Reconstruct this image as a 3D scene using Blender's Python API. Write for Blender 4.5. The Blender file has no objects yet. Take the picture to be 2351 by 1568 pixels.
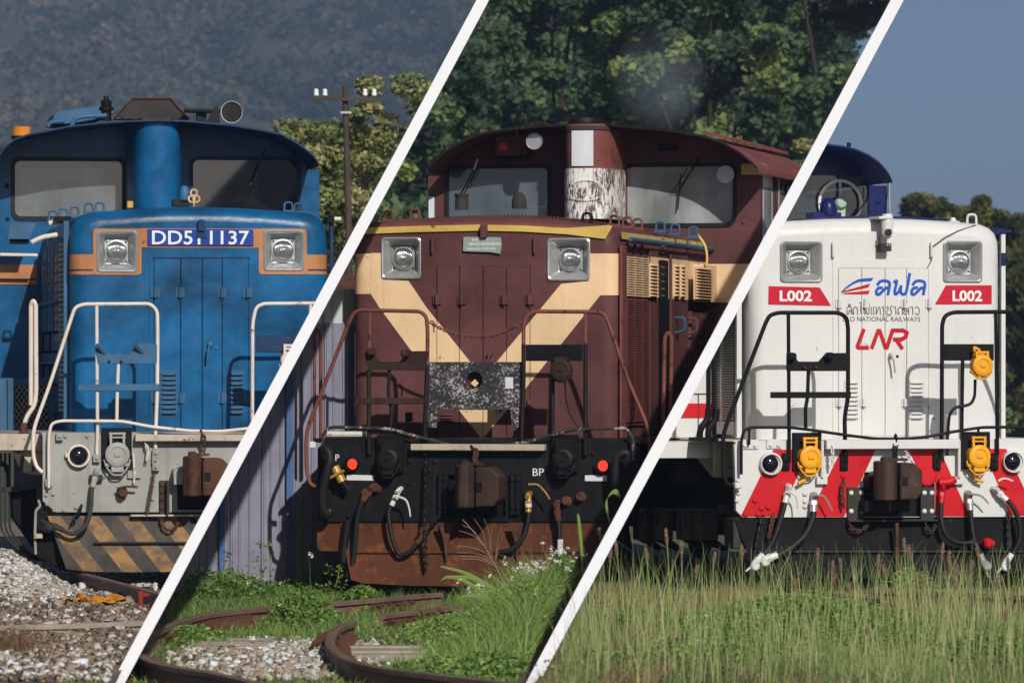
import bpy, bmesh, math, random
import numpy as np
from mathutils import Vector, Matrix
from mathutils.geometry import tessellate_polygon

random.seed(7); rng = np.random.default_rng(7)
sc = bpy.context.scene
COL = sc.collection
R = math.radians

# ------------------------------------------------------------------ camera
FU, CX, HY, CH = 11925.0, 1175.5, 846.0, 2.0        # focal length in photo units (photo = 2351 wide), horizon row, eye height
cam = bpy.data.cameras.new('camera'); cam_o = bpy.data.objects.new('camera', cam); COL.objects.link(cam_o)
cam.sensor_width = 36.0; cam.lens = 36.0 * FU / 2351.0
cam.shift_x = 0.0; cam.shift_y = (HY - 784.0) / 2351.0
cam_o.location = (0, 0, CH); cam_o.rotation_euler = (R(90), 0, 0)
cam.clip_start = 0.5; cam.clip_end = 6000
cam.dof.use_dof = True; cam.dof.focus_distance = 46.0; cam.dof.aperture_fstop = 5.0
sc.camera = cam_o

# ------------------------------------------------------------------ world, sun, exposure
SUN_EL, SUN_AZ = 31.0, -18.8                            # sun behind the camera, a little to its right
w = bpy.data.worlds.new('World'); sc.world = w; w.use_nodes = True
nt = w.node_tree; nt.nodes.clear()
sky = nt.nodes.new('ShaderNodeTexSky'); sky.sky_type = 'NISHITA'; sky.sun_disc = False
sky.sun_elevation = R(SUN_EL); sky.sun_rotation = R(180 + SUN_AZ)
sky.altitude = 0; sky.air_density = 0.42; sky.dust_density = 1.3; sky.ozone_density = 2.2
bg = nt.nodes.new('ShaderNodeBackground'); bg.inputs['Strength'].default_value = 0.078
wo = nt.nodes.new('ShaderNodeOutputWorld')
nt.links.new(sky.outputs[0], bg.inputs[0]); nt.links.new(bg.outputs[0], wo.inputs[0])
sl = bpy.data.lights.new('sun', 'SUN'); sl.energy = 3.95; sl.angle = R(0.55); sl.color = (1.0, 0.955, 0.88)
so = bpy.data.objects.new('sun', sl); COL.objects.link(so); so.location = (-8, 0, 40)
ld = Vector((math.sin(R(SUN_AZ)) * math.cos(R(SUN_EL)), math.cos(R(SUN_AZ)) * math.cos(R(SUN_EL)), -math.sin(R(SUN_EL))))
so.rotation_euler = ld.to_track_quat('-Z', 'Y').to_euler()
sc.view_settings.view_transform = 'Standard'; sc.view_settings.look = 'None'
sc.view_settings.exposure = 0.0; sc.view_settings.gamma = 1.0; sc.view_settings.use_curve_mapping = False
sc.render.engine = 'CYCLES'
sc.cycles.use_denoising = True
sc.cycles.max_bounces = 6; sc.cycles.diffuse_bounces = 2; sc.cycles.glossy_bounces = 3
sc.cycles.transparent_max_bounces = 12; sc.cycles.volume_bounces = 0
sc.cycles.caustics_reflective = False; sc.cycles.caustics_refractive = False

# ------------------------------------------------------------------ materials
def newmat(name):
    m = bpy.data.materials.new(name); m.use_nodes = True
    n = m.node_tree; b = n.nodes.get('Principled BSDF')
    return m, n, b
def N(n, t, **kw):
    x = n.nodes.new(t)
    for k, v in kw.items():
        if k in x.inputs: x.inputs[k].default_value = v
        else: setattr(x, k, v)
    return x
def noise(n, co, scale, detail=4, rough=.55, sc3=None):
    mp = N(n, 'ShaderNodeMapping'); mp.inputs['Scale'].default_value = sc3 or (1, 1, 1)
    n.links.new(co, mp.inputs[0])
    t = N(n, 'ShaderNodeTexNoise'); t.inputs['Scale'].default_value = scale
    t.inputs['Detail'].default_value = detail; t.inputs['Roughness'].default_value = rough
    n.links.new(mp.outputs[0], t.inputs['Vector']); return t.outputs['Fac']
def ramp(n, fac, stops):
    r = N(n, 'ShaderNodeValToRGB'); cr = r.color_ramp
    while len(cr.elements) < len(stops): cr.elements.new(.5)
    for e, (p, c) in zip(cr.elements, stops):
        e.position = p; e.color = (c[0], c[1], c[2], 1) if hasattr(c, '__len__') else (c, c, c, 1)
    n.links.new(fac, r.inputs[0]); return r.outputs[0]
def mix(n, fac, a, b, mode='MIX'):
    m = N(n, 'ShaderNodeMix', data_type='RGBA', blend_type=mode)
    for s, v in ((m.inputs[0], fac), (m.inputs[6], a), (m.inputs[7], b)):
        if hasattr(v, 'is_linked') or hasattr(v, 'links'): n.links.new(v, s)
        elif hasattr(v, '__len__'): s.default_value = (v[0], v[1], v[2], 1)
        else: s.default_value = v
    return m.outputs[2]
_pm = {}
def paint(name, c, rough=.45, var=.25, streak=.35, rust=0.0, dirt=(.10, .075, .05), metal=0.0, bump=.25, rustc=(.13, .045, .02), scale=1.0, light=1.35, spec=.22):
    """weathered paint: patches of faded colour, vertical grime runs, rust spots"""
    if name in _pm: return _pm[name]
    m, n, b = newmat(name)
    co = N(n, 'ShaderNodeTexCoord').outputs['Object']
    big = noise(n, co, 2.3 * scale, 5, .6); fine = noise(n, co, 38 * scale, 5, .65)
    run = noise(n, co, 3.0 * scale, 4, .6, (5, 5, .45))
    dark = tuple(x * (1 - var) for x in c); lightc = tuple(min(.9, x * (1 + (light - 1) * var * 3)) for x in c)
    col = mix(n, ramp(n, big, [(.32, 0), (.7, 1)]), dark, lightc)
    col = mix(n, ramp(n, fine, [(.35, .0), (.75, .22)]), col, tuple(min(.9, x * 1.2 + .003) for x in c))
    if streak: col = mix(n, ramp(n, run, [(.52, 0), (.8, streak)]), col, dirt)
    if rust:
        rn = noise(n, co, 9 * scale, 8, .72)
        col = mix(n, ramp(n, rn, [(.66 - rust * .28, 0), (.70 - rust * .25, 1)]), col, rustc)
    n.links.new(col, b.inputs['Base Color'])
    n.links.new(ramp(n, fine, [(.2, rough * .8), (.8, min(1, rough * 1.35))]), b.inputs['Roughness'])
    b.inputs['Metallic'].default_value = metal; b.inputs['Specular IOR Level'].default_value = spec
    bp = N(n, 'ShaderNodeBump'); bp.inputs['Strength'].default_value = bump; bp.inputs['Distance'].default_value = .004
    n.links.new(noise(n, co, 14 * scale, 6, .6), bp.inputs['Height'])
    b2 = N(n, 'ShaderNodeBump'); b2.inputs['Strength'].default_value = min(1, bump * 2.2); b2.inputs['Distance'].default_value = .03
    n.links.new(noise(n, co, 2.6 * scale, 2, .5), b2.inputs['Height']); n.links.new(bp.outputs[0], b2.inputs['Normal']); n.links.new(b2.outputs[0], b.inputs['Normal'])
    _pm[name] = m; return m
blue = paint('faded_blue_paint', (.003, .064, .160), .32, .42, .38, .06, dirt=(.016, .032, .045), light=1.8)
blue_dk = paint('dark_blue_paint', (.004, .030, .085), .5, .3, .2, .08)
blue_hw = paint('blue_hardware_paint', (.035, .105, .20), .5, .3, .25, .12)
orange = paint('ochre_band_paint', (.40, .17, .065), .45, .2, .25, .05)
cream_p = paint('cream_band_paint', (.72, .51, .30), .5, .10, .34, .03, dirt=(.4, .25, .13))
maroon = paint('maroon_paint', (.104, .042, .042), .48, .30, .45, .14, dirt=(.10, .055, .048), rustc=(.10, .04, .03), spec=.12)
maroon_red = paint('sun_faded_red_roof_paint', (.17, .05, .042), .6, .3, .3, .35, rustc=(.08, .03, .022))
maroon_rail = paint('worn_red_rail_paint', (.17, .055, .04), .5, .3, .2, .35, rustc=(.05, .018, .012))
white_p = paint('clean_white_paint', (.60, .60, .585), .32, .06, .24, .015, dirt=(.46, .42, .34), bump=.12, light=1.1, spec=.4)
white_old = paint('aged_white_paint', (.62, .60, .55), .5, .1, .35, .14, dirt=(.3, .24, .17))
cream_rail = paint('cream_rail_paint', (.66, .58, .50), .5, .12, .3, .18, dirt=(.35, .24, .16), rustc=(.22, .11, .06))
grey_p = paint('weathered_grey_paint', (.30, .30, .275), .6, .18, .5, .10, dirt=(.16, .13, .09))
beige_p = paint('weathered_beige_paint', (.42, .36, .28), .6, .2, .5, .2)
black_p = paint('black_paint', (.008, .008, .009), .45, .3, .2, 0, dirt=(.02, .017, .014), spec=.1)
black_worn = paint('worn_black_paint', (.006, .006, .007), .5, .3, .15, .10, rustc=(.09, .035, .018))
navy_p = paint('navy_blue_paint', (.006, .012, .085), .3, .25, .05, 0)
red_p = paint('red_stripe_paint', (.50, .008, .014), .4, .1, .12, 0, dirt=(.25, .02, .02))
yellow_p = paint('yellow_socket_paint', (.72, .33, .012), .42, .12, .15, .05)
yellow_old = paint('chipped_yellow_stripe_paint', (.58, .40, .10), .5, .2, .35, .12, dirt=(.5, .45, .3))
rust_m = paint('rusty_steel', (.085, .034, .02), .75, .4, .4, .4, rustc=(.035, .017, .012), scale=1.4)
rust_bright = paint('orange_rust_plate', (.085, .028, .012), .78, .35, .55, .34, dirt=(.016, .010, .009), rustc=(.15, .05, .016))
steel_brown = paint('rail_head_steel', (.16, .10, .075), .55, .3, .3, .3)
concrete = paint('sleeper_concrete', (.30, .26, .21), .9, .2, .3, 0)
alu = paint('dull_aluminium', (.42, .43, .43), .34, .12, .2, .05, metal=.55, dirt=(.2, .17, .13))
dark_in = paint('cab_interior', (.035, .04, .045), .8, .2, 0, 0)
under = paint('underframe_grime', (.009, .009, .009), .75, .4, .25, .05, dirt=(.025, .02, .016), spec=.1)
mesh_m = paint('lightened_grille_wire', (.36, .34, .29), .6, .2, .3, .1)  # tan-grey wire, colour lightened because the blue grille faces away from the sun
box_grey = paint('lightened_sand_box', (.085, .083, .078), .7, .3, .4, .05)  # underframe grey lightened to make up for the deck's shade
under_grey = paint('dusty_underframe', (.035, .034, .032), .8, .3, .4, .06, dirt=(.075, .065, .052))
wall_m = paint('white_divider_paint', (.84, .84, .84), .6, .01, 0, 0, bump=.03, light=1.0)
fence_m = paint('violet_grey_sheet', (.22, .22, .29), .5, .14, .45, .0, dirt=(.12, .11, .14))
fence_b = paint('blue_capping_strip', (.06, .12, .30), .5, .15, .3, 0)
fence_w = paint('pale_grey_sheet', (.50, .54, .54), .5, .08, .3, 0, dirt=(.35, .33, .28))
wood_m = paint('old_pole_wood', (.06, .045, .035), .9, .35, .4, 0, dirt=(.14, .11, .09))
rubber = paint('black_rubber', (.011, .011, .012), .5, .3, .2, 0, dirt=(.03, .027, .025))
porcelain = paint('white_porcelain', (.8, .8, .8), .2, .02, 0, 0)
paper_m = paint('white_paper', (.62, .64, .66), .8, .06, .1, 0)
sign_m = paint('grey_green_card', (.25, .31, .29), .7, .1, .2, 0)
amber_m = paint('amber_plastic', (.6, .2, .01), .2, .1, 0, 0)
redglass = paint('red_plastic', (.45, .03, .01), .2, .1, 0, 0)
orange_rag = paint('orange_cloth', (.75, .28, .02), .9, .2, .1, 0)
plate_blue = paint('number_plate_blue', (.008, .045, .26), .4, .1, .1, 0)
letter_w = paint('letter_white', (.68, .70, .70), .4, .06, .1, 0)
letter_b = paint('letter_blue', (.012, .075, .42), .4, .03, 0, 0)
letter_g = paint('letter_grey', (.10, .10, .10), .5, .03, 0, 0)
letter_r = paint('letter_red', (.42, .008, .014), .4, .03, 0, 0)
gold_m = paint('brass_rings', (.75, .5, .28), .35, .1, 0, 0, metal=.4)
brass_m = paint('brass_valve', (.45, .26, .07), .4, .2, .2, .1, metal=.3)

def mat_glass(name, c, rough, alpha):
    m, n, b = newmat(name)
    co = N(n, 'ShaderNodeTexCoord').outputs['Object']
    f = noise(n, co, 2.2, 4, .6, (1, 1, .5))
    col = mix(n, ramp(n, f, [(.35, 0), (.7, 1)]), tuple(x * .55 for x in c), tuple(x * 1.3 for x in c))
    col = mix(n, ramp(n, noise(n, co, 9, 6, .7, (1, 1, .35)), [(.5, 0), (.75, .35)]), col, tuple(x * .45 for x in c))
    n.links.new(col, b.inputs['Base Color']); b.inputs['Roughness'].default_value = rough
    b.inputs['Alpha'].default_value = alpha; b.inputs['Specular IOR Level'].default_value = .9
    return m
glass_dark = mat_glass('dark_cab_glass', (.006, .007, .009), .04, .55)
glass_grey = mat_glass('sky_grey_glass', (.14, .165, .175), .07, .70)  # blue cab's left pane: reflected sky painted in as a grey base
glass_dirty = mat_glass('dirty_pale_glass', (.36, .38, .38), .14, .70)
glass_slate = mat_glass('slate_glass', (.12, .155, .185), .07, .62)  # maroon cab's left pane: sky reflection put into the base colour
glass_teal = mat_glass('clean_teal_glass', (.02, .045, .055), .05, .6)
m, n, b = newmat('lamp_lens_glass'); b.inputs['Base Color'].default_value = (.5, .52, .52, 1); b.inputs['Metallic'].default_value = .85; b.inputs['Roughness'].default_value = .16
co = N(n, 'ShaderNodeTexCoord').outputs['Object']; bp = N(n, 'ShaderNodeBump'); bp.inputs['Strength'].default_value = .6; bp.inputs['Distance'].default_value = .006
wv = N(n, 'ShaderNodeTexWave'); wv.inputs['Scale'].default_value = 28; n.links.new(co, wv.inputs[0]); n.links.new(wv.outputs['Fac'], bp.inputs['Height']); n.links.new(bp.outputs[0], b.inputs['Normal'])
lens_m = m
m, n, b = newmat('black_lamp_dome'); b.inputs['Base Color'].default_value = (.006, .006, .012, 1); b.inputs['Roughness'].default_value = .07; dome_m = m
m, n, b = newmat('lit_red_lamp'); b.inputs['Base Color'].default_value = (.7, .02, .01, 1); b.inputs['Emission Color'].default_value = (1, .06, .03, 1); b.inputs['Emission Strength'].default_value = 1.6; led_m = m
# yellow and black hazard plough
m, n, b = newmat('hazard_striped_plough'); co = N(n, 'ShaderNodeTexCoord').outputs['Object']
sp = N(n, 'ShaderNodeSeparateXYZ'); n.links.new(co, sp.inputs[0])
ad = N(n, 'ShaderNodeMath', operation='MULTIPLY_ADD'); n.links.new(sp.outputs['Z'], ad.inputs[0]); ad.inputs[1].default_value = .75; n.links.new(sp.outputs['X'], ad.inputs[2])
ms = N(n, 'ShaderNodeMath', operation='MULTIPLY'); n.links.new(ad.outputs[0], ms.inputs[0]); ms.inputs[1].default_value = 3.05
fr = N(n, 'ShaderNodeMath', operation='FRACT'); n.links.new(ms.outputs[0], fr.inputs[0])
st = ramp(n, fr.outputs[0], [(.49, 0), (.53, 1)])
wear = noise(n, co, 5, 7, .7)
c1 = mix(n, st, (.26, .14, .04), (.015, .014, .013))
c1 = mix(n, ramp(n, wear, [(.42, 0), (.6, .85)]), c1, (.055, .036, .026)); n.links.new(c1, b.inputs['Base Color']); b.inputs['Roughness'].default_value = .7
hazard_m = m
# sheet speckled with pale flakes (graffiti and peeling print)
def flake_mat(name, base, hi, lo=.46, scale=26, stretch=(1, 1, 1)):
    m, n, b = newmat(name); co = N(n, 'ShaderNodeTexCoord').outputs['Object']
    f = noise(n, co, scale, 8, .8, stretch); g = noise(n, co, 3.2, 3, .6)
    s = N(n, 'ShaderNodeMath', operation='ADD'); n.links.new(f, s.inputs[0])
    g2 = N(n, 'ShaderNodeMath', operation='MULTIPLY_ADD'); n.links.new(g, g2.inputs[0]); g2.inputs[1].default_value = .45; g2.inputs[2].default_value = -.22
    n.links.new(g2.outputs[0], s.inputs[1])
    c = mix(n, ramp(n, s.outputs[0], [(lo, 0), (lo + .035, 1)]), base, hi)
    c = mix(n, ramp(n, noise(n, co, 7, 6, .7), [(.6, 0), (.64, 1)]), c, (.05, .016, .02))
    n.links.new(c, b.inputs['Base Color']); b.inputs['Roughness'].default_value = .6
    return m
flake_m = flake_mat('peeling_black_and_white_sheet', (.014, .013, .015), (.46, .43, .47), .552, 50)
graff_m = flake_mat('scribbled_band', (.10, .06, .04), (.72, .70, .68), .50, 24, (2.0, 2.0, .4))

LEAFY = set()
def leaf_mat(name, stops, trans=.25, rough=.6):
    m, n, b = newmat(name); LEAFY.add(name)
    a = N(n, 'ShaderNodeAttribute', attribute_name='tint')
    c = ramp(n, a.outputs['Fac'], stops)
    n.links.new(c, b.inputs['Base Color']); b.inputs['Roughness'].default_value = rough; b.inputs['Specular IOR Level'].default_value = .25
    tr = N(n, 'ShaderNodeBsdfTranslucent'); n.links.new(c, tr.inputs['Color'])
    mx = N(n, 'ShaderNodeMixShader'); mx.inputs[0].default_value = trans
    o = n.nodes.get('Material Output'); n.links.new(b.outputs[0], mx.inputs[1]); n.links.new(tr.outputs[0], mx.inputs[2]); n.links.new(mx.outputs[0], o.inputs[0])
    return m
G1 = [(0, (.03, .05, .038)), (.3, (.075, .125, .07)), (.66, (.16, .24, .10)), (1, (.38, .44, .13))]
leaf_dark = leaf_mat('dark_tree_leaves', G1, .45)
leaf_bush = leaf_mat('yellow_green_bush_leaves', [(0, (.03, .05, .015)), (.35, (.10, .14, .04)), (.7, (.22, .25, .08)), (1, (.42, .36, .16))])  # light yellow-green is the leaves' own colour
leaf_olive = leaf_mat('olive_tree_leaves', [(0, (.018, .026, .010)), (.5, (.065, .075, .015)), (1, (.16, .15, .03))])
leaf_hill = leaf_mat('hill_forest_leaves', [(0, (.012, .020, .022)), (.3, (.034, .048, .038)), (.6, (.075, .092, .058)), (.82, (.10, .095, .07)), (1, (.17, .13, .09))], .1, .9)
weed_m = leaf_mat('fresh_weed_leaves', [(0, (.04, .085, .02)), (.4, (.125, .23, .045)), (.75, (.26, .38, .09)), (1, (.55, .55, .24))], .3)
grass_m = leaf_mat('meadow_grass', [(0, (.05, .10, .02)), (.4, (.13, .21, .045)), (.72, (.29, .37, .12)), (1, (.55, .47, .27))], .3)
dry_m = leaf_mat('dry_grass', [(0, (.10, .055, .03)), (.5, (.22, .13, .07)), (1, (.40, .28, .17))], .2)
seed_m = leaf_mat('foxtail_seed_hairs', [(0, (.26, .16, .12)), (1, (.52, .36, .26))], .4)
petal_m = leaf_mat('white_petals', [(0, (.6, .6, .5)), (1, (.8, .8, .75))], .2)
stone_m = leaf_mat('ballast_stones', [(0, (.06, .045, .034)), (.35, (.20, .145, .10)), (.6, (.33, .26, .19)), (.8, (.45, .43, .40)), (1, (.62, .63, .64))], 0, .9)
bark_m = paint('tree_bark', (.035, .028, .022), .95, .3, .3, 0)
def soil(name, a, b_, c):
    m, n, b = newmat(name); co = N(n, 'ShaderNodeTexCoord').outputs['Object']
    x = mix(n, ramp(n, noise(n, co, 1.2, 6, .6), [(.38, 0), (.62, 1)]), a, b_)
    x = mix(n, ramp(n, noise(n, co, 45, 5, .7), [(.45, 0), (.65, .8)]), x, c); n.links.new(x, b.inputs['Base Color']); b.inputs['Roughness'].default_value = .95
    bp = N(n, 'ShaderNodeBump'); bp.inputs['Strength'].default_value = .8; bp.inputs['Distance'].default_value = .02
    n.links.new(noise(n, co, 30, 6, .7), bp.inputs['Height']); n.links.new(bp.outputs[0], b.inputs['Normal']); return m
soil_tan = soil('tan_gravel_soil', (.12, .09, .06), (.2, .15, .1), (.3, .25, .19))
soil_mid = soil('weedy_soil', (.055, .06, .025), (.11, .09, .055), (.14, .14, .06))
soil_grass = soil('grassy_soil', (.045, .06, .02), (.12, .085, .05), (.10, .12, .04))
soil_far = soil('far_ground', (.04, .06, .02), (.07, .08, .03), (.06, .08, .03))

# ------------------------------------------------------------------ mesh building
class M:
    def __init__(s): s.v = []; s.f = []
    def add(s, vs, fs):
        o = len(s.v); s.v += [tuple(p) for p in vs]; s.f += [tuple(i + o for i in f) for f in fs]; return s
    def box(s, x0, x1, y0, y1, z0, z1):
        v = [(x, y, z) for x in (x0, x1) for y in (y0, y1) for z in (z0, z1)]
        return s.add(v, [(0, 1, 3, 2), (4, 6, 7, 5), (0, 4, 5, 1), (2, 3, 7, 6), (0, 2, 6, 4), (1, 5, 7, 3)])
    def hexa(s, p):   # 8 points: 4 front (counter-clockwise), 4 back
        return s.add(p, [(0, 1, 2, 3), (7, 6, 5, 4), (0, 4, 5, 1), (1, 5, 6, 2), (2, 6, 7, 3), (3, 7, 4, 0)])
    def tube(s, pts, r, n=8, r2=None):
        pts = [Vector(p) for p in pts]; k = len(pts); ring = []
        up = None
        for i, p in enumerate(pts):
            t = (pts[min(i + 1, k - 1)] - pts[max(i - 1, 0)])
            t = t.normalized() if t.length > 1e-9 else Vector((0, 0, 1))
            if up is None: up = t.orthogonal().normalized()
            up = (up - t * up.dot(t)); up = up.normalized() if up.length > 1e-6 else t.orthogonal().normalized()
            q = t.cross(up); rr = r if r2 is None else r + (r2 - r) * i / max(1, k - 1)
            ring.append([p + (up * math.cos(a) + q * math.sin(a)) * rr for a in (2 * math.pi * j / n for j in range(n))])
        v = [x for g in ring for x in g]; f = []
        for i in range(k - 1):
            for j in range(n):
                a, b2 = i * n + j, i * n + (j + 1) % n; f.append((a, b2, b2 + n, a + n))
        f.append(tuple(range(n - 1, -1, -1))); f.append(tuple((k - 1) * n + j for j in range(n)))
        return s.add(v, f)
    def plate(s, outer, holes, y0, y1, ax='y'):
        """flat sheet with holes, polygon in (x,z), thickness y0..y1; ax='x' puts the polygon in (y,z)"""
        mp = (lambda a, z, t: (a, t, z)) if ax == 'y' else (lambda a, z, t: (t, a, z))
        loops = [outer] + list(holes)
        flat = [p for l in loops for p in l]
        nn = len(flat)
        if holes:
            bm = bmesh.new(); bv = [bm.verts.new((p[0], p[1], 0)) for p in flat]; o = 0
            for l in loops:
                for i in range(len(l)): bm.edges.new((bv[o + i], bv[o + (i + 1) % len(l)]))
                o += len(l)
            bm.verts.index_update(); bmesh.ops.triangle_fill(bm, use_beauty=True, use_dissolve=False, edges=bm.edges[:], normal=(0, 0, 1))
            tris = [tuple(v_.index for v_ in fc.verts) for fc in bm.faces]; bm.free()
        else: tris = tessellate_polygon([[Vector((p[0], p[1], 0)) for p in loops[0]]])
        v = [mp(p[0], p[1], y0) for p in flat] + [mp(p[0], p[1], y1) for p in flat]
        f = [tuple(t) for t in tris] + [tuple(i + nn for i in t[::-1]) for t in tris]
        o = 0
        for l in loops:
            m_ = len(l)
            for i in range(m_):
                a, b2 = o + i, o + (i + 1) % m_; f.append((a, b2, b2 + nn, a + nn))
            o += m_
        return s.add(v, f)
    def lathe(s, c, prof, n=24, axis='y', cap=True):
        """prof = [(radius, offset along axis)]"""
        c = Vector(c); v = []
        for r, t in prof:
            for j in range(n):
                a = 2 * math.pi * j / n; p = (math.cos(a) * r, t, math.sin(a) * r) if axis == 'y' else ((math.cos(a) * r, math.sin(a) * r, t) if axis == 'z' else (t, math.cos(a) * r, math.sin(a) * r))
                v.append(c + Vector(p))
        f = []
        for i in range(len(prof) - 1):
            for j in range(n):
                a, b2 = i * n + j, i * n + (j + 1) % n; f.append((a, b2, b2 + n, a + n))
        if cap: f.append(tuple(range(n))); f.append(tuple((len(prof) - 1) * n + j for j in range(n)))
        return s.add(v, f)
def mk(name, g, mat, parent=None, smooth=False, bevel=0, link=True, wn=True):
    me = bpy.data.meshes.new(name); me.from_pydata(g.v, [], g.f)
    bm = bmesh.new(); bm.from_mesh(me)
    bmesh.ops.remove_doubles(bm, verts=bm.verts, dist=1e-5)
    if wn: bmesh.ops.recalc_face_normals(bm, faces=bm.faces)
    if bevel:
        ed = [e for e in bm.edges if len(e.link_faces) == 2 and e.calc_face_angle(0) > R(35)]
        try: bmesh.ops.bevel(bm, geom=ed, offset=bevel, segments=1, affect='EDGES', clamp_overlap=True)
        except Exception: pass
    bm.to_mesh(me); bm.free(); me.materials.append(mat)
    if mat.name in LEAFY: at_ = me.attributes.new('tint', 'FLOAT', 'FACE'); at_.data.foreach_set('value', np.full(len(me.polygons), .68, np.float32))
    o = bpy.data.objects.new(name, me); COL.objects.link(o)
    if parent: o.parent = parent
    if smooth:
        for p in me.polygons: p.use_smooth = True
        me.set_sharp_from_angle(angle=R(38))
    return o
def tag(o, label, cat, group=None, kind=None):
    o['label'] = label
    if cat: o['category'] = cat
    if group: o['group'] = group
    if kind: o['kind'] = kind
    return o
def empty(name, loc, rz=0):
    o = bpy.data.objects.new(name, None); COL.objects.link(o); o.location = loc; o.rotation_euler = (0, 0, rz); o.empty_display_size = .2; return o
def dup(o, parent=None):
    c = o.copy(); COL.objects.link(c)
    if parent is not None: c.parent = parent
    for ch in [q for q in bpy.data.objects if q.parent == o]: dup(ch, c)
    return c
def fastmesh(name, V, F, mat, parent=None, tint=None, smooth=False):
    V = np.asarray(V, np.float32); F = np.asarray(F, np.int32); k = F.shape[1]
    me = bpy.data.meshes.new(name); me.vertices.add(len(V)); me.vertices.foreach_set('co', V.ravel())
    me.loops.add(F.size); me.loops.foreach_set('vertex_index', F.ravel())
    me.polygons.add(len(F)); me.polygons.foreach_set('loop_start', np.arange(0, F.size, k, dtype=np.int32))
    try: me.polygons.foreach_set('loop_total', np.full(len(F), k, np.int32))
    except Exception: pass
    if tint is not None:
        a = me.attributes.new('tint', 'FLOAT', 'FACE'); a.data.foreach_set('value', np.asarray(tint, np.float32))
    me.update(calc_edges=True); me.validate()
    if smooth: me.polygons.foreach_set('use_smooth', np.ones(len(F), bool))
    me.materials.append(mat)
    o = bpy.data.objects.new(name, me); COL.objects.link(o)
    if parent: o.parent = parent
    return o
def fillet(pts, r, seg=4):
    """round the corners of an open polyline"""
    pts = [Vector(p) for p in pts]; out = [pts[0]]
    for i in range(1, len(pts) - 1):
        a, p, b2 = pts[i - 1], pts[i], pts[i + 1]
        d1, d2 = (a - p), (b2 - p); rr = min(r, d1.length * .45, d2.length * .45)
        s_, e_ = p + d1.normalized() * rr, p + d2.normalized() * rr
        for k in range(seg + 1):
            t = k / seg; out.append(s_ * (1 - t) ** 2 + p * 2 * t * (1 - t) + e_ * t * t)
    out.append(pts[-1]); return out
def curve(pts, seg=5):
    pts = [Vector(p) for p in pts]; P = [pts[0]] + pts + [pts[-1]]; out = []
    for i in range(1, len(P) - 2):
        a, b2, c, d = P[i - 1], P[i], P[i + 1], P[i + 2]
        for k in range(seg):
            t = k / seg; out.append(.5 * ((2 * b2) + (c - a) * t + (2 * a - 5 * b2 + 4 * c - d) * t * t + (3 * b2 - a - 3 * c + d) * t ** 3))
    out.append(pts[-1]); return out
def rrect(x0, x1, z0, z1, r, seg=4):
    out = []
    for cx, cz, a0 in ((x1 - r, z1 - r, 0), (x0 + r, z1 - r, 90), (x0 + r, z0 + r, 180), (x1 - r, z0 + r, 270)):
        for k in range(seg + 1):
            a = R(a0 + 90 * k / seg); out.append((cx + r * math.cos(a), cz + r * math.sin(a)))
    return out

# ------------------------------------------------------------------ two slanted white collage dividers, built as solid partitions between the three yards
BARS = {1: {'L': ((1094.5, 0), (256, 1568)), 'R': ((1123.5, 0), (286, 1568))},
        2: {'L': ((2045.5, 0), (1207, 1568)), 'R': ((2075.5, 0), (1237, 1568))}}
def pnorm(bar, side):
    (ax, ay), (bx, by) = BARS[bar][side]
    d = [Vector(((x - CX) / FU, 1, (HY - y) / FU)) for x, y in ((ax, ay), (bx, by))]
    n_ = d[0].cross(d[1]).normalized()
    return n_ if n_.x > 0 else -n_          # points to the right of the partition
def planex(bar, side, y, z):
    n_ = pnorm(bar, side); return -(n_.y * y + n_.z * (z - CH)) / n_.x
def ground_at(px, py, z=0.0):
    d = FU * (CH - z) / (py - HY); return ((px - CX) / FU * d, d)
def at(px, py, Y):
    return ((px - CX) / FU * Y, Y, CH + (HY - py) / FU * Y)
ZG = {'left': .10, 'mid': .0, 'right': .08}
# ------------------------------------------------------------------ large structure: ground, partitions
g = M(); g.box(-900, 900, 5, 2500, -.6, -.06)
tag(mk('ground', g, soil_far), 'flat ground reaching out to the hill', None, kind='structure')
def sheet(name, x0, x1, y0, y1, z, mat, amp, label, cut=None):
    nx, ny = 90, 120; xs = np.linspace(x0, x1, nx); ys = np.linspace(y0, y1, ny)
    X, Y = np.meshgrid(xs, ys); Z = z + amp * (np.sin(X * 2.1 + Y * .7) * .4 + np.sin(Y * 1.7 + 1.3 * X) * .4) + rng.normal(0, amp * .25, X.shape)
    if cut: X = cut(X, Y, Z)
    V = np.stack([X, Y, Z], -1).reshape(-1, 3); i = np.arange((ny - 1) * (nx - 1)); r, c = i // (nx - 1), i % (nx - 1); a = r * nx + c
    o = fastmesh(name, V, np.stack([a, a + 1, a + 1 + nx, a + nx], -1), mat); tag(o, label, None, kind='structure'); return o
n1L, n1R, n2L, n2R = pnorm(1, 'L'), pnorm(1, 'R'), pnorm(2, 'L'), pnorm(2, 'R')
px_ = lambda n_, Y, Z: -(n_.y * Y + n_.z * (Z - CH)) / n_.x
sheet('gravel_yard', -9, 1, 28, 64, ZG['left'], soil_tan, .02, 'tan and grey gravel yard in front of the blue locomotive', lambda X, Y, Z: np.minimum(X, px_(n1L, Y, Z) + .02))
sheet('weedy_yard', -9, 9, 28, 75, ZG['mid'], soil_mid, .02, 'weedy soil with rusty tracks before the maroon locomotive', lambda X, Y, Z: np.clip(X, px_(n1R, Y, Z) - .02, px_(n2L, Y, Z) + .02))
sheet('grassy_yard', -2, 12, 28, 75, ZG['right'], soil_grass, .02, 'grassy ground in front of the white locomotive', lambda X, Y, Z: np.maximum(X, px_(n2R, Y, Z) - .02))
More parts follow.
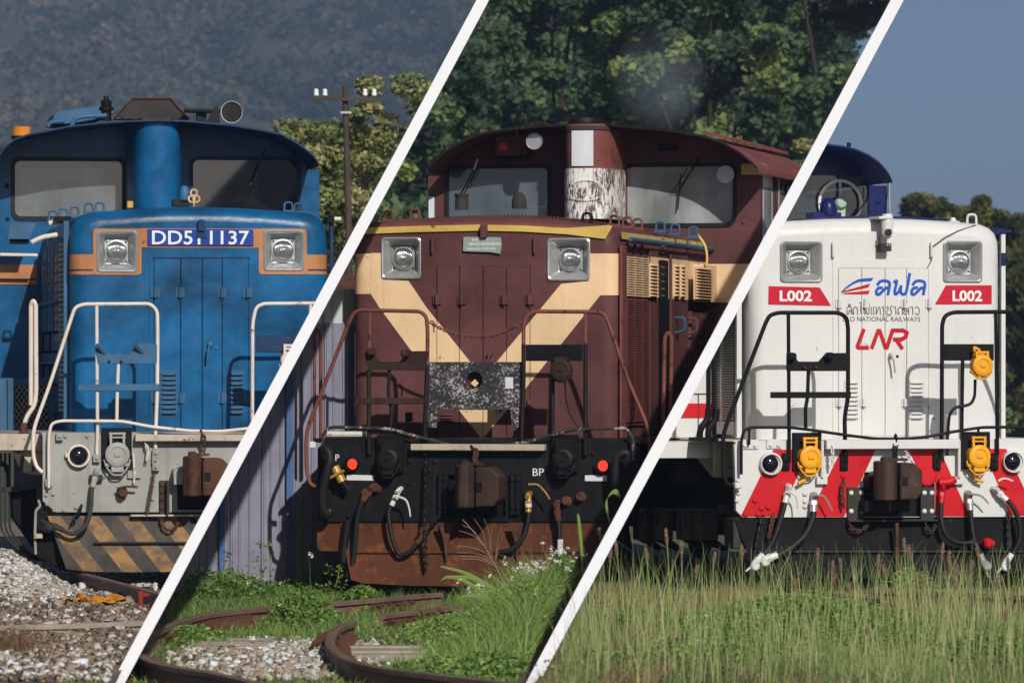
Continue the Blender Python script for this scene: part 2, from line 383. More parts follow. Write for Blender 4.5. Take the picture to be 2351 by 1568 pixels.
for bar, lab in ((1, 'white slanted collage divider between the blue and the maroon locomotives'), (2, 'white slanted collage divider between the maroon and the white locomotives')):
    root = empty('divider_wall', (planex(bar, 'L', 45.6, 0), 45.6, 0)); tag(root, lab, 'partition wall')
    def slabpt(side, y, z): return tuple(Vector((planex(bar, side, y, z), y, z)) - root.location)
    prof = [(32.5, -.3), (32.5, .0), (45.68, 5.6), (46.3, 5.6), (46.3, -.3)]          # raked front end, square back end
    g = M(); g.add([slabpt('L', y, z) for y, z in prof] + [slabpt('R', y, z) for y, z in prof], [(0, 1, 2, 3, 4), (9, 8, 7, 6, 5)] + [(k, (k + 1) % 5, 5 + (k + 1) % 5, 5 + k) for k in range(5)]); mk('wall_panel', g, wall_m, root)

# ------------------------------------------------------------------ hill covered with forest, far behind
def hill_z(X, Y):
    t = np.clip((Y - 840) / 840, 0, 1.2); edge = np.clip((68 - X) / 52, 0, 1) ** .7
    return (190 * t ** 1.1 * (1 + .08 * np.sin(X * .025 + 1) + .05 * np.sin(X * .065))) * edge - 1.0
nx, ny = 120, 60
X, Y = np.meshgrid(np.linspace(-520, 80, nx), np.linspace(830, 1860, ny)); V = np.stack([X, Y, hill_z(X, Y)], -1).reshape(-1, 3)
i = np.arange((ny - 1) * (nx - 1)); r_, c_ = i // (nx - 1), i % (nx - 1); a = r_ * nx + c_
hm = soil('hill_soil', (.03, .035, .02), (.06, .055, .035), (.05, .05, .03))
tag(fastmesh('hill', V, np.stack([a, a + 1, a + 1 + nx, a + nx], -1), hm), 'steep hill rising far behind the blue locomotive', None, kind='structure')
def leaf_quads(C, size, tint, up=.3, aspect=.6):
    n_ = len(C); d = rng.normal(size=(n_, 3)); d[:, 2] *= .7; d /= np.linalg.norm(d, axis=1)[:, None] + 1e-9
    e = rng.normal(size=(n_, 3)); e = np.cross(d, e); e /= np.linalg.norm(e, axis=1)[:, None] + 1e-9
    s = (size * rng.uniform(.6, 1.35, n_))[:, None]
    V = np.stack([C - d * s, C - e * s * aspect, C + d * s, C + e * s * aspect], 1).reshape(-1, 3)
    F = np.arange(4 * n_).reshape(-1, 4); return V, F, tint
def clump_points(centres, radii, per, squash=.75, shell=.55):
    k = len(centres); idx = np.repeat(np.arange(k), per); n_ = len(idx)
    d = rng.normal(size=(n_, 3)); d /= np.linalg.norm(d, axis=1)[:, None]
    rr = rng.uniform(shell, 1, n_) ** .7 * (1 + rng.normal(0, .09, n_))
    p = centres[idx] + d * (rr * radii[idx])[:, None] * np.array([1, 1, squash]); return p, idx
K = 1500
cx_ = rng.uniform(-150, 68, K); cy_ = rng.uniform(850, 1600, K)
rad = rng.uniform(2.4, 5.6, K); cen = np.stack([cx_, cy_, hill_z(cx_, cy_) + rad * .55], -1)
keep = cen[:, 2] > -.5; cen, rad = cen[keep], rad[keep]
pts, idx = clump_points(cen, rad, 130, .95, .6)
ct = rng.beta(2, 2.6, len(cen)); lf = .5 + .5 * np.sin(cen[:, 0] * .105 + np.sin(cen[:, 1] * .022) * 2.2) * np.cos(cen[:, 2] * .08 + cen[:, 0] * .035)
ct = np.clip(ct * .75 + .42 * lf - .12 + np.clip((-cen[:, 0] - 44) / 180, 0, .25), 0, 1)
tint = np.clip(ct[idx] + rng.normal(0, .08, len(idx)), 0, 1)
V, F, t = leaf_quads(pts, .95, tint); tag(fastmesh('hill_forest', V, F, leaf_hill, tint=t), 'hazy mixed forest covering the far hill', 'forest', kind='stuff')

# ------------------------------------------------------------------ trees
def clipmask(P, lo=None, hi=None):
    m_ = np.ones(len(P), bool)
    if lo is not None: m_ &= (P @ np.array(lo) - CH * lo[2]) > .02
    if hi is not None: m_ &= (P @ np.array(hi) - CH * hi[2]) < -.02
    return m_
def tree(name, label, X, Y, H, W, nclump, per, leaf, mat, z_lo=.25, tb=.35, lo=None, hi=None, group=None, tw=.14, cat='tree'):
    root = empty(name, (X, Y, 0)); tag(root, label, cat, group)
    zc = rng.uniform(z_lo, 1, nclump); prof = np.sqrt(np.clip(1 - ((zc - .55) / .55) ** 2, .05, 1))
    ang = rng.uniform(0, 2 * math.pi, nclump); rr = np.sqrt(rng.uniform(.15, 1, nclump)) * prof * W * .5
    cen = np.stack([np.cos(ang) * rr, np.sin(ang) * rr, zc * H], -1); rad = rng.uniform(.10, .24, nclump) * W * .62
    pts, idx = clump_points(cen, rad, per, .7, .35)
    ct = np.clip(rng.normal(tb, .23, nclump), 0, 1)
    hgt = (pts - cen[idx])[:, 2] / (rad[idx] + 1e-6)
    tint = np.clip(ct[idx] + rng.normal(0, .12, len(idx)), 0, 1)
    msk = clipmask(pts + np.array([X, Y, 0]), lo, hi)
    V, F, t = leaf_quads(pts[msk], leaf, tint[msk]); fastmesh('crown', V, F, mat, root, tint=t)
    g = M(); g.tube(curve([(0, 0, -.1), (rng.uniform(-.1, .1) * W * .3, 0, H * .3), (0, .1, H * .45), (0, 0, H * .6)], 4), tw * .8, 8, tw * .2)
    mk('trunk', g, bark_m, root, True)
    for k in rng.choice(nclump, min(6, nclump), False):
        c = Vector(cen[k]); z0 = c.z * .55
        if lo is not None and (Vector((c.x + X, c.y + Y, c.z - CH))).dot(Vector(lo)) < .1: continue
        if hi is not None and (Vector((c.x + X, c.y + Y, c.z - CH))).dot(Vector(hi)) > -.1: continue
        g = M(); g.tube(curve([(0, 0, z0), (c.x * .5, c.y * .5, z0 + (c.z - z0) * .6), tuple(c)], 3), tw * .4, 6, tw * .12); mk('branch', g, bark_m, root, True)
    TREES.append((root, lo, hi)); return root
TREES = []
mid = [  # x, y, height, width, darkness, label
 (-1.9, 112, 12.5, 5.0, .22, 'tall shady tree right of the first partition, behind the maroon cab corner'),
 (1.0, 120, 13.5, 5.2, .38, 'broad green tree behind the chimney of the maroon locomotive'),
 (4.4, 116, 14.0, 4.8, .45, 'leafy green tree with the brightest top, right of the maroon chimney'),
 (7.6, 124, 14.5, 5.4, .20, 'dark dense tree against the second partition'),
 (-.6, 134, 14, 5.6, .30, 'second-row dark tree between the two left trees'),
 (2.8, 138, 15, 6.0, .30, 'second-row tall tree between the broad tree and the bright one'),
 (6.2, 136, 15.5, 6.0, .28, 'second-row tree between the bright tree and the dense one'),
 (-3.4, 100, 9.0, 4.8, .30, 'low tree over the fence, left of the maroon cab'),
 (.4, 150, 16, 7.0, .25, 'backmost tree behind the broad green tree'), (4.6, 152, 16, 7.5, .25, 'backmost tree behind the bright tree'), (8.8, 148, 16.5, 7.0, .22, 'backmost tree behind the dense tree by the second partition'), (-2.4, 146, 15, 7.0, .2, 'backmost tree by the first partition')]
for (x, y, H, W, tb, lab) in mid:
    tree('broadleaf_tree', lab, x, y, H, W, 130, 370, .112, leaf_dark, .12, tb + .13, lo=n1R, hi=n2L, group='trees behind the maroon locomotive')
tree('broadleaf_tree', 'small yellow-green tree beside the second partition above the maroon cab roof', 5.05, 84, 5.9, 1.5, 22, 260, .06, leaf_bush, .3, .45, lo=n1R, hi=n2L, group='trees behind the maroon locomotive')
for (x, y, H, W, tb, lab) in ((-2.6, 76, 5.5, 2.6, .66, 'yellow-green bush right of the blue cab, behind the pole'), (-1.5, 74, 6.1, 2.2, .62, 'vine covered bush touching the first partition'), (-2.2, 80, 5.6, 3.0, .55, 'bush in the gap between the two vine covered ones'), (-2.65, 70, 4.9, 2.2, .66, 'low bush at the right wall of the blue cab')):
    tree('leafy_bush', lab, x, y, H, W, 90, 260, .05, leaf_bush, .05, tb, hi=n1L, group='bushes right of the blue locomotive', tw=.05, cat='bush')
for (x, y, H, W, tb, lab) in ((12.6, 150, 6.8, 3.8, .62, 'round olive green tree right of the navy cab'), (11.7, 158, 6.2, 3.4, .55, 'lower olive tree touching the navy cab'), (14.5, 148, 6.1, 5.0, .5, 'dark tree at the right edge of the view'), (11.0, 146, 5.5, 4.0, .5, 'dark bush filling the gap under the olive trees'), (13.8, 140, 5.0, 6.0, .45, 'low dark bush under the round olive tree')):
    tree('spreading_tree', lab, x, y, H, W, 170, 260, .14, leaf_olive, .05, tb, lo=n2R, group='trees behind the white locomotive')
for (x, y, H, W, lab) in ((6.5, 66, 1.6, 2.2, 'green shrub low beside the right end of the white locomotive'), (6.9, 60, 2.5, 1.6, 'dark shrub behind the right handrail of the white locomotive')):
    tree('green_shrub', lab, x, y, H, W, 30, 260, .045, leaf_dark, .02, .5, lo=n2R, tw=.03, cat='shrub')

# ------------------------------------------------------------------ telegraph pole
root = empty('telegraph_pole', ((795 - CX) / FU * 66, 66, 0)); tag(root, 'weathered wooden telegraph pole with cross-arm, right of the blue cab', 'utility pole')
def atl(px, py, Y, o): return Vector(at(px, py, Y)) - o.location
g = M(); g.tube([(0.03, 0, 0), tuple(atl(800, 500, 66, root)), tuple(atl(792, 199, 66, root))], .05, 10, .037); mk('pole', g, wood_m, root, True)
a_, b_ = atl(714, 226, 65.93, root), atl(872, 231, 65.93, root)
g = M(); g.tube([a_, b_], .030, 4); mk('cross_arm', g, wood_m, root)
for px in (726, 746, 838, 859):
    c = atl(px, 222, 65.93, root); g = M(); g.lathe(c, [(.012, 0), (.030, .012), (.034, .04), (.022, .05), (.030, .062), (.028, .085), (.010, .098)], 12, 'z'); mk('insulator', g, porcelain, root, True)
g = M(); g.box(-.07, .07, -.075, -.045, atl(0, 262, 66, root).z, atl(0, 257, 66, root).z); mk('bracket', g, alu, root)
for px, wl in ((726, 'outermost wire, from the left end of the cross-arm'), (746, 'second wire from the left end of the cross-arm'), (838, 'wire from the inner insulator right of the pole'), (859, 'wire from the outer insulator right of the pole')):
    p = at(px, 218, 65.93); g = M(); q = (planex(1, 'L', 72, p[2] - .15) - .05, 72, p[2] - .15)
    g.tube(curve([p, ((p[0] + q[0]) / 2, (p[1] + q[1]) / 2, (p[2] + q[2]) / 2 - .03), q], 4), .0035, 4)
    o = mk('overhead_wire', g, alu); tag(o, wl, 'wire', 'wires on the telegraph pole')

# ------------------------------------------------------------------ sheet metal fence and shed between blue and maroon locomotives
fr_ = empty('sheet_metal_fence', at(700, 1340, 46.4)); fr_.location.z = 0; tag(fr_, 'violet grey corrugated sheet fence left of the maroon locomotive', 'fence')
def rib_sheet(px0, px1, py0, py1, Y, mat, name='sheet_panel', lift=0):
    x0, _, z1 = at(px0, py0, Y); x1, _, z0 = at(px1, py1, Y); g = M(); W = x1 - x0
    prof = [(0, 0), (.03, 0), (.05, -.022), (.10, -.022), (.12, 0), (.30, 0), (.32, -.012), (.36, -.012), (.38, 0), (.62, 0), (.64, -.012), (.68, -.012), (.70, 0), (1, 0)]
    v = []; 
    for a2, d in prof: v += [(x0 + a2 * W, Y + d + lift, z0), (x0 + a2 * W, Y + d + lift, z1)]
    for a2, d in prof[::-1]: v += [(x0 + a2 * W, Y + d + .004 + lift, z0), (x0 + a2 * W, Y + d + .004 + lift, z1)]
    m_ = len(prof) * 2; f = [(2 * k, 2 * k + 1, (2 * k + 3) % (2 * m_), (2 * k + 2) % (2 * m_)) for k in range(m_)]
    g.add([tuple(Vector(p) - fr_.location) for p in v], f); return mk(name, g, mat, fr_)
fparts = []
for k in range(7):
    fparts.append(rib_sheet(310 + 72 * k, 310 + 72 * (k + 1) - 1, 742, 1370, 46.4, fence_m))
for k in range(3):
    fparts.append(rib_sheet(590 + 75 * k, 590 + 75 * (k + 1) - 1, 664, 747, 46.45, fence_w, 'pale_top_sheet'))
for px in (510, 664, 808):
    x0, _, z1 = at(px - 6, 742, 46.35); x1, _, z0 = at(px + 6, 1366, 46.35); g = M(); l = fr_.location
    g.box(x0 - l.x, x1 - l.x, 46.34 - l.y, 46.365 - l.y, z0, z1); fparts.append(mk('capping_strip', g, fence_b, fr_))
sh = empty('rusty_shed', at(790, 660, 55)); sh.location.z = 0; tag(sh, 'brown rusty shed roof over the pale fence top, beside the maroon nose', 'shed')
l = sh.location; g = M(); x0, _, z1 = at(700, 628, 55); x1, _, z0 = at(900, 668, 55); g.hexa([(x0 - l.x, 0, z0), (x1 - l.x, 0, z0), (x1 - l.x, .6, z1), (x0 - l.x, .6, z1), (x0 - l.x, .03, z0 - .03), (x1 - l.x, .03, z0 - .03), (x1 - l.x, .62, z1 - .03), (x0 - l.x, .62, z1 - .03)])
s1 = mk('roof', g, rust_m, sh); g = M(); g.box(x0 - l.x + .05, x1 - l.x - .05, .65, 1.6, 0, z0); s2 = mk('wall', g, rust_m, sh)
SHED = [s1, s2]
# ------------------------------------------------------------------ locomotives: shared builders
class Loco:
    def __init__(s, name, label, X, Y, yaw, zg):
        s.root = empty(name, (X, Y, zg), -R(yaw)); tag(s.root, label, 'locomotive')
        s.Mi = (Matrix.Translation((X, Y, zg)) @ Matrix.Rotation(-R(yaw), 4, 'Z')).inverted()
        s.o = s.Mi @ Vector((0, 0, CH)); s.R3 = s.Mi.to_3x3(); s.zg = zg
    def P(s, px, py, yl):                                   # photo point on the plane y = yl of the locomotive
        d = s.R3 @ Vector(((px - CX) / FU, 1, (HY - py) / FU)); t = (yl - s.o.y) / d.y
        p = s.o + d * t; return Vector((p.x, yl, p.z))
    def S(s, px, py, xl):                                   # photo point on the plane x = xl
        d = s.R3 @ Vector(((px - CX) / FU, 1, (HY - py) / FU)); t = (xl - s.o.x) / d.x
        p = s.o + d * t; return Vector((xl, p.y, p.z))
    def poly(s, pts, yl): return [(s.P(x, y, yl).x, s.P(x, y, yl).z) for x, y in pts]
    def polyS(s, pts, xl): return [(s.S(x, y, xl).y, s.S(x, y, xl).z) for x, y in pts]
    def tube(s, name, pts, r, mat, parent=None, n=8, rnd=.09, yl=None, crv=False):
        q = [s.P(p[0], p[1], p[2] if len(p) > 2 else yl) for p in pts]
        q = curve(q, 5) if crv else (fillet(q, rnd) if rnd else q)
        g = M(); g.tube(q, r, n); return mk(name, g, mat, parent or s.root, True)
    def plate(s, name, pts, y0, y1, mat, parent=None, holes=(), bevel=0):
        g = M(); g.plate(s.poly(pts, y0), [s.poly(h, y0) for h in holes], y0, y1); return mk(name, g, mat, parent or s.root, bevel=bevel)
    def plateS(s, name, pts, x0, x1, mat, parent=None, holes=(), bevel=0):
        g = M(); g.plate(s.polyS(pts, x0), [s.polyS(h, x0) for h in holes], x0, x1, 'x'); return mk(name, g, mat, parent or s.root, bevel=bevel)
    def rect(s, name, x0, x1, py0, py1, y0, y1, mat, parent=None, bevel=.004):
        a, b2 = s.P(x0, py1, y0), s.P(x1, py0, y0); g = M(); g.box(a.x, b2.x, y0, y1, a.z, b2.z); return mk(name, g, mat, parent or s.root, bevel=bevel)
    def lathe(s, name, px, py, yl, prof, mat, parent=None, n=24, axis='y', smooth=True, cap=True):
        g = M(); g.lathe(s.P(px, py, yl), prof, n, axis, cap); return mk(name, g, mat, parent or s.root, smooth)
U = .00378   # metres per photo unit near the locomotive fronts

def hood(L, out, yN, yB, r, mat, holes=()):
    """nose: silhouette in photo units at yN, rounded front edges, flat front cap with headlight holes"""
    pr = L.poly(out, yN + r * .4); cx = sum(p[0] for p in pr) / len(pr); zt = max(p[1] for p in pr); zb = min(p[1] for p in pr)
    hw = max(abs(p[0] - cx) for p in pr); g = M(); rings = []
    def inset(d):
        q = []
        for x, z in pr:
            dx = x - cx; nx_ = math.copysign(max(0, abs(dx) - d * min(1, (abs(dx) / hw) ** 2 * 1.02)), dx)
            q.append((cx + nx_, z if z < zb + .02 else z - d * min(1, max(0, (z - zb) / (zt - zb)) ** 3)))
        return q
    ys = [(0, r)]
    for k in range(0, 7):
        a = R(90 * k / 6); rings.append((inset(r * (1 - math.cos(a))), yN + r * (1 - math.sin(a))))
    rings = [(inset(0), yB)] + rings
    n_ = len(pr)
    for q, y in rings: g.v += [(p[0], y, p[1]) for p in q]
    for i in range(len(rings) - 1):
        for j in range(n_ - 1):
            a = i * n_ + j; g.f.append((a, a + 1, a + 1 + n_, a + n_))
    body = mk('hood', g, mat, L.root, True)
    cap = M(); cap.plate(rings[-1][0], [L.poly(h, yN) for h in holes], yN, yN + .004)
    mk('hood_front', cap, mat, body)
    L.hw, L.cx, L.cap, L.yN, L.r = hw, cx, rings[-1][0], yN, r
    return body
def band(L, side, z0, z1, yb, x_end, mat, name='stripe', off=.003):
    """painted stripe following the hood side, the rounded corner and the front"""
    s_ = -1 if side == 'L' else 1; r, yN = L.r, L.yN; pts = [(L.cx + s_ * (L.hw + off), yb)]
    for k in range(7):
        a = R(90 * k / 6); pts.append((L.cx + s_ * (L.hw - r + (r + off) * math.cos(a)), yN + r - (r + off) * math.sin(a)))
    pts.append((x_end, yN - off)); g = M()
    v = [(x, y, z) for x, y in pts for z in (z0, z1)]
    g.add(v, [(2 * k, 2 * k + 1, 2 * k + 3, 2 * k + 2) for k in range(len(pts) - 1)]); return mk(name, g, mat, L.root, True)
def headlight(L, x0, x1, y0, y1, bez, rr):
    yN = L.yN; a, b2 = L.P(x0, y1, yN), L.P(x1, y0, yN); cx, cz = (a.x + b2.x) / 2, (a.z + b2.z) / 2; w_, h_ = (b2.x - a.x) / 2, (b2.z - a.z) / 2
    g = M(); spec = [(1.0, .006, .11), (1.03, -.012, .12), (.97, -.020, .12), (.90, -.014, .10), (.86, 0, .10), (.60, .085, .06), (.57, .087, .05)]
    k = None; rows = []
    for f_, dy, rc in spec:
        q = rrect(cx - w_ * f_, cx + w_ * f_, cz - h_ * f_, cz + h_ * f_, rc * w_ * 2 * .8); k = len(q); rows += [(p[0], yN + dy, p[1]) for p in q]
    fs = [(i * k + j, i * k + (j + 1) % k, (i + 1) * k + (j + 1) % k, (i + 1) * k + j) for i in range(len(spec) - 1) for j in range(k)]
    g.add(rows, fs)
    hl = mk('headlight', g, bez, L.root, True)
    g = M(); g.plate(rrect(cx - w_ * .58, cx + w_ * .58, cz - h_ * .58, cz + h_ * .58, .03), [[(cx + math.cos(t) * rr * .95, cz + math.sin(t) * rr * .95) for t in np.linspace(0, 2 * math.pi, 21)[:-1]]], yN + .083, yN + .087); mk('back_plate', g, bez, hl)
    g = M(); g.lathe((cx, yN + .08, cz), [(rr * 1.08, .004), (rr * 1.08, -.012), (rr * .96, -.014), (rr * .95, .0)], 28, cap=False); mk('lamp_rim', g, alu, hl, True)
    g = M(); g.lathe((cx, yN + .076, cz), [(rr * .95, .004), (rr * .8, -.012), (rr * .5, -.022), (.001, -.027)], 28, cap=False); mk('lens', g, lens_m, hl, True)
    g = M(); g.lathe((cx, yN + .052, cz), [(rr * .28, .01), (rr * .28, -.006), (rr * .2, -.012), (.001, -.013)], 14, cap=False); mk('bulb', g, lens_m, hl, True)
    for sx in (-1, 1):
        for sz in (-1, 1):
            g = M(); g.lathe((cx + sx * w_ * .48, yN + .082, cz + sz * h_ * .48), [(.008, 0), (.008, -.006), (.001, -.008)], 6, cap=False); mk('screw', g, black_p, hl)
    return hl
def hinge(L, px, py, mat, w=8, h=22, yl=None, leaf=True):
    yl = L.yN if yl is None else yl; p = L.P(px, py, yl); g = M()
    g.box(p.x - w * U * 1.25, p.x + w * U * 1.25, yl - .022, yl - .001, p.z - h * U * .5, p.z + h * U * .5)
    g.tube([(p.x, yl - .034, p.z - h * U * .52), (p.x, yl - .034, p.z + h * U * .52)], .018, 8)
    g.tube([(p.x, yl - .022, p.z - h * U * .8), (p.x, yl - .022, p.z + h * U * .6)], .006, 6)
    return mk('hinge', g, mat, L.root)
def louvre(L, x0, x1, y0, y1, n_, mat, yl=None, depth=.028):
    yl = L.yN if yl is None else yl; a, b2 = L.P(x0, y1, yl), L.P(x1, y0, yl)
    g = M(); g.box(a.x - .006, b2.x + .006, yl - .006, yl - .001, a.z - .006, b2.z + .006); base = mk('louvre', g, mat, L.root)
    hgt = (b2.z - a.z) / n_; W = b2.x - a.x; g = M()
    v = []
    for x in (0, .03, W - .03, W):
        e = 0 if x in (0, W) else 1
        v += [(x, 0, hgt * .92), (x, -depth * .55 * e - .004, hgt * .70), (x, -depth * e - .004, hgt * .22), (x, -.004, hgt * .10)]
    g.add(v, [(4 * i + j, 4 * i + j + 1, 4 * i + j + 5, 4 * i + j + 4) for i in range(3) for j in range(3)])
    pr = mk('slat', g, mat, base, True); pr.location = (a.x, yl - .006, a.z)
    for k in range(1, n_):
        c = pr.copy(); COL.objects.link(c); c.parent = base; c.location = (a.x, yl - .006, a.z + hgt * k)
    return base
def louvreS(L, p0, p1, xl, n_, mat, out=1, depth=.03):
    """louvred panel on the side plane; p0 top front photo point, p1 bottom rear"""
    a, b2 = L.S(p0[0], p0[1], xl), L.S(p1[0], p1[1], xl); ya, yb = sorted((a.y, b2.y)); za, zb = sorted((a.z, b2.z))
    g = M(); g.box(*sorted((xl, xl + out * .012)), ya, yb, za, zb); base = mk('louvre', g, mat, L.root)
    hgt = (zb - za) / n_; g = M(); m_ = .08 * (yb - ya)
    g.hexa([(out * .012, m_, hgt * .25), (out * .012, yb - ya - m_, hgt * .25), (out * (.012 + depth), yb - ya - m_, hgt * .25), (out * (.012 + depth), m_, hgt * .25),
            (out * .012, m_, hgt * .8), (out * .012, yb - ya - m_, hgt * .8), (out * .014, yb - ya - m_, hgt * .8), (out * .014, m_, hgt * .8)])
    pr = mk('slat', g, mat, base); pr.location = (xl, ya, za)
    for k in range(1, n_):
        c = pr.copy(); COL.objects.link(c); c.parent = base; c.location = (xl, ya, za + hgt * k)
    return base
def marker(L, px, py, r, rim, glass, yl=0, lit=False):
    b2 = L.lathe('marker_lamp', px, py, yl, [(r * 1.0, .0), (r * 1.0, -.05), (r * .98, -.06), (r * .82, -.062), (r * .80, -.045)], rim, n=28)
    if lit:
        g = M(); p = L.P(px, py, yl - .05); g.lathe(p, [(r * .78, .006), (r * .78, 0)], 24); mk('lamp_back', g, redglass, b2)
        e = M()
        for ring_r, k in ((0, 1), (.3, 6), (.6, 11)):
            for j in range(k):
                t = 2 * math.pi * j / k; e.lathe((p.x + math.cos(t) * ring_r * r, p.y, p.z + math.sin(t) * ring_r * r), [(r * .13, .0), (r * .11, -.010), (.001, -.014)], 8)
        mk('light_cluster', e, led_m, b2)
    else: L.lathe('lens', px, py, yl - .045, [(r * .80, 0), (r * .72, -.028), (r * .5, -.046), (r * .25, -.055), (.0005, -.057)], glass, b2, 24)
    return b2
def socket(L, cx, y0, y1, body, back, yl=0, w=30, backbox=True, name='jumper_socket'):
    """round lidded jumper socket with hinge on top, lower clasp and wire guard"""
    h = (y1 - y0); cy = y0 + h * .52; root = None
    if backbox: root = L.rect(name, cx - w * 1.12, cx + w * 1.12, y0 - 10, y0 + h * .86, yl - .03, yl + .02, back)
    else: root = L.rect(name, cx - w * .5, cx + w * .5, y0 + 5, y0 + h * .6, yl - .03, yl + .02, back)
    g = M(); p = L.P(cx, cy, yl - .03); r = w * U * .92
    g.lathe(p, [(r * .95, 0), (r * .95, -.07), (r * .88, -.078)], 24); mk('socket_body', g, body, root, True)
    g = M(); g.lathe(p + Vector((0, -.078, 0)), [(r * .98, 0), (r * .98, -.020), (r * .86, -.028), (r * .62, -.030), (r * .60, -.022), (.001, -.022)], 24); g.box(p.x - r * .25, p.x + r * .25, p.y - .112, p.y - .10, p.z - r * .14, p.z + r * .14); mk('lid', g, body, root, True)
    g = M(); zt = L.P(cx, y0, yl).z
    for sx in (-1, 1): g.box(p.x + sx * r * .52 - .010, p.x + sx * r * .52 + .010, p.y - .085, p.y - .055, p.z + r * .6, zt)
    g.tube([(p.x - r * .66, p.y - .07, zt - .012), (p.x + r * .66, p.y - .07, zt - .012)], .011, 8); g.tube([(p.x - r * .66, p.y - .08, zt - .045), (p.x + r * .66, p.y - .08, zt - .045)], .008, 8); mk('lid_hinge', g, body, root)
    g = M(); q = L.P(cx, y0 + h * .80, yl); q2 = L.P(cx, y0 + h * .93, yl)
    g.box(p.x - r, p.x + r, p.y - .075, p.y - .01, q.z, q.z + r * .28); g.box(p.x - r * .5, p.x + r * .5, p.y - .09, p.y - .01, q2.z, q.z + .006); mk('clasp', g, body, root, bevel=.005)
    g = M(); zb = L.P(cx, y1, yl).z; g.tube(fillet([(p.x - r * 1.05, p.y - .05, p.z - r * .4), (p.x - r * .9, p.y - .06, q.z), (p.x - r * .35, p.y - .07, zb), (p.x + r * .35, p.y - .07, zb), (p.x + r * .9, p.y - .06, q.z), (p.x + r * 1.05, p.y - .05, p.z - r * .4)], .02, 3), .008, 6); mk('wire_guard', g, body, root, True)
    return root
def chain(L, name, pts, mat, link=.034, r=.0055, parent=None):
    q = curve([L.P(*p) for p in pts], 10); out = [q[0]]; acc = 0
    for i in range(1, len(q)):
        seg = (q[i] - q[i - 1]); ln = seg.length; d = 0
        while acc + (ln - d) >= link * .78:
            d += link * .78 - acc; acc = 0; out.append(q[i - 1] + seg * (d / ln))
        acc += ln - d
    g = M()
    for k in range(len(out) - 1):
        a, b2 = out[k], out[k + 1]; t = (b2 - a).normalized(); s_ = t.cross(Vector((0, 1, 0)) if k % 2 else Vector((.3, .2, .9))).normalized(); c = (a + b2) / 2
        lp = [c + t * math.cos(w_) * link * .56 + s_ * math.sin(w_) * link * .30 for w_ in (2 * math.pi * j / 8 for j in range(9))]; g.tube(lp, r, 5)
    return mk(name, g, mat, parent or L.root)
def hose(L, pts, r, mat=None, name='brake_hose', fit=None, fitmat=None, lever=None, levmat=None, glad=None, gladmat=None):
    h = L.tube(name, pts, r, mat or rubber, crv=True, n=10)
    if fitmat is not None:
        a, b2 = L.P(*pts[0]), L.P(*pts[1]); d = (b2 - a).normalized(); g = M()
        g.tube([a - d * .09, a - d * .03], r * 1.2, 8); g.tube([a - d * .035, a + d * .0], r * 1.5, 6); g.tube([a, a + d * .06], r * 1.25, 10); g.tube([a - d * .09, a - d * .09 + Vector((0, .12, .02))], r * 1.2, 8); g.tube([a - d * .1 + Vector((0, -.01, 0)), a - d * .06 + Vector((0, -.05, .01))], r * .9, 8); mk('angle_cock', g, fitmat, h, True)
    if lever:
        g = M(); g.tube(curve([L.P(*p) for p in lever], 4), .011, 6, .007); mk('lever', g, levmat or fitmat, h, True)
    if gladmat is not None:
        a, b2 = L.P(*pts[-1]), L.P(*pts[-2]); d = (a - b2).normalized(); s_ = d.cross(Vector((0, 1, 0))).normalized(); g = M()
        g.tube([a - d * .02, a + d * .05], r * 1.25, 10); g.tube([a + d * .04, a + d * .10], r * 1.55, 8, r * 1.2); g.lathe(a + d * .10 + Vector((0, -.02, 0)) + s_ * .015, [(.038, .03), (.042, 0), (.030, -.012), (.028, -.006)], 14); g.tube([a + d * .11, a + d * .19 - s_ * .012], .014, 6, .008); g.tube([a + d * .06 + s_ * .03, a + d * .13 + s_ * .04], .012, 6); mk('hose_coupling', g, gladmat, h, True)
    return h
def handrail(L, path, r, mat, extra=(), yl=-.03, lower=None, rnd=.10):
    """end handrail: bent outer tube (part) with its uprights"""
    h = L.tube('handrail', [(x, y, yl) for x, y in path], r, mat, rnd=rnd, n=10)
    for e in extra: L.tube('upright', [(x, y, yl + .004) for x, y in e], r * .92, mat if lower is None else lower, h, rnd=.05)
    return h
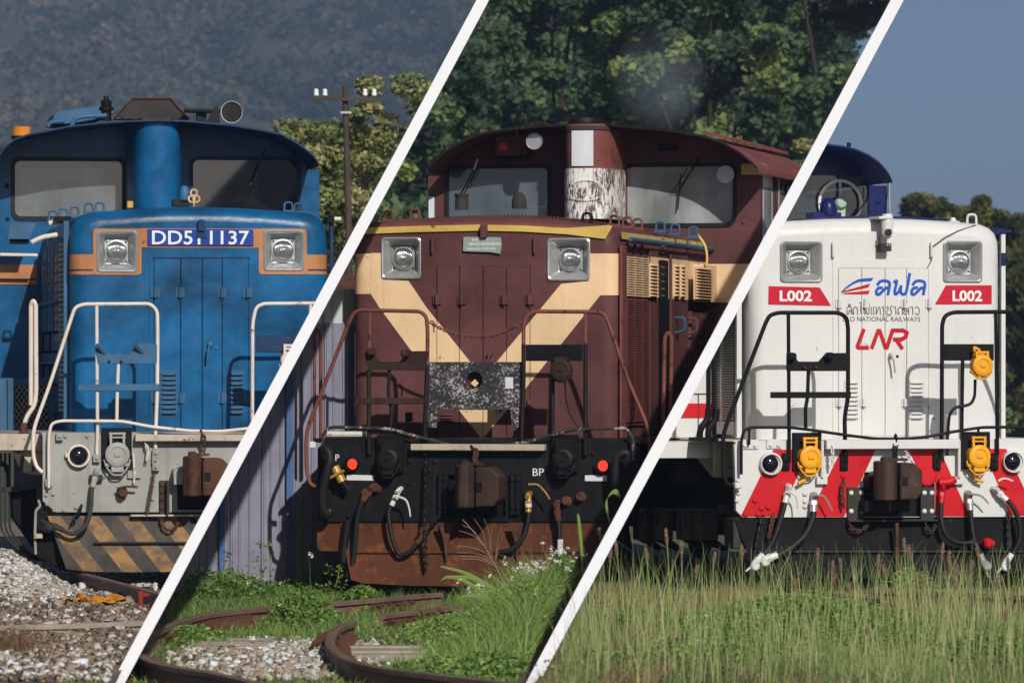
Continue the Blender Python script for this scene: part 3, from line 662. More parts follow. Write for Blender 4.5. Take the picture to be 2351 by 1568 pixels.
def coupler(L, x0, x1, y0, y1, mat, split=.47, open_jaw=False, yl=-.42):
    """automatic knuckle coupler: head block with bevelled guard arm, knuckle roller and shank"""
    W = x1 - x0; H = y1 - y0; a = x0 + W * split
    root = L.plate('coupler', [(a + 2, y0 + H * .05), (x1 - W * .18, y0 + H * .05), (x1, y0 + H * .25), (x1, y1 - H * .2), (x1 - W * .12, y1 - H * .03), (a + 2, y1 - H * .02)], yl, yl + .30, mat, bevel=.012)
    g = M(); p0, p1 = L.P(x0, y1, yl), L.P(a, y0, yl); cx = (p0.x + p1.x) / 2; rr = (p1.x - p0.x) / 2
    g.plate([(cx + math.cos(t) * rr * (1 if abs(math.cos(t)) > .3 else .95), yl + .08 + math.sin(t) * .13) for t in np.linspace(math.pi / 8, 2 * math.pi + math.pi / 8, 9)[:-1]], [], 0, 1)
    v = [(x[0], x[2], p0.z + (p1.z - p0.z) * x[1]) for x in g.v]; g.v = v; mk('knuckle', g, mat, root, bevel=.014)
    g = M(); g.lathe((cx, yl + .06, p1.z), [(rr * .45, 0), (rr * .45, .03), (rr * .3, .04)], 10, 'z'); g.box(cx - rr * .3, p1.x + rr * .8, yl + .02, yl + .12, p1.z + .0, p1.z + .022); mk('knuckle_pin', g, mat, root)
    g = M(); q = L.P(x0 + W * .5, y0 + H * .5, 0); g.box(q.x - .12, q.x + .12, yl + .28, .3, q.z - .10, q.z + .10); mk('shank', g, mat, root)
    g = M(); j = L.P(a + 6, y0 + H * .5, yl); g.box(j.x, j.x + W * .12 * U, yl - .012, yl + .05, j.z - H * .10 * U, j.z + H * .10 * U); mk('jaw_slot', g, black_p, root)
    return root
def bolt(L, px, py, yl, mat, r=.014, parent=None):
    return L.lathe('bolt', px, py, yl, [(r, 0), (r, -.010), (r * .6, -.016), (.001, -.017)], mat, parent, 6, smooth=False)
def cab(L, arch, y_eave, xl, xr, zdeck, yC, yR, roofm, wallm, wins, over=.62, roof_t=5, holes_extra=(), lift=0):
    """arched roof shell with deep front overhang, front wall with window holes, side and rear walls"""
    g = M(); A = L.poly(arch, yC - over); A2 = [(x, z - .017) for x, z in A]; n_ = len(A)
    v = [(x, yC - over, z) for x, z in A] + [(x, yC - over, z) for x, z in A2] + [(x, yR + .25, z) for x, z in A] + [(x, yR + .25, z) for x, z in A2]
    f = []
    for i in range(n_ - 1):
        f += [(i, i + 1, n_ + i + 1, n_ + i), (2 * n_ + i, 3 * n_ + i, 3 * n_ + i + 1, 2 * n_ + i + 1), (i, 2 * n_ + i, 2 * n_ + i + 1, i + 1), (n_ + i, n_ + i + 1, 3 * n_ + i + 1, 3 * n_ + i)]
    f += [(0, n_, 3 * n_, 2 * n_), (n_ - 1, 3 * n_ - 1, 4 * n_ - 1, 2 * n_ - 1)]
    g.add(v, f); roof = mk('cab_roof', g, roofm, L.root)
    a, b2 = L.P(xl, zdeck, yC), L.P(xr, zdeck, yC); xL, xR, zb = a.x, b2.x, a.z
    ins = [(max(xL, min(xR, x)), z - .018) for x, z in A]; top = []
    for p in ins:
        if not top or abs(p[0] - top[-1][0]) > .004: top.append(p)
    def archz(x):
        for (x0_, z0_), (x1_, z1_) in zip(A, A[1:]):
            if x0_ <= x <= x1_: return z0_ + (z1_ - z0_) * (x - x0_) / max(1e-6, x1_ - x0_) - .018
        return (A[0] if x < A[0][0] else A[-1])[1] - .018
    xs = sorted(set([xL, xR] + [p[0] for p in A if xL < p[0] < xR]))
    outer = [(xL, zb)] + [(x, archz(x)) for x in xs] + [(xR, zb)]
    holes = []
    for wn in wins:
        p0, p1 = L.P(wn['x0'], wn['y1'], yC), L.P(wn['x1'], wn['y0'], yC); holes.append(rrect(p0.x, p1.x, p0.z, p1.z, wn.get('r', .07)))
    for h in holes_extra: holes.append(L.poly(h, yC))
    g = M(); g.plate(outer, holes, yC, yC + .04); wall = mk('cab_front_wall', g, wallm, L.root)
    for wn, h in zip(wins, holes):
        p0, p1 = L.P(wn['x0'], wn['y1'], yC), L.P(wn['x1'], wn['y0'], yC); t = .026
        g = M(); g.plate(rrect(p0.x - .012, p1.x + .012, p0.z - .012, p1.z + .012, wn.get('r', .07) + .01), [rrect(p0.x + t, p1.x - t, p0.z + t, p1.z - t, wn.get('r', .07) * .8)], yC - .014, yC + .02)
        fr = mk('window_frame', g, wn.get('frame', rubber), L.root)
        g = M(); g.box(p0.x + .004, p1.x - .004, yC + .010, yC + .016, p0.z + .004, p1.z - .004); mk('pane', g, wn['glass'], fr)
    zr = archz(xL + .1) + .1; wm = (xL + xR) / 2
    g = M(); g.plate([(xL + .04, zb), (xR - .04, zb), (xR - .04, zr), (xL + .04, zr)], [rrect(xL + .35, wm - .35, zb + 2.1, zb + 2.62, .05), rrect(wm + .35, xR - .35, zb + 2.1, zb + 2.62, .05)], yR - .03, yR); mk('cab_rear_wall', g, dark_in, L.root)
    g = M(); g.box(xL + .04, xR - .04, yC + .04, yR - .03, zb + .5, zb + .55); g.box(xL + .3, xL + 1.0, yC + .5, yC + .9, zb + .55, zb + 1.5); g.box(xR - 1.1, xR - .5, yC + 1.3, yC + 1.6, zb + .55, zb + 1.75); mk('control_desk', g, under_grey, L.root)
    for sx_ in (xL + .55, xR - 1.05):
        g = M(); g.box(sx_, sx_ + .46, yC + 1.1, yC + 1.2, zb + 1.2, zb + 2.25); g.box(sx_ + .1, sx_ + .36, yC + 1.1, yC + 1.18, zb + 2.27, zb + 2.45); g.box(sx_, sx_ + .46, yC + .7, yC + 1.1, zb + 1.2, zb + 1.3); mk('driver_seat', g, dark_in, L.root, bevel=.03)
    g = M(); g.box(xL + .25, xL + .62, yC + .25, yC + .5, zb + 1.3, zb + 2.2); g.box(xR - .9, xR - .3, yC + .3, yC + .6, zb + 1.3, zb + 2.15); mk('instrument_box', g, grey_p, L.root, bevel=.02)
    return dict(xL=xL, xR=xR, zb=zb, zt=archz(xL), zR=archz(xR), arch=A, wall=wall, roof=roof)
def cab_sides(L, c, yC, yR, mat, sides=('L', 'R'), openings=()):
    for s_ in sides:
        x = c['xL'] if s_ == 'L' else c['xR']; zt = (c['zt'] if s_ == 'L' else c['zR']) - .005; g = M()
        t = .04 if s_ == 'L' else -.04
        g.plate([(yC + .041, c['zb']), (yC + .041, zt), (yR, zt), (yR, c['zb'])], [h for sd, h in openings if sd == s_], *(sorted((x, x + t))), ax='x'); mk('cab_side_wall', g, mat, L.root)
def seam(L, x, y0, y1, yl, parent=None):
    return L.rect('panel_gap', x - .55, x + .55, y0, y1, yl - .0015, yl + .002, under, parent, 0)
def pillar(L, x0, x1, ytop, ybot, yC, depth, mat):
    a, b2 = L.P(x0, ybot, yC - depth), L.P(x1, ytop, yC - depth); cx, hw = (a.x + b2.x) / 2, (b2.x - a.x) / 2; pts = [(cx + hw, yC)]
    for k in range(13):
        t = math.pi * k / 12; pts.append((cx + hw * abs(math.cos(t)) ** .55 * (1 if math.cos(t) > 0 else -1), yC - depth * .15 - depth * .85 * math.sin(t) ** .6))
    pts.append((cx - hw, yC)); n_ = len(pts); g = M()
    g.add([(x, y, a.z) for x, y in pts] + [(x, y, b2.z) for x, y in pts], [(i, i + 1, n_ + i + 1, n_ + i) for i in range(n_ - 1)] + [tuple(range(n_)), tuple(range(n_, 2 * n_))])
    return mk('exhaust_pillar', g, mat, L.root, True), cx, hw, pts
def lift_eye(L, px, py, yl, mat, s=1.0):
    p = L.P(px, py, yl); w_, h_ = .036 * s, .075 * s; g = M(); g.tube(fillet([(p.x - w_, yl, p.z), (p.x - w_, yl, p.z + h_), (p.x + w_, yl, p.z + h_), (p.x + w_, yl, p.z)], .034 * s, 5), .010 * s, 7)
    g.box(p.x - w_ - .014, p.x + w_ + .014, yl - .02, yl + .02, p.z - .02, p.z + .004); return mk('lifting_eye', g, mat, L.root, True)
def underframe(L, zdeck, hw, grimy=under, wheel=True, zrail=.15):
    root = L.root; g = M(); g.box(-hw + .25, hw - .25, .07, 9, zdeck - .85, zdeck - .08); mk('main_frame', g, grimy, root)
    for yb in (1.9, 4.1):
        for s_ in (-1, 1):
            g = M(); g.lathe((s_ * .56, yb, zrail + .43), [(.30, -.03), (.43, -.03), (.45, .03), (.43, .05), (.30, .05)], 28, 'x')
            wl = mk('wheel', g, under, root, True); g = M(); g.lathe((s_ * .62, yb, zrail + .43), [(.14, 0), (.12, s_ * .14)], 14, 'x'); mk('axle_box', g, grimy, wl, True)
        g = M(); g.tube([(-.6, yb, zrail + .43), (.6, yb, zrail + .43)], .08, 10); mk('axle', g, under, root)
    for s_ in (-1, 1):
        g = M(); g.box(s_ * .80 - .06, s_ * .80 + .06, 1.2, 4.8, zrail + .38, zrail + .66); mk('bogie_frame', g, grimy, root, bevel=.02)
def lettering(L, body, x0, x1, y0, y1, yl, mat, bold=0.0, shear=0.0, parent=None, ext=.0015, name='lettering'):
    c = bpy.data.curves.new('t', 'FONT'); c.body = body; c.offset = bold; c.shear = shear; c.extrude = .01; c.resolution_u = 3
    o = bpy.data.objects.new('t', c); COL.objects.link(o); bpy.context.view_layer.update()
    me = bpy.data.meshes.new_from_object(o.evaluated_get(bpy.context.evaluated_depsgraph_get())); bpy.data.objects.remove(o)
    V = np.array([v.co[:] for v in me.vertices]); lo, hi = V.min(0), V.max(0); a, b2 = L.P(x0, y1, yl), L.P(x1, y0, yl)
    for v in me.vertices:
        fx, fz = (v.co.x - lo[0]) / (hi[0] - lo[0]), (v.co.y - lo[1]) / (hi[1] - lo[1])
        v.co = (a.x + (b2.x - a.x) * fx, yl - (.001 if v.co.z > 0 else -.0005), a.z + (b2.z - a.z) * fz)
    me.materials.clear(); me.materials.append(mat); ob = bpy.data.objects.new(name, me); COL.objects.link(ob); ob.parent = parent or L.root; return ob
def strokes(L, glyphs, x0, y0, x1, y1, yl, th, mat, shear=0.0, parent=None, name='lettering'):
    """ribbon strokes drawn in a box; glyphs = list of polylines in 0..1 coordinates"""
    a, b2 = L.P(x0, y1, yl), L.P(x1, y0, yl); W, H = b2.x - a.x, b2.z - a.z; g = M()
    for gl in glyphs:
        p = [Vector((a.x + W * x + shear * H * (z - .0), 0, a.z + H * z)) for x, z in gl]; n_ = len(p)
        for i in range(n_ - 1):
            d = (p[i + 1] - p[i]); ln = d.length
            if ln < 1e-6: continue
            d /= ln; s_ = Vector((-d.z, 0, d.x)) * th / 2; e = d * th * .30; k = .00012 * i
            v = [p[i] - e - s_, p[i + 1] + e - s_, p[i + 1] + e + s_, p[i] - e + s_]
            g.add([(q.x, yl - .0015 - k, q.z) for q in v], [(0, 1, 2, 3)])
    return mk(name, g, mat, parent or L.root)
def smooth2(pts, seg=4):
    return [(p.x, p.y) for p in curve([(x, z, 0) for x, z in pts], seg)]
# ================================================================== blue locomotive (left)
B = Loco('blue_locomotive', 'faded blue diesel locomotive with ochre band and white handrails on gravel', -2.62, 45.0, -8.6, ZG['left'])
hl = [(223, 314, 531, 624), (606, 697, 530, 621)]
sq = lambda x0, x1, y0, y1, m_=3: [(x0 + m_, y1 - m_), (x1 - m_, y1 - m_), (x1 - m_, y0 + m_), (x0 + m_, y0 + m_)]
hood(B, [(162, 992), (162, 760), (162, 560), (163, 540), (167, 518), (175, 504), (188, 494), (210, 488), (300, 480), (380, 476), (456, 474.5), (540, 477), (620, 482), (700, 488), (724, 494), (738, 504), (747, 519), (751, 540), (752, 560), (752, 760), (752, 992)], .75, 5.0, .13, blue, [sq(*h) for h in hl])
yN = .75
zt = lambda y: B.P(460, y, yN).z
band(B, 'L', zt(631), zt(585), 5.0, B.P(216, 600, yN).x, orange); band(B, 'R', zt(629), zt(584), 5.0, B.P(702, 600, yN).x, orange)
band(B, 'L', zt(622.5), zt(619), 5.0, B.P(213, 600, yN).x, blue_dk, off=.006); band(B, 'R', zt(621), zt(617.5), 5.0, B.P(706, 600, yN).x, blue_dk, off=.006)
for (a, b2, c, d), (e, f_, g_, h_) in (((214, 325, 525, 631), hl[0]), ((594, 704, 525, 630), hl[1])):
    o_ = [(x, z) for x, z in rrect(B.P(a, d, yN).x, B.P(b2, c, yN).x, B.P(a, d, yN).z, B.P(b2, c, yN).z, .03)]
    i_ = [(B.P(x, y, yN).x, B.P(x, y, yN).z) for x, y in sq(e, f_, g_, h_, 1)]
    g = M(); g.plate(o_, [i_], yN - .0075, yN - .001); mk('headlight_surround', g, orange, B.root)
B.rect('stripe', 322, 596, 525.5, 568, yN - .006, yN - .001, orange, bevel=0)
for h in hl: headlight(B, *h, alu, .095)
pl = B.rect('number_plate', 339, 582, 527, 564, yN - .022, yN - .007, plate_blue, bevel=.003)
lettering(B, 'DD51', 349, 460, 530, 561.5, yN - .0225, letter_w, .012, parent=pl); lettering(B, '1137', 482, 572, 530, 561.5, yN - .0225, letter_w, .012, parent=pl)
B.rect('lamp_bracket', 455, 469, 505, 531, yN - .06, yN - .024, blue_dk); B.plate('bracket_foot', [(452, 520), (472, 520), (474, 546), (450, 546)], yN - .034, yN - .026, blue_dk)
door = B.rect('access_door_panel', 344, 583, 569, 991, yN - .007, yN - .001, blue, bevel=0)
for x0, x1 in ((354.5, 414), (416, 463.5), (465.5, 509.5), (511, 569.5)): B.rect('access_door', x0, x1, 594, 985, yN - .013, yN - .0075, blue, bevel=.003)
B.tube('door_gutter', [(350, 592), (574, 592)], .006, blue_dk, yl=yN - .012, rnd=0)
for x in (415, 464.5, 510.3): seam(B, x, 594, 985, yN - .013)
for x in (353, 571): seam(B, x, 594, 985, yN - .0075)
B.rect('panel_gap', 353, 571, 592.6, 593.8, yN - .009, yN - .005, under, bevel=0)
for x in (356, 413, 509, 568):
    hinge(B, x, 672, blue_hw); 
for x in (356, 414, 510, 562): hinge(B, x, 914, blue_hw)
louvre(B, 368, 405, 852, 951, 9, blue_hw, yN - .013); louvre(B, 522, 559, 852, 951, 9, blue_hw, yN - .013)
hd = B.lathe('door_handle', 482, 790, yN - .013, [(.022, 0), (.022, -.05), (.014, -.055)], blue_hw, n=12); B.tube('grip', [(483, 790, yN - .065), (478, 803, yN - .09), (476, 828, yN - .09)], .009, blue_hw, hd, rnd=.02)
B.lathe('keyhole', 496, 797, yN - .013, [(.014, 0), (.014, -.008), (.006, -.009)], blue_hw, n=10)
# side of the hood: grilles, doors and louvres, seen at a flat angle
xs = B.cx - B.hw
fx = lambda y0, y1, z0, z1, t, mat, name, bev=.004: mk(name, M().box(xs - t, xs - .0005, y0, y1, z0, z1), mat, B.root, bevel=bev)
fx(.98, 1.02, 1.45, 3.2, .05, blue_hw, 'corner_flange'); gr = fx(1.06, 1.75, 1.5, 3.05, .02, black_p, 'radiator_grille')
g = M()
for k in range(34): g.box(xs - .045, xs - .02, 1.08, 1.73, 1.52 + k * .0445, 1.545 + k * .0445)
mk('grille_bars', g, mesh_m, gr)['kind'] = 'stuff'
for i_ in range(3):
    y0 = 1.85 + i_ * 1.0
    dr = fx(y0, y0 + .9, 1.5, 3.1, .018, blue_hw, 'side_door'); g = M()  # lighter paint on the doors stands in for sunlight missing on this side
    for k in range(9):
        for q in (0, .42):
            a_ = 2.15 + k * .09; g.hexa([(xs - .018, y0 + .08 + q, a_), (xs - .018, y0 + .38 + q, a_), (xs - .03, y0 + .38 + q, a_), (xs - .03, y0 + .08 + q, a_), (xs - .018, y0 + .08 + q, a_ + .06), (xs - .018, y0 + .38 + q, a_ + .06), (xs - .02, y0 + .38 + q, a_ + .06), (xs - .02, y0 + .08 + q, a_ + .06)])
    mk('louvres', g, orange if i_ == 0 else blue_hw, dr)
    for zz in (1.75, 2.05):
        g = M(); g.tube(fillet([(xs - .018, y0 + .45, zz), (xs - .09, y0 + .45, zz), (xs - .09, y0 + .45, zz + .18), (xs - .018, y0 + .45, zz + .18)], .03), .010, 6); mk('handle', g, black_p, dr, True)
for zz in (1.95, 2.5):
    g = M(); g.tube([(xs - .05, 1.95, zz), (xs - .05, 4.6, zz)], .018, 8); mk('door_bar', g, blue_hw, B.root, True)
B.plate('hood_gutter', [(131, 497), (163, 497), (163, 507), (131, 509)], 1.1, 1.6, black_p)
B.tube('bracket_pipe', [(112, 513), (150, 508)], .022, cream_rail, yl=1.6, rnd=0); B.tube('bracket_pipe', [(72, 557), (96, 545), (132, 539)], .022, cream_rail, yl=2.1)
B.tube('side_handrail', [(-60, 583.5), (86, 586.5)], .017, cream_rail, yl=4.6, rnd=0)
B.rect('corner_bracket', 750, 768, 498, 512, .95, 1.2, black_p); B.rect('corner_post', 757, 766, 505, 760, 1.0, 1.05, blue_dk); B.tube('bracket_pipe', [(762, 503), (783, 503)], .018, cream_rail, yl=1.0, rnd=0)
# cab
arch = [(-4, 377), (-2, 356), (14, 334), (34, 318), (70, 306), (157, 289), (230, 281), (301, 276.5), (364, 274.5), (420, 276), (525, 285), (590, 295), (647, 307), (682, 327), (705, 343), (720, 356), (729, 368), (732, 378)]
W1 = dict(x0=28, x1=287, y0=365, y1=503, glass=glass_grey); W2 = dict(x0=437, x1=688, y0=363, y1=503, glass=mat_glass('black_cab_glass', (.005, .006, .008), .04, .82), frame=blue_dk)  # near-black pane of the right window paints in the unlit cab inside
c = cab(B, arch, 376, -8, 733, 992, 5.0, 7.4, blue_dk, blue, [W1, W2], .92); cab_sides(B, c, 5.0, 7.4, blue)
B.rect('window_reveal', 45, 131, 414, 419, 5.03, 5.06, alu); B.rect('window_reveal', 124, 131, 414, 500, 5.03, 5.06, alu)
pi_, *_ = pillar(B, 303, 425, 279, 478, 5.0, .86, blue)
B.rect('exhaust_outlet', 326, 392, 270, 281, 4.6, 4.9, rust_m, pi_)
B.plate('chimney_hood', [(260, 275), (304, 226), (392, 226), (434, 275)], 5.1, 5.3, under_grey, bevel=.004)
g = M(); 
for a_, b_ in (((260, 275), (304, 226)), ((304, 226), (392, 226)), ((392, 226), (434, 275))): g.tube([B.P(*a_, 5.09), B.P(*b_, 5.09)], .010, 6)
mk('chimney_flange', g, rust_m, B.root)
for k in range(10):
    bolt(B, 262 + k * 19, 272 - (0 if 1 < k < 8 else 2), 5.09, rust_m, .010)
B.plate('roof_duct', [(118, 285), (124, 262), (133, 256), (228, 243), (262, 238), (262, 262), (228, 274), (160, 286)], 5.3, 6.2, blue_hw, bevel=.01)
v_ = B.lathe('roof_valve', 244, 278, 5.0, [(.05, 0), (.05, .10), (.07, .10), (.07, .13), (.05, .14), (.055, .19), (.03, .20), (.02, .235), (.005, .24)], black_p, n=14, axis='z')
B.tube('roof_pipe', [(165, 290), (172, 272), (190, 268), (245, 266)], .022, blue_hw, yl=4.85, rnd=.08); B.tube('roof_pipe', [(109, 292), (116, 281), (146, 279)], .022, blue_hw, yl=5.0, rnd=.08)
for x in (72, 640): B.tube('rain_pin', [(x, 308, 4.4), (x, 293, 4.4)], .012, blue_hw, rnd=0)
bc = B.lathe('beacon_lamp', 52, 314, 5.2, [(.10, 0), (.10, .05), (.095, .09), (.03, .10)], amber_m, n=18, axis='z'); B.lathe('beacon_base', 52, 320, 5.2, [(.11, 0), (.11, .03)], black_p, bc, 18, 'z')
hn = B.lathe('horn', 532, 258, 4.5, [(.103, -.02), (.108, -.03), (.103, -.035), (.085, .02), (.045, .14), (.02, .26), (.018, .4), (.05, .42), (.05, .5)], black_worn, n=28)
g = M(); p_ = B.P(532, 258, 4.465); g.tube([(p_.x + math.cos(t) * .103, p_.y, p_.z + math.sin(t) * .103) for t in np.linspace(0, 2 * math.pi, 25)], .006, 6); mk('horn_rim', g, alu, hn, True); B.lathe('horn_throat_dark', 532, 256, 4.5, [(.074, .02), (.001, .021)], black_p, hn, cap=False)  # black disc paints the shaded inside of the horn bell
B.tube('horn_pipe', [(423, 255, 5.0), (470, 256, 4.95), (512, 256, 4.9)], .02, black_worn, hn, rnd=0); B.plate('horn_bracket', [(474, 282), (492, 246), (500, 240), (506, 284)], 4.85, 4.9, black_worn, hn); B.rect('horn_bracket', 452, 474, 258, 280, 5.0, 5.1, black_worn, hn)
w_ = B.tube('wiper', [(609, 343, 4.96), (592, 382, 4.94), (576, 420, 4.96)], .006, black_p, rnd=0, n=5)
B.tube('wiper_blade', [(600, 360, 4.965), (575, 425, 4.965)], .004, alu, w_, rnd=0, n=4)
dm = B.lathe('dome_lamp', 423.5, 461, 1.5, [(.075, 0), (.048, .005), (.047, .07), (.040, .105), (.022, .13), (.003, .137)], blue_hw, n=18, axis='z'); B.rect('lamp_stand', 396, 434, 458, 474, 1.45, 1.56, black_worn, dm)
em = None
for x, y in ((445, 443), (440, 457.5), (451, 457.5)):
    r_ = .028; p = B.P(x, y, 1.2); g = M(); g.tube([(p.x + math.cos(t) * r_, 1.2, p.z + math.sin(t) * r_) for t in np.linspace(0, 2 * math.pi, 15)], .0095, 6)
    if em is None: em = mk('ring_emblem', g, gold_m, B.root, True)
    else: mk('ring', g, gold_m, em, True)
B.tube('emblem_stand', [(445, 460, 1.2), (445, 474, 1.2)], .008, gold_m, em)
for x, y, yl in ((229, 485, 1.0), (171, 495, 1.5), (145, 499, 2.4), (121, 503, 3.2), (204, 487, 1.6), (685, 487, 1.0), (662, 484, 1.5)): lift_eye(B, x, y, yl, blue_hw)
B.rect('small_valve', 292, 306, 462, 478, 1.7, 1.76, brass_m)
aw = B.plate('side_lamp_awning', [(18, 549), (24, 510), (82, 513), (68, 549)], 4.5, 4.55, blue_hw); B.rect('side_lamp', 24, 66, 548, 560, 4.55, 4.7, black_p, aw)
B.rect('cab_stripe', -30, 84, 608, 653, 4.99, 4.997, orange, bevel=0); B.rect('cab_stripe', -30, 84, 640, 643, 4.984, 4.989, blue_dk, bevel=0)
for x, y in ((15, 430), (17, 503), (296, 427), (16, 425)): bolt(B, x, y, 5.0, black_p, .02)
# battery box with expanded metal grille beside the hood
bx = B.rect('battery_box', 0, 127, 868, 996, 2.9, 4.4, blue_hw); fr2 = B.plate('grille_frame', [(18, 869), (126, 869), (126, 994), (18, 994)], 2.87, 2.895, blue_hw, bx, [[(33, 882), (112, 882), (112, 982), (33, 982)]])
B.rect('grille_back', 33, 112, 882, 982, 2.892, 2.897, black_p, bx, 0)
g = M(); a, b2 = B.P(33, 982, 2.88), B.P(112, 882, 2.88)
nd = 7
for k in range(-nd, nd):
    for s_ in (1, -1):
        x0, z0 = a.x + (b2.x - a.x) * k / nd, a.z; pts_ = []
        for q in range(0, 21):
            t = q / 20 * (b2.z - a.z) ; x = (x0 if s_ > 0 else b2.x - (x0 - a.x)) + s_ * t * .72
            if a.x <= x <= b2.x: pts_.append((x, 2.885, z0 + t))
        if len(pts_) > 1: g.tube([pts_[0], pts_[-1]], .0042, 4)
mk('expanded_mesh', g, mesh_m, fr2)['kind'] = 'stuff'
B.rect('grille_box', -60, 14, 872, 1000, 2.5, 3.4, blue_hw)
# deck, headstock
B.rect('deck_edge', -40, 98, 996, 1034, .35, 6.8, beige_p); B.rect('deck', 96, 852, 992, 1000, .02, 5.0, grey_p)
B.plate('headstock', [(98, 1000), (112, 995), (836, 995), (852, 1000), (852, 1150), (838, 1176), (128, 1176), (98, 1150)], 0, .06, grey_p, holes=[[(407, 1072), (501, 1072), (501, 1170), (407, 1170)]], bevel=.004)
B.rect('coupler_pocket', 400, 512, 1064, 1176, .065, .5, black_p)
B.rect('step_ledge', 311, 640, 997, 1013, -.10, -.001, beige_p)
marker(B, 180, 1046, .10, cream_rail, dome_m)
B.rect('lamp_lug', 150, 158, 1040, 1050, -.05, 0, cream_rail)
socket(B, 268, 992, 1090, grey_p, black_p, 0, 31)
B.tube('socket_cable', [(306, 1040, -.05), (309, 1090, -.05), (307, 1110, -.03)], .010, cream_rail, rnd=.05); B.rect('socket_bracket', 293, 323, 1081, 1098, -.03, -.001, grey_p)
R_ = .0165
h1 = handrail(B, [(97, 1084), (84, 1072), (77, 1050), (75, 990), (113, 887), (160, 742), (172, 706), (192, 698.5), (345, 697.5), (361, 714), (362, 760), (361, 900), (357, 1000), (357, 1030)], R_, cream_rail, [[(222, 700), (223, 880), (224, 1000), (222, 1030), (224, 1058)], [(272, 833), (269, 905), (268, 966)]])
B.plate('jumper_rest', [(218, 797), (228, 789), (250, 812), (298, 814), (313, 790), (362, 790), (362, 835), (224, 835)], -.045, -.025, blue_hw, h1, bevel=.003)
for x, y in ((229, 800), (316, 799)):
    p = B.P(x, y, -.10); g = M(); g.hexa([(p.x - .04, -.13, p.z + .03), (p.x - .02, -.13, p.z + .045), (p.x + .07, -.04, p.z - .05), (p.x + .05, -.04, p.z - .065), (p.x - .04, -.10, p.z + .03), (p.x - .02, -.10, p.z + .045), (p.x + .07, -.01, p.z - .05), (p.x + .05, -.01, p.z - .065)]); mk('rest_arm', g, blue_hw, h1)
for x in (252, 280): B.lathe('peg', x, 826, -.045, [(.012, 0), (.012, -.05)], blue_hw, h1, 8)
B.rect('foot_bar', 179, 366, 881.5, 897.5, -.058, -.046, blue_hw, h1)
h2 = handrail(B, [(579, 1030), (580, 740), (588, 706), (604, 697.5), (760, 696), (790, 720), (860, 990)], R_, cream_rail, [[(713, 698), (711, 1030)], [(648, 808), (646, 960)]])
B.rect('jumper_plate', 589, 712, 771, 809, -.045, -.03, blue_dk, h2)
socket(B, 662, 790, 862, cream_rail, grey_p, -.06, 22, False, 'hanging_jumper')
h3 = B.tube('side_handrail', [(52, 990, .5), (60, 958, .5), (80, 930, .5), (83, 900, .5), (82, 700, .5), (76, 689, .5), (71, 700, .52), (71, 930, .52)], .020, cream_rail, rnd=.05); B.lathe('rail_socket', 54, 996, .5, [(.045, 0), (.03, .04), (.028, .1)], rust_m, h3, 12, 'z')
B.tube('low_pipe', [(112, 1120), (112, 1000), (118, 972), (140, 966), (280, 967), (350, 980), (437, 989), (507, 990), (567, 984), (640, 968), (800, 966)], .0135, cream_rail, yl=-.07, rnd=.05)
for x, y in ((137, 1002), (112, 1108), (222, 1052), (358, 1040), (357, 1056), (358, 1072)):
    lug = B.rect('mounting_lug', x - 8, x + 8, y - 9, y + 9, -.05, -.001, grey_p); bolt(B, x, y, -.05, grey_p, .016, lug)
for x, y in ((200, 1001), (150, 1001), (122, 1134), (106, 1136), (124, 1171), (146, 1171), (174, 1165), (108, 1157), (350, 1146), (384, 1160)): bolt(B, x, y, -.001, grey_p, .018)
lg = B.rect('iron_post', 383, 389, 1103, 1180, -.12, -.02, under_grey)
for y in (1112, 1128, 1146, 1166): bolt(B, 372, y, -.03, rust_m, .02, lg)
B.rect('post_plate', 366, 383, 1103, 1182, -.03, -.001, under_grey)
coupler(B, 421, 529, 1047, 1140, rust_m, .40)
B.plate('coupler_cheek', [(398, 1078), (420, 1070), (420, 1112), (400, 1112)], -.15, .05, grey_p)
hose(B, [(216, 1104, -.06), (211, 1124, -.08), (208, 1170, -.12), (196, 1207, -.14), (168, 1225, -.14), (140, 1214, -.12)], .020, under_grey, fitmat=grey_p, gladmat=under_grey)
B.rect('hose_bracket', 206, 236, 1090, 1104, -.06, -.001, under_grey)
ck = B.lathe('drain_cock', 280, 1130, -.02, [(.05, 0), (.05, -.04), (.035, -.05), (.035, -.08)], rust_m, n=12); B.tube('lever', [(268, 1122, -.08), (290, 1116, -.09), (316, 1118, -.09)], .010, rust_m, ck)
chain(B, 'safety_chain', [(332, 1016, -.06), (340, 1034, -.08), (336, 1062, -.08)], cream_rail); chain(B, 'safety_chain', [(354, 1080, -.06), (350, 1110, -.08), (338, 1180, -.09)], rust_m); chain(B, 'safety_chain', [(369, 1186, -.05), (376, 1208, -.08), (390, 1218, -.08), (404, 1208, -.08), (413, 1188, -.05)], rust_m)
chain(B, 'safety_chain', [(187, 1160, -.05), (178, 1180, -.07), (160, 1205, -.09)], black_worn, .045, .008); chain(B, 'coupler_chain', [(462, 989, -.09), (468, 1008, -.12), (466, 1030, -.14), (465, 1048, -.2)], rust_m, .06, .009)
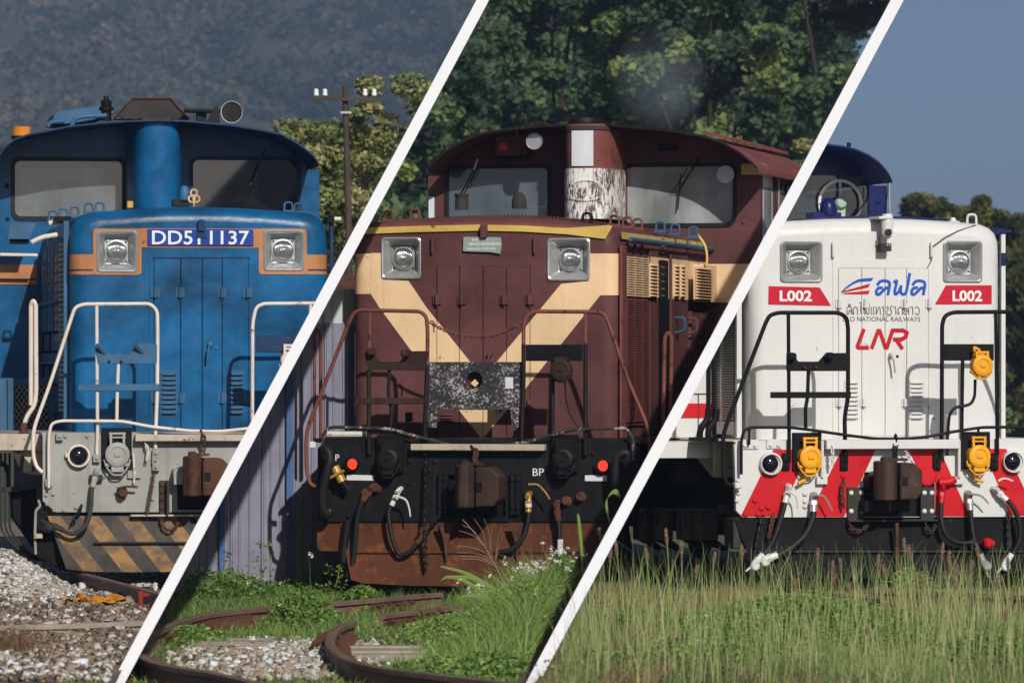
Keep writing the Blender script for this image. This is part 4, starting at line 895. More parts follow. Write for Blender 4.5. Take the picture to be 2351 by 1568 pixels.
# plough, stripes and side steps
def plough(L, pts_top, pts_bot, mat, yl=0.02, fwd=-.22):
    g = M(); n_ = len(pts_top); rows = []
    for k in range(7):
        t = k / 6; y = yl + fwd * (t ** 1.6)
        for a, b2 in zip(pts_top, pts_bot): rows.append(L.P(a[0] + (b2[0] - a[0]) * t, a[1] + (b2[1] - a[1]) * t, y))
    n2 = len(rows); back = [Vector((p.x, p.y + .02, p.z)) for p in rows]
    f = []
    for k in range(6):
        for j in range(n_ - 1):
            a = k * n_ + j; f += [(a, a + 1, a + 1 + n_, a + n_), (n2 + a, n2 + a + n_, n2 + a + 1 + n_, n2 + a + 1)]
    for j in range(n_ - 1): f += [(j, n2 + j, n2 + j + 1, j + 1), (6 * n_ + j, 6 * n_ + j + 1, n2 + 6 * n_ + j + 1, n2 + 6 * n_ + j)]
    for k in range(6): f += [(k * n_, (k + 1) * n_, n2 + (k + 1) * n_, n2 + k * n_), (k * n_ + n_ - 1, n2 + k * n_ + n_ - 1, n2 + (k + 1) * n_ + n_ - 1, (k + 1) * n_ + n_ - 1)]
    g.add(rows + back, f); return mk('snow_plough', g, mat, L.root, True)
pw = plough(B, [(109, 1184), (200, 1184), (300, 1184), (400, 1184), (520, 1184), (640, 1184), (800, 1184)], [(152, 1306), (210, 1312), (300, 1313), (400, 1312), (520, 1313), (640, 1312), (790, 1300)], hazard_m)
B.rect('plough_lip', 300, 640, 1180, 1186, -.06, .05, beige_p); B.tube('plough_rib', [(215, 1247), (600, 1246)], .012, black_p, yl=-.075, rnd=0)
B.plate('side_bracket', [(80, 1164), (98, 1152), (112, 1188), (168, 1210), (190, 1250), (150, 1312), (80, 1272)], .05, .12, under, bevel=.004)
B.tube('bracket_edge', [(88, 1147), (93, 1162), (82, 1172), (80, 1230), (82, 1272)], .012, grey_p, yl=.04, rnd=.02); B.rect('bracket_box', 78, 98, 1225, 1236, -.02, .05, beige_p)
for k, dx in enumerate((0, 10, 20)): B.tube('sand_pipe', [(2 + dx, 1040), (2 + dx, 1215), (20 + dx, 1240), (70 + dx * .6, 1284), (128, 1288)], .010, under_grey, yl=.6 + .08 * k, rnd=.08)
B.plate('side_step_panel', [(20, 1130), (84, 1120), (84, 1270), (20, 1180)], .8, .84, under); B.plate('deck_gusset', [(28, 1034), (98, 1034), (98, 1090), (86, 1090), (52, 1086)], .45, .5, beige_p)
B.tube('air_pipe', [(0, 1062), (14, 1068), (18, 1110), (14, 1130)], .022, under_grey, yl=.9, rnd=.06); B.rect('side_step', 0, 46, 1118, 1130, .7, .9, under_grey)
B.plate('step_bracket', [(30, 1042), (48, 1042), (82, 1078), (64, 1084), (50, 1084)], .40, .44, under_grey)
underframe(B, B.P(460, 995, 0).z, 1.45, under_grey)
greasy = paint('rust_and_grease', (.040, .022, .016), .55, .4, .4, .3, rustc=(.09, .035, .02))
dark_rust = paint('blackened_rust', (.030, .015, .012), .7, .4, .3, .3, rustc=(.085, .03, .016))
chipped = paint('black_pipe_with_white_chips', (.030, .028, .027), .6, .3, .2, .42, rustc=(.38, .36, .33), scale=1.6)
# ================================================================== maroon locomotive (middle)
D = Loco('maroon_locomotive', 'weathered maroon diesel locomotive with cream chevron and lit red marker lamps', -.306, 45.0, 12.7, ZG['mid'])
hl = [(877, 966, 546, 640), (1258, 1354, 548, 644)]; yN = .75
hood(D, [(812, 1011), (812, 760), (812, 600), (813, 548), (818, 530), (828, 518), (846, 511), (930, 502), (1030, 497.5), (1125, 496), (1215, 499), (1300, 506), (1380, 516), (1400, 524), (1412, 537), (1418, 556), (1419, 600), (1419, 760), (1419, 1008)], .75, 5.0, .12, maroon, [sq(*h) for h in hl])
zt = lambda y: D.P(1115, y, yN).z
# red roof sheet over the maroon nose, with the chipped yellow stripe below it
def arcpts(off): return [(813, 541 + off), (830, 530 + off), (850, 529 + off), (960, 525 + off), (1100, 522 + off), (1200, 524 + off), (1300, 530 + off), (1389, 541 + off)]
top = [(822, 524), (850, 513), (940, 504), (1035, 499.5), (1125, 498), (1215, 501), (1300, 508), (1374, 517)]
g = M(); v = []
for (x0, y0), (x1, y1) in zip(arcpts(-3), top):
    for k in range(6):
        t = k / 5; a = R(90 * (1 - t)); p = D.P(x0 + (x1 - x0) * t, y0 + (y1 - y0) * t, yN); v.append((p.x, yN + .12 * (1 - math.sin(a)) - .012, p.z))
g.add(v, [(i * 6 + k, i * 6 + k + 1, i * 6 + k + 7, i * 6 + k + 6) for i in range(7) for k in range(5)]); mk('roof_sheet', g, maroon_red, D.root, True)
lo_, hi_ = arcpts(8), arcpts(-6)
D.plate('yellow_stripe', [(x, y) for x, y in lo_] + [(1406, 520)] + [(1398, 517)] + [(x, y) for x, y in hi_[::-1][1:]], yN - .020, yN - .013, yellow_old)
band(D, 'L', zt(674), zt(581), 5.0, D.P(879, 600, yN).x, cream_p); band(D, 'R', zt(679), zt(583.5), 5.0, D.P(1352, 600, yN).x, cream_p)
D.plate('chevron', [(854, 673.5), (854, 641), (938, 645), (979, 706), (1080, 831), (1110, 867), (1140, 831), (1246, 703), (1288, 652), (1356, 645), (1378, 678.5), (1208, 890), (1107, 1008), (941, 801), (868, 702)], yN - .0032, yN - .0008, cream_p)
D.plate('chevron_corner', [(1353, 645), (1353, 590), (1362, 584), (1374, 583.6), (1376, 679), (1364, 679)], yN - .0045, yN - .0034, cream_p); D.plate('chevron_corner', [(850, 673.5), (850, 640), (880, 640), (880, 660), (868, 701)], yN - .0052, yN - .0046, cream_p)
D.rect('chevron_corner', 852, 878, 581, 660, yN - .0062, yN - .0054, cream_p, bevel=0)
for h in hl: headlight(D, *h, alu, .096)
D.rect('stub_bracket', 1102, 1117, 516, 546, yN - .07, yN - .021, maroon)
sg = D.plate('paper_sign', [(1064, 546), (1070, 544), (1150, 545), (1152, 562), (1149, 583), (1125, 579), (1063, 577)], yN - .030, yN - .026, sign_m)
for t_, x0, x1, y0, y1 in (('ENGINE 1', 1084, 1118, 548, 553.5), ('BRAKE PRESSURE B.P', 1078, 1150, 557, 564), ('MAIN RES. PRESSURE', 1072, 1138, 569, 574)): lettering(D, t_, x0, x1, y0, y1, yN - .0305, letter_w, .01, parent=sg)
for x in (992, 1227): D.tube('hose_hook', [(x, 546), (x, 582)], .012, maroon, yl=yN - .03, rnd=0); 
for x0, x1 in ((1004, 1054), (1056, 1108), (1110, 1162), (1164, 1216)): D.rect('access_door', x0, x1, 612, 1004, yN - .0026, yN + .001, maroon, bevel=.002)
for x in (1003, 1055, 1109, 1163, 1217): seam(D, x, 612, 1004, yN - .0038)
D.rect('panel_gap', 1003, 1217, 610.8, 611.8, yN - .005, yN - .001, under, bevel=0)
for x in (1004.5, 1061, 1158, 1217): hinge(D, x, 688, maroon)
for x in (1216, 1150): hinge(D, x, 930, maroon)
louvre(D, 1010, 1042, 948, 968, 3, maroon, yN - .003)
fp = D.plate('peeling_sheet', [(982, 981), (1002, 981), (1004, 941), (1172, 941), (1175, 981), (1199, 981), (1201, 831), (982, 831)], -.008, -.002, flake_m, holes=[smooth2([(1090 + math.cos(t) * 19, 872 + math.sin(t) * 19) for t in np.linspace(0, 2 * math.pi, 17)[:-1]], 1)[:-1]])
D.rect('pale_scratch', 1160, 1178, 866, 892, -.010, -.0085, paper_m, fp, 0)
D.lathe('round_hole', 1090, 872, -.004, [(.072, -.01), (.074, 0), (.072, .10), (.001, .12)], rust_m, fp, cap=False); D.plate('diamond_badge', [(1081, 880), (1090, 888), (1099, 880), (1090, 870)], .03, .034, cream_p, fp)
dh = D.lathe('door_handle', 1127, 813, yN - .004, [(.02, 0), (.02, -.05)], maroon, n=12); D.tube('grip', [(1127, 813, yN - .06), (1122, 820, yN - .08), (1117, 831, yN - .08)], .008, maroon, dh, rnd=0)
bk = D.rect('cable_clip', 930, 944, 946, 968, .5, .56, black_p); D.tube('cable', [(936, 966), (926, 985), (928, 1000)], .008, black_p, bk, yl=.45)
# right hood side
xs = D.cx + D.hw
def sx(y0, y1, z0, z1, t, mat, name, par=None, bev=.004): return mk(name, M().box(xs + .0035, xs + t, y0, y1, z0, z1), mat, par or D.root, bevel=bev)
YS = lambda px, py=800: D.S(px, py, xs).y
zS = lambda px, py: D.S(px, py, xs).z
zb_, zc0, zc1, ztop = zt(1005), zt(679), zt(583.5), zt(552)
sx(YS(1421), YS(1432), zb_, ztop - .05, .03, maroon_red, 'corner_flange')
gy0, gy1 = YS(1434), YS(1485)
gl = sx(gy0, gy1, zb_ + .1, ztop - .12, .012, maroon, 'grille_frame')
for a_, b_, mt in ((zb_ + .14, zc0, maroon_red), (zc0, zc1, cream_p)):
    g = M(); nn = int((b_ - a_) / .021)
    for k in range(nn):
        for q in range(3):
            w3 = (gy1 - gy0) / 3; g.box(xs + .012, xs + .03, gy0 + q * w3 + .02, gy0 + (q + 1) * w3 - .015, a_ + k * .021, a_ + k * .021 + .011)
    mk('grille_bars', g, mt, gl)['kind'] = 'stuff'
for q in range(3): sx(gy0 + .03 + q * (gy1 - gy0) / 3, gy0 + .10 + q * (gy1 - gy0) / 3, ztop - .11, ztop - .02, .02, black_p, 'vent_slot')
dr = sx(YS(1488), YS(1507), zb_ + .02, ztop - .06, .02, maroon, 'side_door')
mk('stripe', M().box(xs + .0205, xs + .022, YS(1488) + .01, YS(1507) - .01, zc0, zc1), cream_p, dr)
louvreS(D, (1489, 604), (1506, 683), xs + .022, 10, cream_p)
op = sx(YS(1508), YS(1533), zb_, ztop - .14, .006, black_p, 'doorway_shade')  # solid black slab stands in for the unlit opening
for k in range(10): mk('bar', M().box(xs + .0065, xs + .010, YS(1517), YS(1524), zc0 + .02 + k * .065, zc0 + .028 + k * .065), alu, op)
dr = sx(YS(1535), YS(1573), zb_ + .02, ztop - .08, .03, maroon, 'side_door'); mk('stripe', M().box(xs + .0305, xs + .032, YS(1535) + .01, YS(1573) - .01, zc0, zc1), cream_p, dr)
louvreS(D, (1546, 606), (1557, 682), xs + .032, 9, cream_p); louvreS(D, (1561, 607), (1570, 683), xs + .032, 9, cream_p)
for px, py, mt in ((1543, 744, blue_hw), (1572, 746, maroon)):
    y_, z_ = YS(px, py), zS(px, py); g = M(); g.tube(fillet([(xs + .03, y_, z_ + .06), (xs + .12, y_, z_ + .06), (xs + .12, y_, z_ - .06), (xs + .03, y_, z_ - .08)], .04), .013, 6); mk('grab_handle', g, mt, D.root, True)
bx = sx(YS(1590), YS(1632), zS(1600, 694), zS(1600, 608), .10, cream_p, 'louvre_box'); louvreS(D, (1592, 612), (1631, 690), xs + .10, 11, cream_p, depth=.05)
sx(YS(1576), YS(1632), zb_ + .02, zS(1600, 716), .05, maroon, 'side_door'); sx(YS(1582), YS(1602), zb_ + .1, zS(1600, 726), .065, maroon, 'door_leaf'); sx(YS(1606), YS(1626), zb_ + .1, zS(1600, 726), .065, maroon, 'door_leaf')
for px, py in ((1582, 760), (1610, 762), (1582, 842), (1572, 800)): sx(YS(px), YS(px + 4), zS(px, py + 9), zS(px, py - 9), .09, maroon, 'door_latch')
g = M(); g.tube([(xs + .07, YS(1590), zS(1590, 788)), (xs + .07, YS(1630), zS(1630, 788))], .022, 8); mk('door_bar', g, maroon_rail, D.root, True)
g = M(); g.tube([(xs + .06, yN + .25, ztop + .01), (xs + .06, 5.0, ztop + .01)], .020, 8); mk('gutter_pipe', g, blue_hw, D.root, True)
D.tube('yellow_cable', [(1602, 540, 4.4), (1618, 560, 4.4), (1624, 585, 4.35), (1622, 612, 4.3)], .012, yellow_old)
g = M(); g.add([(D.cx + D.hw + .004, y, z) for y in (yN + .14, 4.9) for z in (ztop - .02 + .03, ztop + .07)], [(0, 1, 3, 2)]); mk('side_stripe', g, yellow_old, D.root)
# walkway grating on the domed hood top and small roof things
g = M()
for k in range(26):
    for q in range(60):
        x = D.cx - .95 + q * .0325; z = D.P(1125, 497, yN).z - .02 + .0 - ((x - D.cx) ** 2) * .085; yy = 1.3 + k * .14
        g.add([(x - .012, yy, z + .02), (x + .012, yy, z + .02), (x, yy - .03, z + .055), (x, yy + .03, z + .055)], [(0, 1, 2), (0, 3, 1), (0, 2, 3), (1, 3, 2)])
mk('tread_grating', g, maroon_rail, D.root)['kind'] = 'stuff'
D.lathe('breather_pipe', 1060, 482, 2.2, [(.065, 0), (.060, .03), (.065, .06), (.058, .09), (.060, .12), (.068, .13), (.068, .145)], under_grey, n=16, axis='z'); D.lathe('dome_lamp', 1192, 479, 2.0, [(.068, 0), (.066, .07), (.055, .11), (.034, .138), (.003, .148)], under_grey, n=18, axis='z')
for x, y, yl, mt in ((894, 505, 1.0, maroon_rail), (953, 502, 1.8, maroon_rail), (1348, 511, 1.0, black_p), (1411, 517, 1.5, maroon_rail), (1440, 520, 2.0, maroon_rail), (1464, 524, 2.4, maroon_rail), (1516, 530, 2.8, blue_hw), (1550, 536, 3.3, blue_hw), (1591, 542, 3.9, blue_hw)): lift_eye(D, x, y, yl, mt, 1.1)
# cab
arch = [(978, 394), (981, 386), (1000, 366), (1020, 348), (1045, 332), (1072, 318), (1095, 308), (1130, 301), (1180, 294), (1245, 288), (1300, 285), (1345, 284), (1400, 286), (1460, 290), (1520, 296), (1580, 305), (1625, 314), (1665, 330), (1700, 351), (1725, 371), (1738, 384), (1741, 394)]
W1 = dict(x0=1024, x1=1263, y0=380, y1=506, glass=glass_slate, r=.05); W2 = dict(x0=1428, x1=1689, y0=376, y1=520, glass=glass_dirty, r=.09)
c = cab(D, arch, 390, 983, 1746, 1005, 5.0, 7.6, maroon_red, maroon, [W1, W2], .7)
gq = M(); Ax = c['arch']; gq.add([(x, 4.2975, z + dz) for x, z in Ax for dz in (.004, -.019)], [(2 * k, 2 * k + 1, 2 * k + 3, 2 * k + 2) for k in range(len(Ax) - 1)]); mk('roof_edge_shade', gq, black_worn, c['roof'])  # black strip paints the roof underside's shade along the front edge
xR = c['xR']; wy = [D.S(px, 450, xR).y for px in (1750, 1768, 1784, 1800, 1812, 1830)]
cab_sides(D, c, 5.0, 7.6, maroon, openings=[('R', [(5.12, c['zb'] + 1.05), (5.12, c['zR'] - .12), (5.72, c['zR'] - .12), (5.72, c['zb'] + .2), (5.12, c['zb'] + .2)][:4] if 0 else [(5.12, c['zb'] + .25), (5.12, c['zR'] - .1), (5.75, c['zR'] - .1), (5.75, c['zb'] + .25)]), ('R', [(6.0, c['zb'] + 1.2), (6.0, c['zR'] - .12), (6.55, c['zR'] - .12), (6.55, c['zb'] + 1.2)])])
dd = mk('cab_door', M().box(xR - .04, xR - .01, 5.14, 5.73, c['zb'] + .25, c['zR'] - .1), fence_w, D.root); mk('pane', M().box(xR - .009, xR - .004, 5.22, 5.64, c['zb'] + 1.1, c['zR'] - .22), glass_dirty, dd)
fr_s = mk('side_window_frame', M().plate([(5.98, c['zb'] + 1.18), (5.98, c['zR'] - .10), (6.57, c['zR'] - .10), (6.57, c['zb'] + 1.18)], [[(6.04, c['zb'] + 1.24), (6.04, c['zR'] - .16), (6.51, c['zR'] - .16), (6.51, c['zb'] + 1.24)]], xR + .001, xR + .015, 'x'), alu, D.root); mk('pane', M().box(xR - .02, xR - .015, 6.0, 6.55, c['zb'] + 1.2, c['zR'] - .12), glass_dirty, fr_s)
mk('yellow_corner_block', M().box(xR - .16, xR + .04, 4.85, 5.15, c['zR'] - .11, c['zR'] - .01), yellow_old, D.root, bevel=.004)
g = M()
for k in range(44):
    a = c['arch'][15]; yy = 4.5 + k * .075; x0 = D.P(1640, 318, 4.3).x; z0 = D.P(1640, 318, 4.3).z
    g.hexa([(x0 - .15, yy, z0 + .055), (x0 + .12, yy, z0 - .02), (x0 + .12, yy, z0 + .01), (x0 - .15, yy, z0 + .085), (x0 - .15, yy + .04, z0 + .055), (x0 + .12, yy + .04, z0 - .02), (x0 + .12, yy + .04, z0 + .01), (x0 - .15, yy + .04, z0 + .085)])
mk('roof_walkway', g, maroon_red, D.root)
D.rect('cab_stripe', 1600, 1745, 606, 695, 4.990, 4.997, cream_p, bevel=0)
mk('cab_side_stripe', M().box(xR + .001, xR + .005, 5.0, 7.6, D.P(1700, 695, 5).z, D.P(1700, 606, 5).z), cream_p, D.root)
D.rect('white_mark', 984, 997, 452, 518, 4.988, 4.996, paper_m, bevel=0)
pl_, pcx, phw, ppts = pillar(D, 1281, 1403, 284, 503, 5.0, .78, maroon_red)
def wrap(x0, x1, y0, y1, mat, name, off=.004):
    """sheet wrapped round the front of the pillar"""
    a, b2 = D.P(x0, y1, 4.22), D.P(x1, y0, 4.22); q = []
    for k in range(25):
        t = math.pi * k / 24; x = pcx - (phw + off) * abs(math.cos(t)) ** .55 * (1 if math.cos(t) > 0 else -1); y = 5.0 - .78 * .15 - (.78 * .85 + off) * math.sin(t) ** .6
        if a.x - 1e-3 <= x <= b2.x + 1e-3: q.append((x, y))
    q = [(a.x, q[0][1])] + q + [(b2.x, q[-1][1])] if q and q[0][0] > a.x + .01 else q
    g = M(); g.add([(x, y, z) for x, y in q for z in (a.z, b2.z)], [(2 * k, 2 * k + 1, 2 * k + 3, 2 * k + 2) for k in range(len(q) - 1)]); return mk(name, g, mat, pl_, True)
wrap(1280, 1404, 289, 299, under_grey, 'collar', .012); wrap(1311, 1368, 300, 382, paper_m, 'white_poster', .008); wrap(1280, 1404, 386, 503, graff_m, 'scribbled_sheet')
pz = D.P(1340, 486, 4.5)
gg = M()
for ring_, yy in ((((1315, 420), (1340, 414), (1372, 418), (1384, 434), (1378, 452), (1350, 460), (1318, 456), (1306, 440), (1315, 420))), 0),:
    gg.tube(curve([D.P(x, y, 4.20) for x, y in ring_], 4), .0035, 5)
mk('scribble', gg, letter_w, pl_)
D.lathe('exhaust_cap', 1342, 284, 4.8, [(.16, 0), (.16, .02), (.155, .045), (.13, .05)], black_worn, pl_, 24, 'z')
hn = D.lathe('horn', 1228, 325, 4.45, [(.078, -.02), (.082, -.03), (.078, -.035), (.05, .02), (.028, .10), (.018, .25)], alu, n=28); D.lathe('horn_throat_dark', 1229, 326, 4.44, [(.030, .02), (.001, .022)], black_p, hn, cap=False); D.lathe('horn_flare', 1228, 325, 4.43, [(.076, .0), (.030, .035)], paper_m, hn, cap=False); D.tube('horn_bracket', [(1232, 303, 4.5), (1233, 288, 4.5)], .014, maroon, hn, rnd=0)  # throat disc is black to paint the dark inside of the horn
rb = D.rect('warning_lamp_box', 1137, 1208, 312, 358, 4.75, 4.96, maroon_red); D.rect('lens', 1144, 1165, 329, 348, 4.70, 4.748, redglass, rb); D.rect('lamp_shelf', 1134, 1208, 356, 361, 4.68, 4.96, black_p, rb)
D.rect('vent_slot', 1511, 1556, 329, 346, 4.985, 4.998, black_p)
for pts_ in ([(1097, 367), (1078, 410), (1056, 448)], [(1606, 361), (1582, 400), (1558, 439)]):
    w_ = D.tube('wiper', [(x, y, 4.955) for x, y in pts_], .008, black_p, rnd=0, n=5)
    if pts_[0][0] < 1200: D.tube('wiper_blade', [(1097, 366, 4.94), (1088, 390, 4.94)], .012, paper_m, w_, rnd=0, n=4); D.tube('wiper_arm', [(1103, 372, 4.96), (1082, 414, 4.96), (1064, 450, 4.96)], .006, black_p, w_, rnd=0, n=4)
    else:
        D.tube('wiper_arm', [(1580, 385, 4.96), (1562, 414, 4.96), (1543, 441, 4.96), (1560, 440, 4.96)], .005, black_p, w_, rnd=0, n=4); D.tube('wiper_arm', [(1563, 400, 4.96), (1560, 440, 4.96), (1556, 482, 4.96)], .008, black_p, w_, rnd=0, n=4)
D.lathe('window_sticker', 1666, 401, 5.0, [(.085, -.012), (.085, -.016), (.001, -.016)], paper_m, n=20)
for x, y in ((1009, 440), (1707, 449), (1707, 510), (1497, 350), (1414, 438), (1414, 490)): bolt(D, x, y, 5.0, maroon, .022)
for x in (1105, 1186, 1636, 1701): D.tube('rain_pin', [(x, 312 if x < 1400 else 325, 4.4), (x, 298 if x < 1400 else 312, 4.4)], .011, maroon_rail, rnd=0)
# deck, buffer plate, lamps
D.rect('deck', 720, 1478, 1008, 1016, .02, 5.0, black_worn)
D.plate('headstock', [(729, 1030), (742, 1016), (1452, 1016), (1466, 1030), (1466, 1188), (1452, 1198), (742, 1198), (729, 1188)], 0, .06, black_worn, holes=[[(1028, 1090), (1160, 1090), (1160, 1186), (1028, 1186)]], bevel=.004)
D.rect('coupler_pocket', 1020, 1168, 1082, 1190, .065, .5, black_p)
D.rect('step_ledge', 942, 1249, 1020, 1034, -.10, -.001, beige_p, bevel=.006)
marker(D, 810, 1065, .064, black_p, redglass, lit=True); marker(D, 1385, 1069, .064, black_p, redglass, lit=True)
D.plate('reflective_strip', [(796, 1089), (858, 1091), (858, 1103), (796, 1102)], -.006, -.001, paper_m); D.rect('reflective_strip', 1343, 1393, 1091, 1104, -.006, -.001, paper_m, bevel=0)
D.rect('reflective_tag', 710, 724, 1014, 1028, -.06, -.05, paper_m)
lettering(D, 'BP', 1223, 1249, 1075, 1092, -.002, letter_w, 0); lettering(D, 'P', 770, 779, 1043, 1058, -.002, letter_w, 0)
for cx_2 in (895, 1296):
    socket(D, cx_2, 1008, 1096, black_worn, black_p, -.03, 27); D.plate('hood_flap', [(cx_2 - 27, 1052), (cx_2 - 14, 1012), (cx_2 + 14, 1012), (cx_2 + 27, 1052)], -.15, -.14, black_worn)
h1 = handrail(D, [(730, 1119), (712, 1112), (704, 1080), (703, 1010), (707, 980), (803, 736), (812, 719), (826, 712), (965, 715), (979, 727), (982, 760), (981, 860), (976, 960), (976, 1044)], .0175, maroon_rail, [[(849, 716), (847, 850), (847, 1040)]])
D.tube('upright', [(981, 838, -.036), (976, 960, -.036), (976, 1044, -.036)], .0195, black_worn, h1, rnd=0); D.tube('upright', [(847, 845, -.03), (847, 1042, -.03)], .0195, black_worn, h1, rnd=0); D.tube('upright', [(894, 845, -.02), (892, 909, -.02), (899, 934, -.02), (897, 984, -.02)], .017, black_worn, h1, rnd=.05)
D.plate('jumper_rest', [(837, 809), (851, 802), (871, 830), (919, 830), (934, 806), (985, 806), (976, 851), (842, 849)], -.055, -.035, dark_rust, h1, bevel=.003); D.rect('foot_bar', 814, 974, 913.5, 928, -.062, -.050, dark_rust, h1)
for x, y in ((852, 808), (930, 812)):
    p = D.P(x, y, -.10); g = M(); g.box(p.x - .035, p.x + .035, -.13, -.06, p.z - .03, p.z + .035); mk('rest_arm', g, dark_rust, h1, bevel=.012)
h2 = handrail(D, [(1196, 1044), (1199, 960), (1202, 871), (1202, 746), (1210, 724), (1228, 715), (1368, 716), (1388, 721), (1398, 744), (1441, 871), (1484, 971), (1492, 1015), (1492, 1060)], .0175, maroon_rail, [[(1344, 718), (1344, 1040)]])
D.tube('upright', [(1202, 790, -.036), (1202, 871, -.036), (1196, 1044, -.036)], .0195, black_worn, h2, rnd=0); D.tube('upright', [(1344, 790, -.036), (1344, 1044, -.036)], .0195, black_worn, h2, rnd=0); D.tube('upright', [(1269, 828, -.02), (1269, 990, -.02)], .018, black_worn, h2, rnd=0)
D.rect('jumper_plate', 1207, 1337, 791, 829, -.052, -.038, black_p, h2)
jm = socket(D, 1292, 820, 876, dark_rust, dark_rust, -.07, 27, False, 'hanging_jumper'); D.tube('jumper_cable', [(1297, 876), (1300, 921), (1311, 956), (1329, 982)], .007, black_p, jm, yl=-.06, crv=True)
D.tube('low_pipe', [(741, 1035), (741, 1002), (751, 984), (766, 980), (856, 983), (895, 984), (946, 999), (991, 1011), (1036, 1023), (1096, 1028), (1156, 1022), (1216, 1013), (1276, 996), (1315, 986), (1356, 984), (1434, 983), (1447, 992), (1454, 1009), (1454, 1060)], .014, chipped, yl=-.08, rnd=.05)
D.tube('deck_pipe', [(752, 997), (842, 997)], .027, white_old, yl=.1, rnd=0)
ch1 = chain(D, 'rail_chain', [(987, 741, -.03), (1020, 758, -.03), (1060, 770, -.03), (1109, 774, -.03), (1150, 766, -.03), (1200, 740, -.03)], maroon_rail, .036, .006); D.tube('chain_hook', [(987, 737), (996, 738), (996, 764)], .006, maroon_rail, ch1, yl=-.035, rnd=.02)
for px, yl in ((722, .45), (736, .5)): pass
D.tube('side_handrail', [(722, 1012), (722, 768), (728, 755), (736, 762), (736, 1012)], .016, maroon_rail, yl=.5, rnd=.06); D.tube('side_handrail', [(1522, 1012), (1526, 775), (1534, 762), (1542, 775), (1538, 1012)], .018, maroon_rail, yl=.5, rnd=.06)
coupler(D, 1041, 1144, 1068, 1166, greasy, .46); chain(D, 'coupler_chain', [(1083, 1024, -.1), (1094, 1036, -.12), (1090, 1052, -.2), (1093, 1068, -.3)], rust_m, .06, .010)
for x in (1010, 1022, 1176, 1188):
    D.rect('side_cheek', x - 5, x + 5, 1086, 1182, -.05, -.001, black_worn); bolt(D, x, 1100, -.05, black_worn, .018); bolt(D, x, 1165, -.05, black_worn, .018)
hose(D, [(906, 1146, -.08), (893, 1172, -.10), (894, 1200, -.12), (902, 1240, -.14), (918, 1273, -.14), (942, 1265, -.14), (960, 1243, -.12)], .019, fitmat=white_old, lever=[(905, 1138, -.14), (930, 1146, -.15), (939, 1165, -.15), (942, 1186, -.15)], gladmat=rust_m)
h_ = hose(D, [(1213, 1160, -.08), (1213, 1190, -.10), (1202, 1230, -.12), (1176, 1260, -.14), (1146, 1268, -.14)], .022, fitmat=brass_m, lever=[(1213, 1112, -.14), (1235, 1113, -.15), (1252, 1130, -.15), (1262, 1146, -.15)]); D.tube('tape', [(1213, 1156, -.1), (1213, 1164, -.1)], .029, paper_m, h_, rnd=0)
h_ = hose(D, [(1280, 1180, -.08), (1284, 1215, -.10), (1286, 1260, -.12), (1300, 1295, -.12), (1320, 1305, -.10), (1345, 1290, -.1)], .022, fitmat=rust_m); D.tube('tape', [(1286, 1238, -.125), (1286, 1272, -.13)], .025, paper_m, h_, rnd=0)
hose(D, [(741, 1030, -.16), (752, 1034, -.18), (757, 1060, -.2), (744, 1110, -.2), (740, 1150, -.18), (748, 1178, -.15), (758, 1172, -.12)], .040, name='large_air_hose'); hose(D, [(1440, 1060, -.14), (1438, 1040, -.16), (1416, 1050, -.18), (1412, 1100, -.18), (1420, 1150, -.15)], .036, name='large_air_hose')
pc = D.tube('pipe_coupling', [(768, 1072), (786, 1106)], .040, brass_m, yl=-.12, rnd=0, n=14); D.tube('pipe_end', [(784, 1102, -.12), (800, 1122, -.10)], .03, black_worn, pc, rnd=0); D.tube('lever', [(756, 1098), (790, 1080)], .012, brass_m, pc, yl=-.17, rnd=0)
hose(D, [(842, 1136, -.08), (832, 1150, -.1), (820, 1190, -.1), (816, 1240, -.1), (808, 1300, -.1), (796, 1322, -.1)], .024, fitmat=rust_m); D.tube('torn_hose', [(798, 1196), (792, 1240), (788, 1290)], .035, black_worn, yl=-.03, rnd=0)
chain(D, 'safety_chain', [(977, 1060, -.05), (976, 1120, -.08), (975, 1190, -.1), (976, 1260, -.16), (978, 1316, -.2)], black_worn, .045, .008); chain(D, 'safety_chain', [(1010, 1183, -.06), (994, 1200, -.1), (980, 1222, -.12)], black_worn, .045, .008)
for x, y in ((866, 1120), (842, 1132), (1335, 1140), (1302, 1150)): D.lathe('pipe_stub', x, y, 0, [(.045, 0), (.045, -.03), (.03, -.035), (.03, -.07)], rust_m, n=10)
for x, y in ((760, 1060), (752, 1180), (800, 1185), (940, 1110), (940, 1060), (985, 1080), (1214, 1110), (1250, 1120), (1380, 1180), (1430, 1184), (1000, 1060), (1360, 1040)): bolt(D, x, y, -.001, black_worn, .02)
plough(D, [(780, 1199), (870, 1199), (960, 1199), (1060, 1199), (1160, 1199), (1260, 1199), (1350, 1199), (1440, 1199)], [(806, 1330), (830, 1338), (948, 1344), (1060, 1345), (1160, 1344), (1260, 1342), (1350, 1338), (1424, 1326)], rust_bright)
D.plate('plough_wing', [(728, 1199), (786, 1199), (786, 1266), (734, 1264), (728, 1256)], .03, .05, rust_bright); D.plate('plough_wing', [(1430, 1199), (1472, 1199), (1472, 1256), (1430, 1266)], .03, .05, rust_bright)
D.tube('plough_seam', [(806, 1268), (1430, 1266)], .006, rust_m, yl=-.075, rnd=0)
for x in (1022, 1185): D.plate('plough_stay', [(x - 16, 1199), (x + 16, 1199), (x + 8, 1240), (x + 2, 1290), (x - 4, 1240)], -.12, -.10, rust_m)
underframe(D, D.P(1100, 1012, 0).z, 1.42)

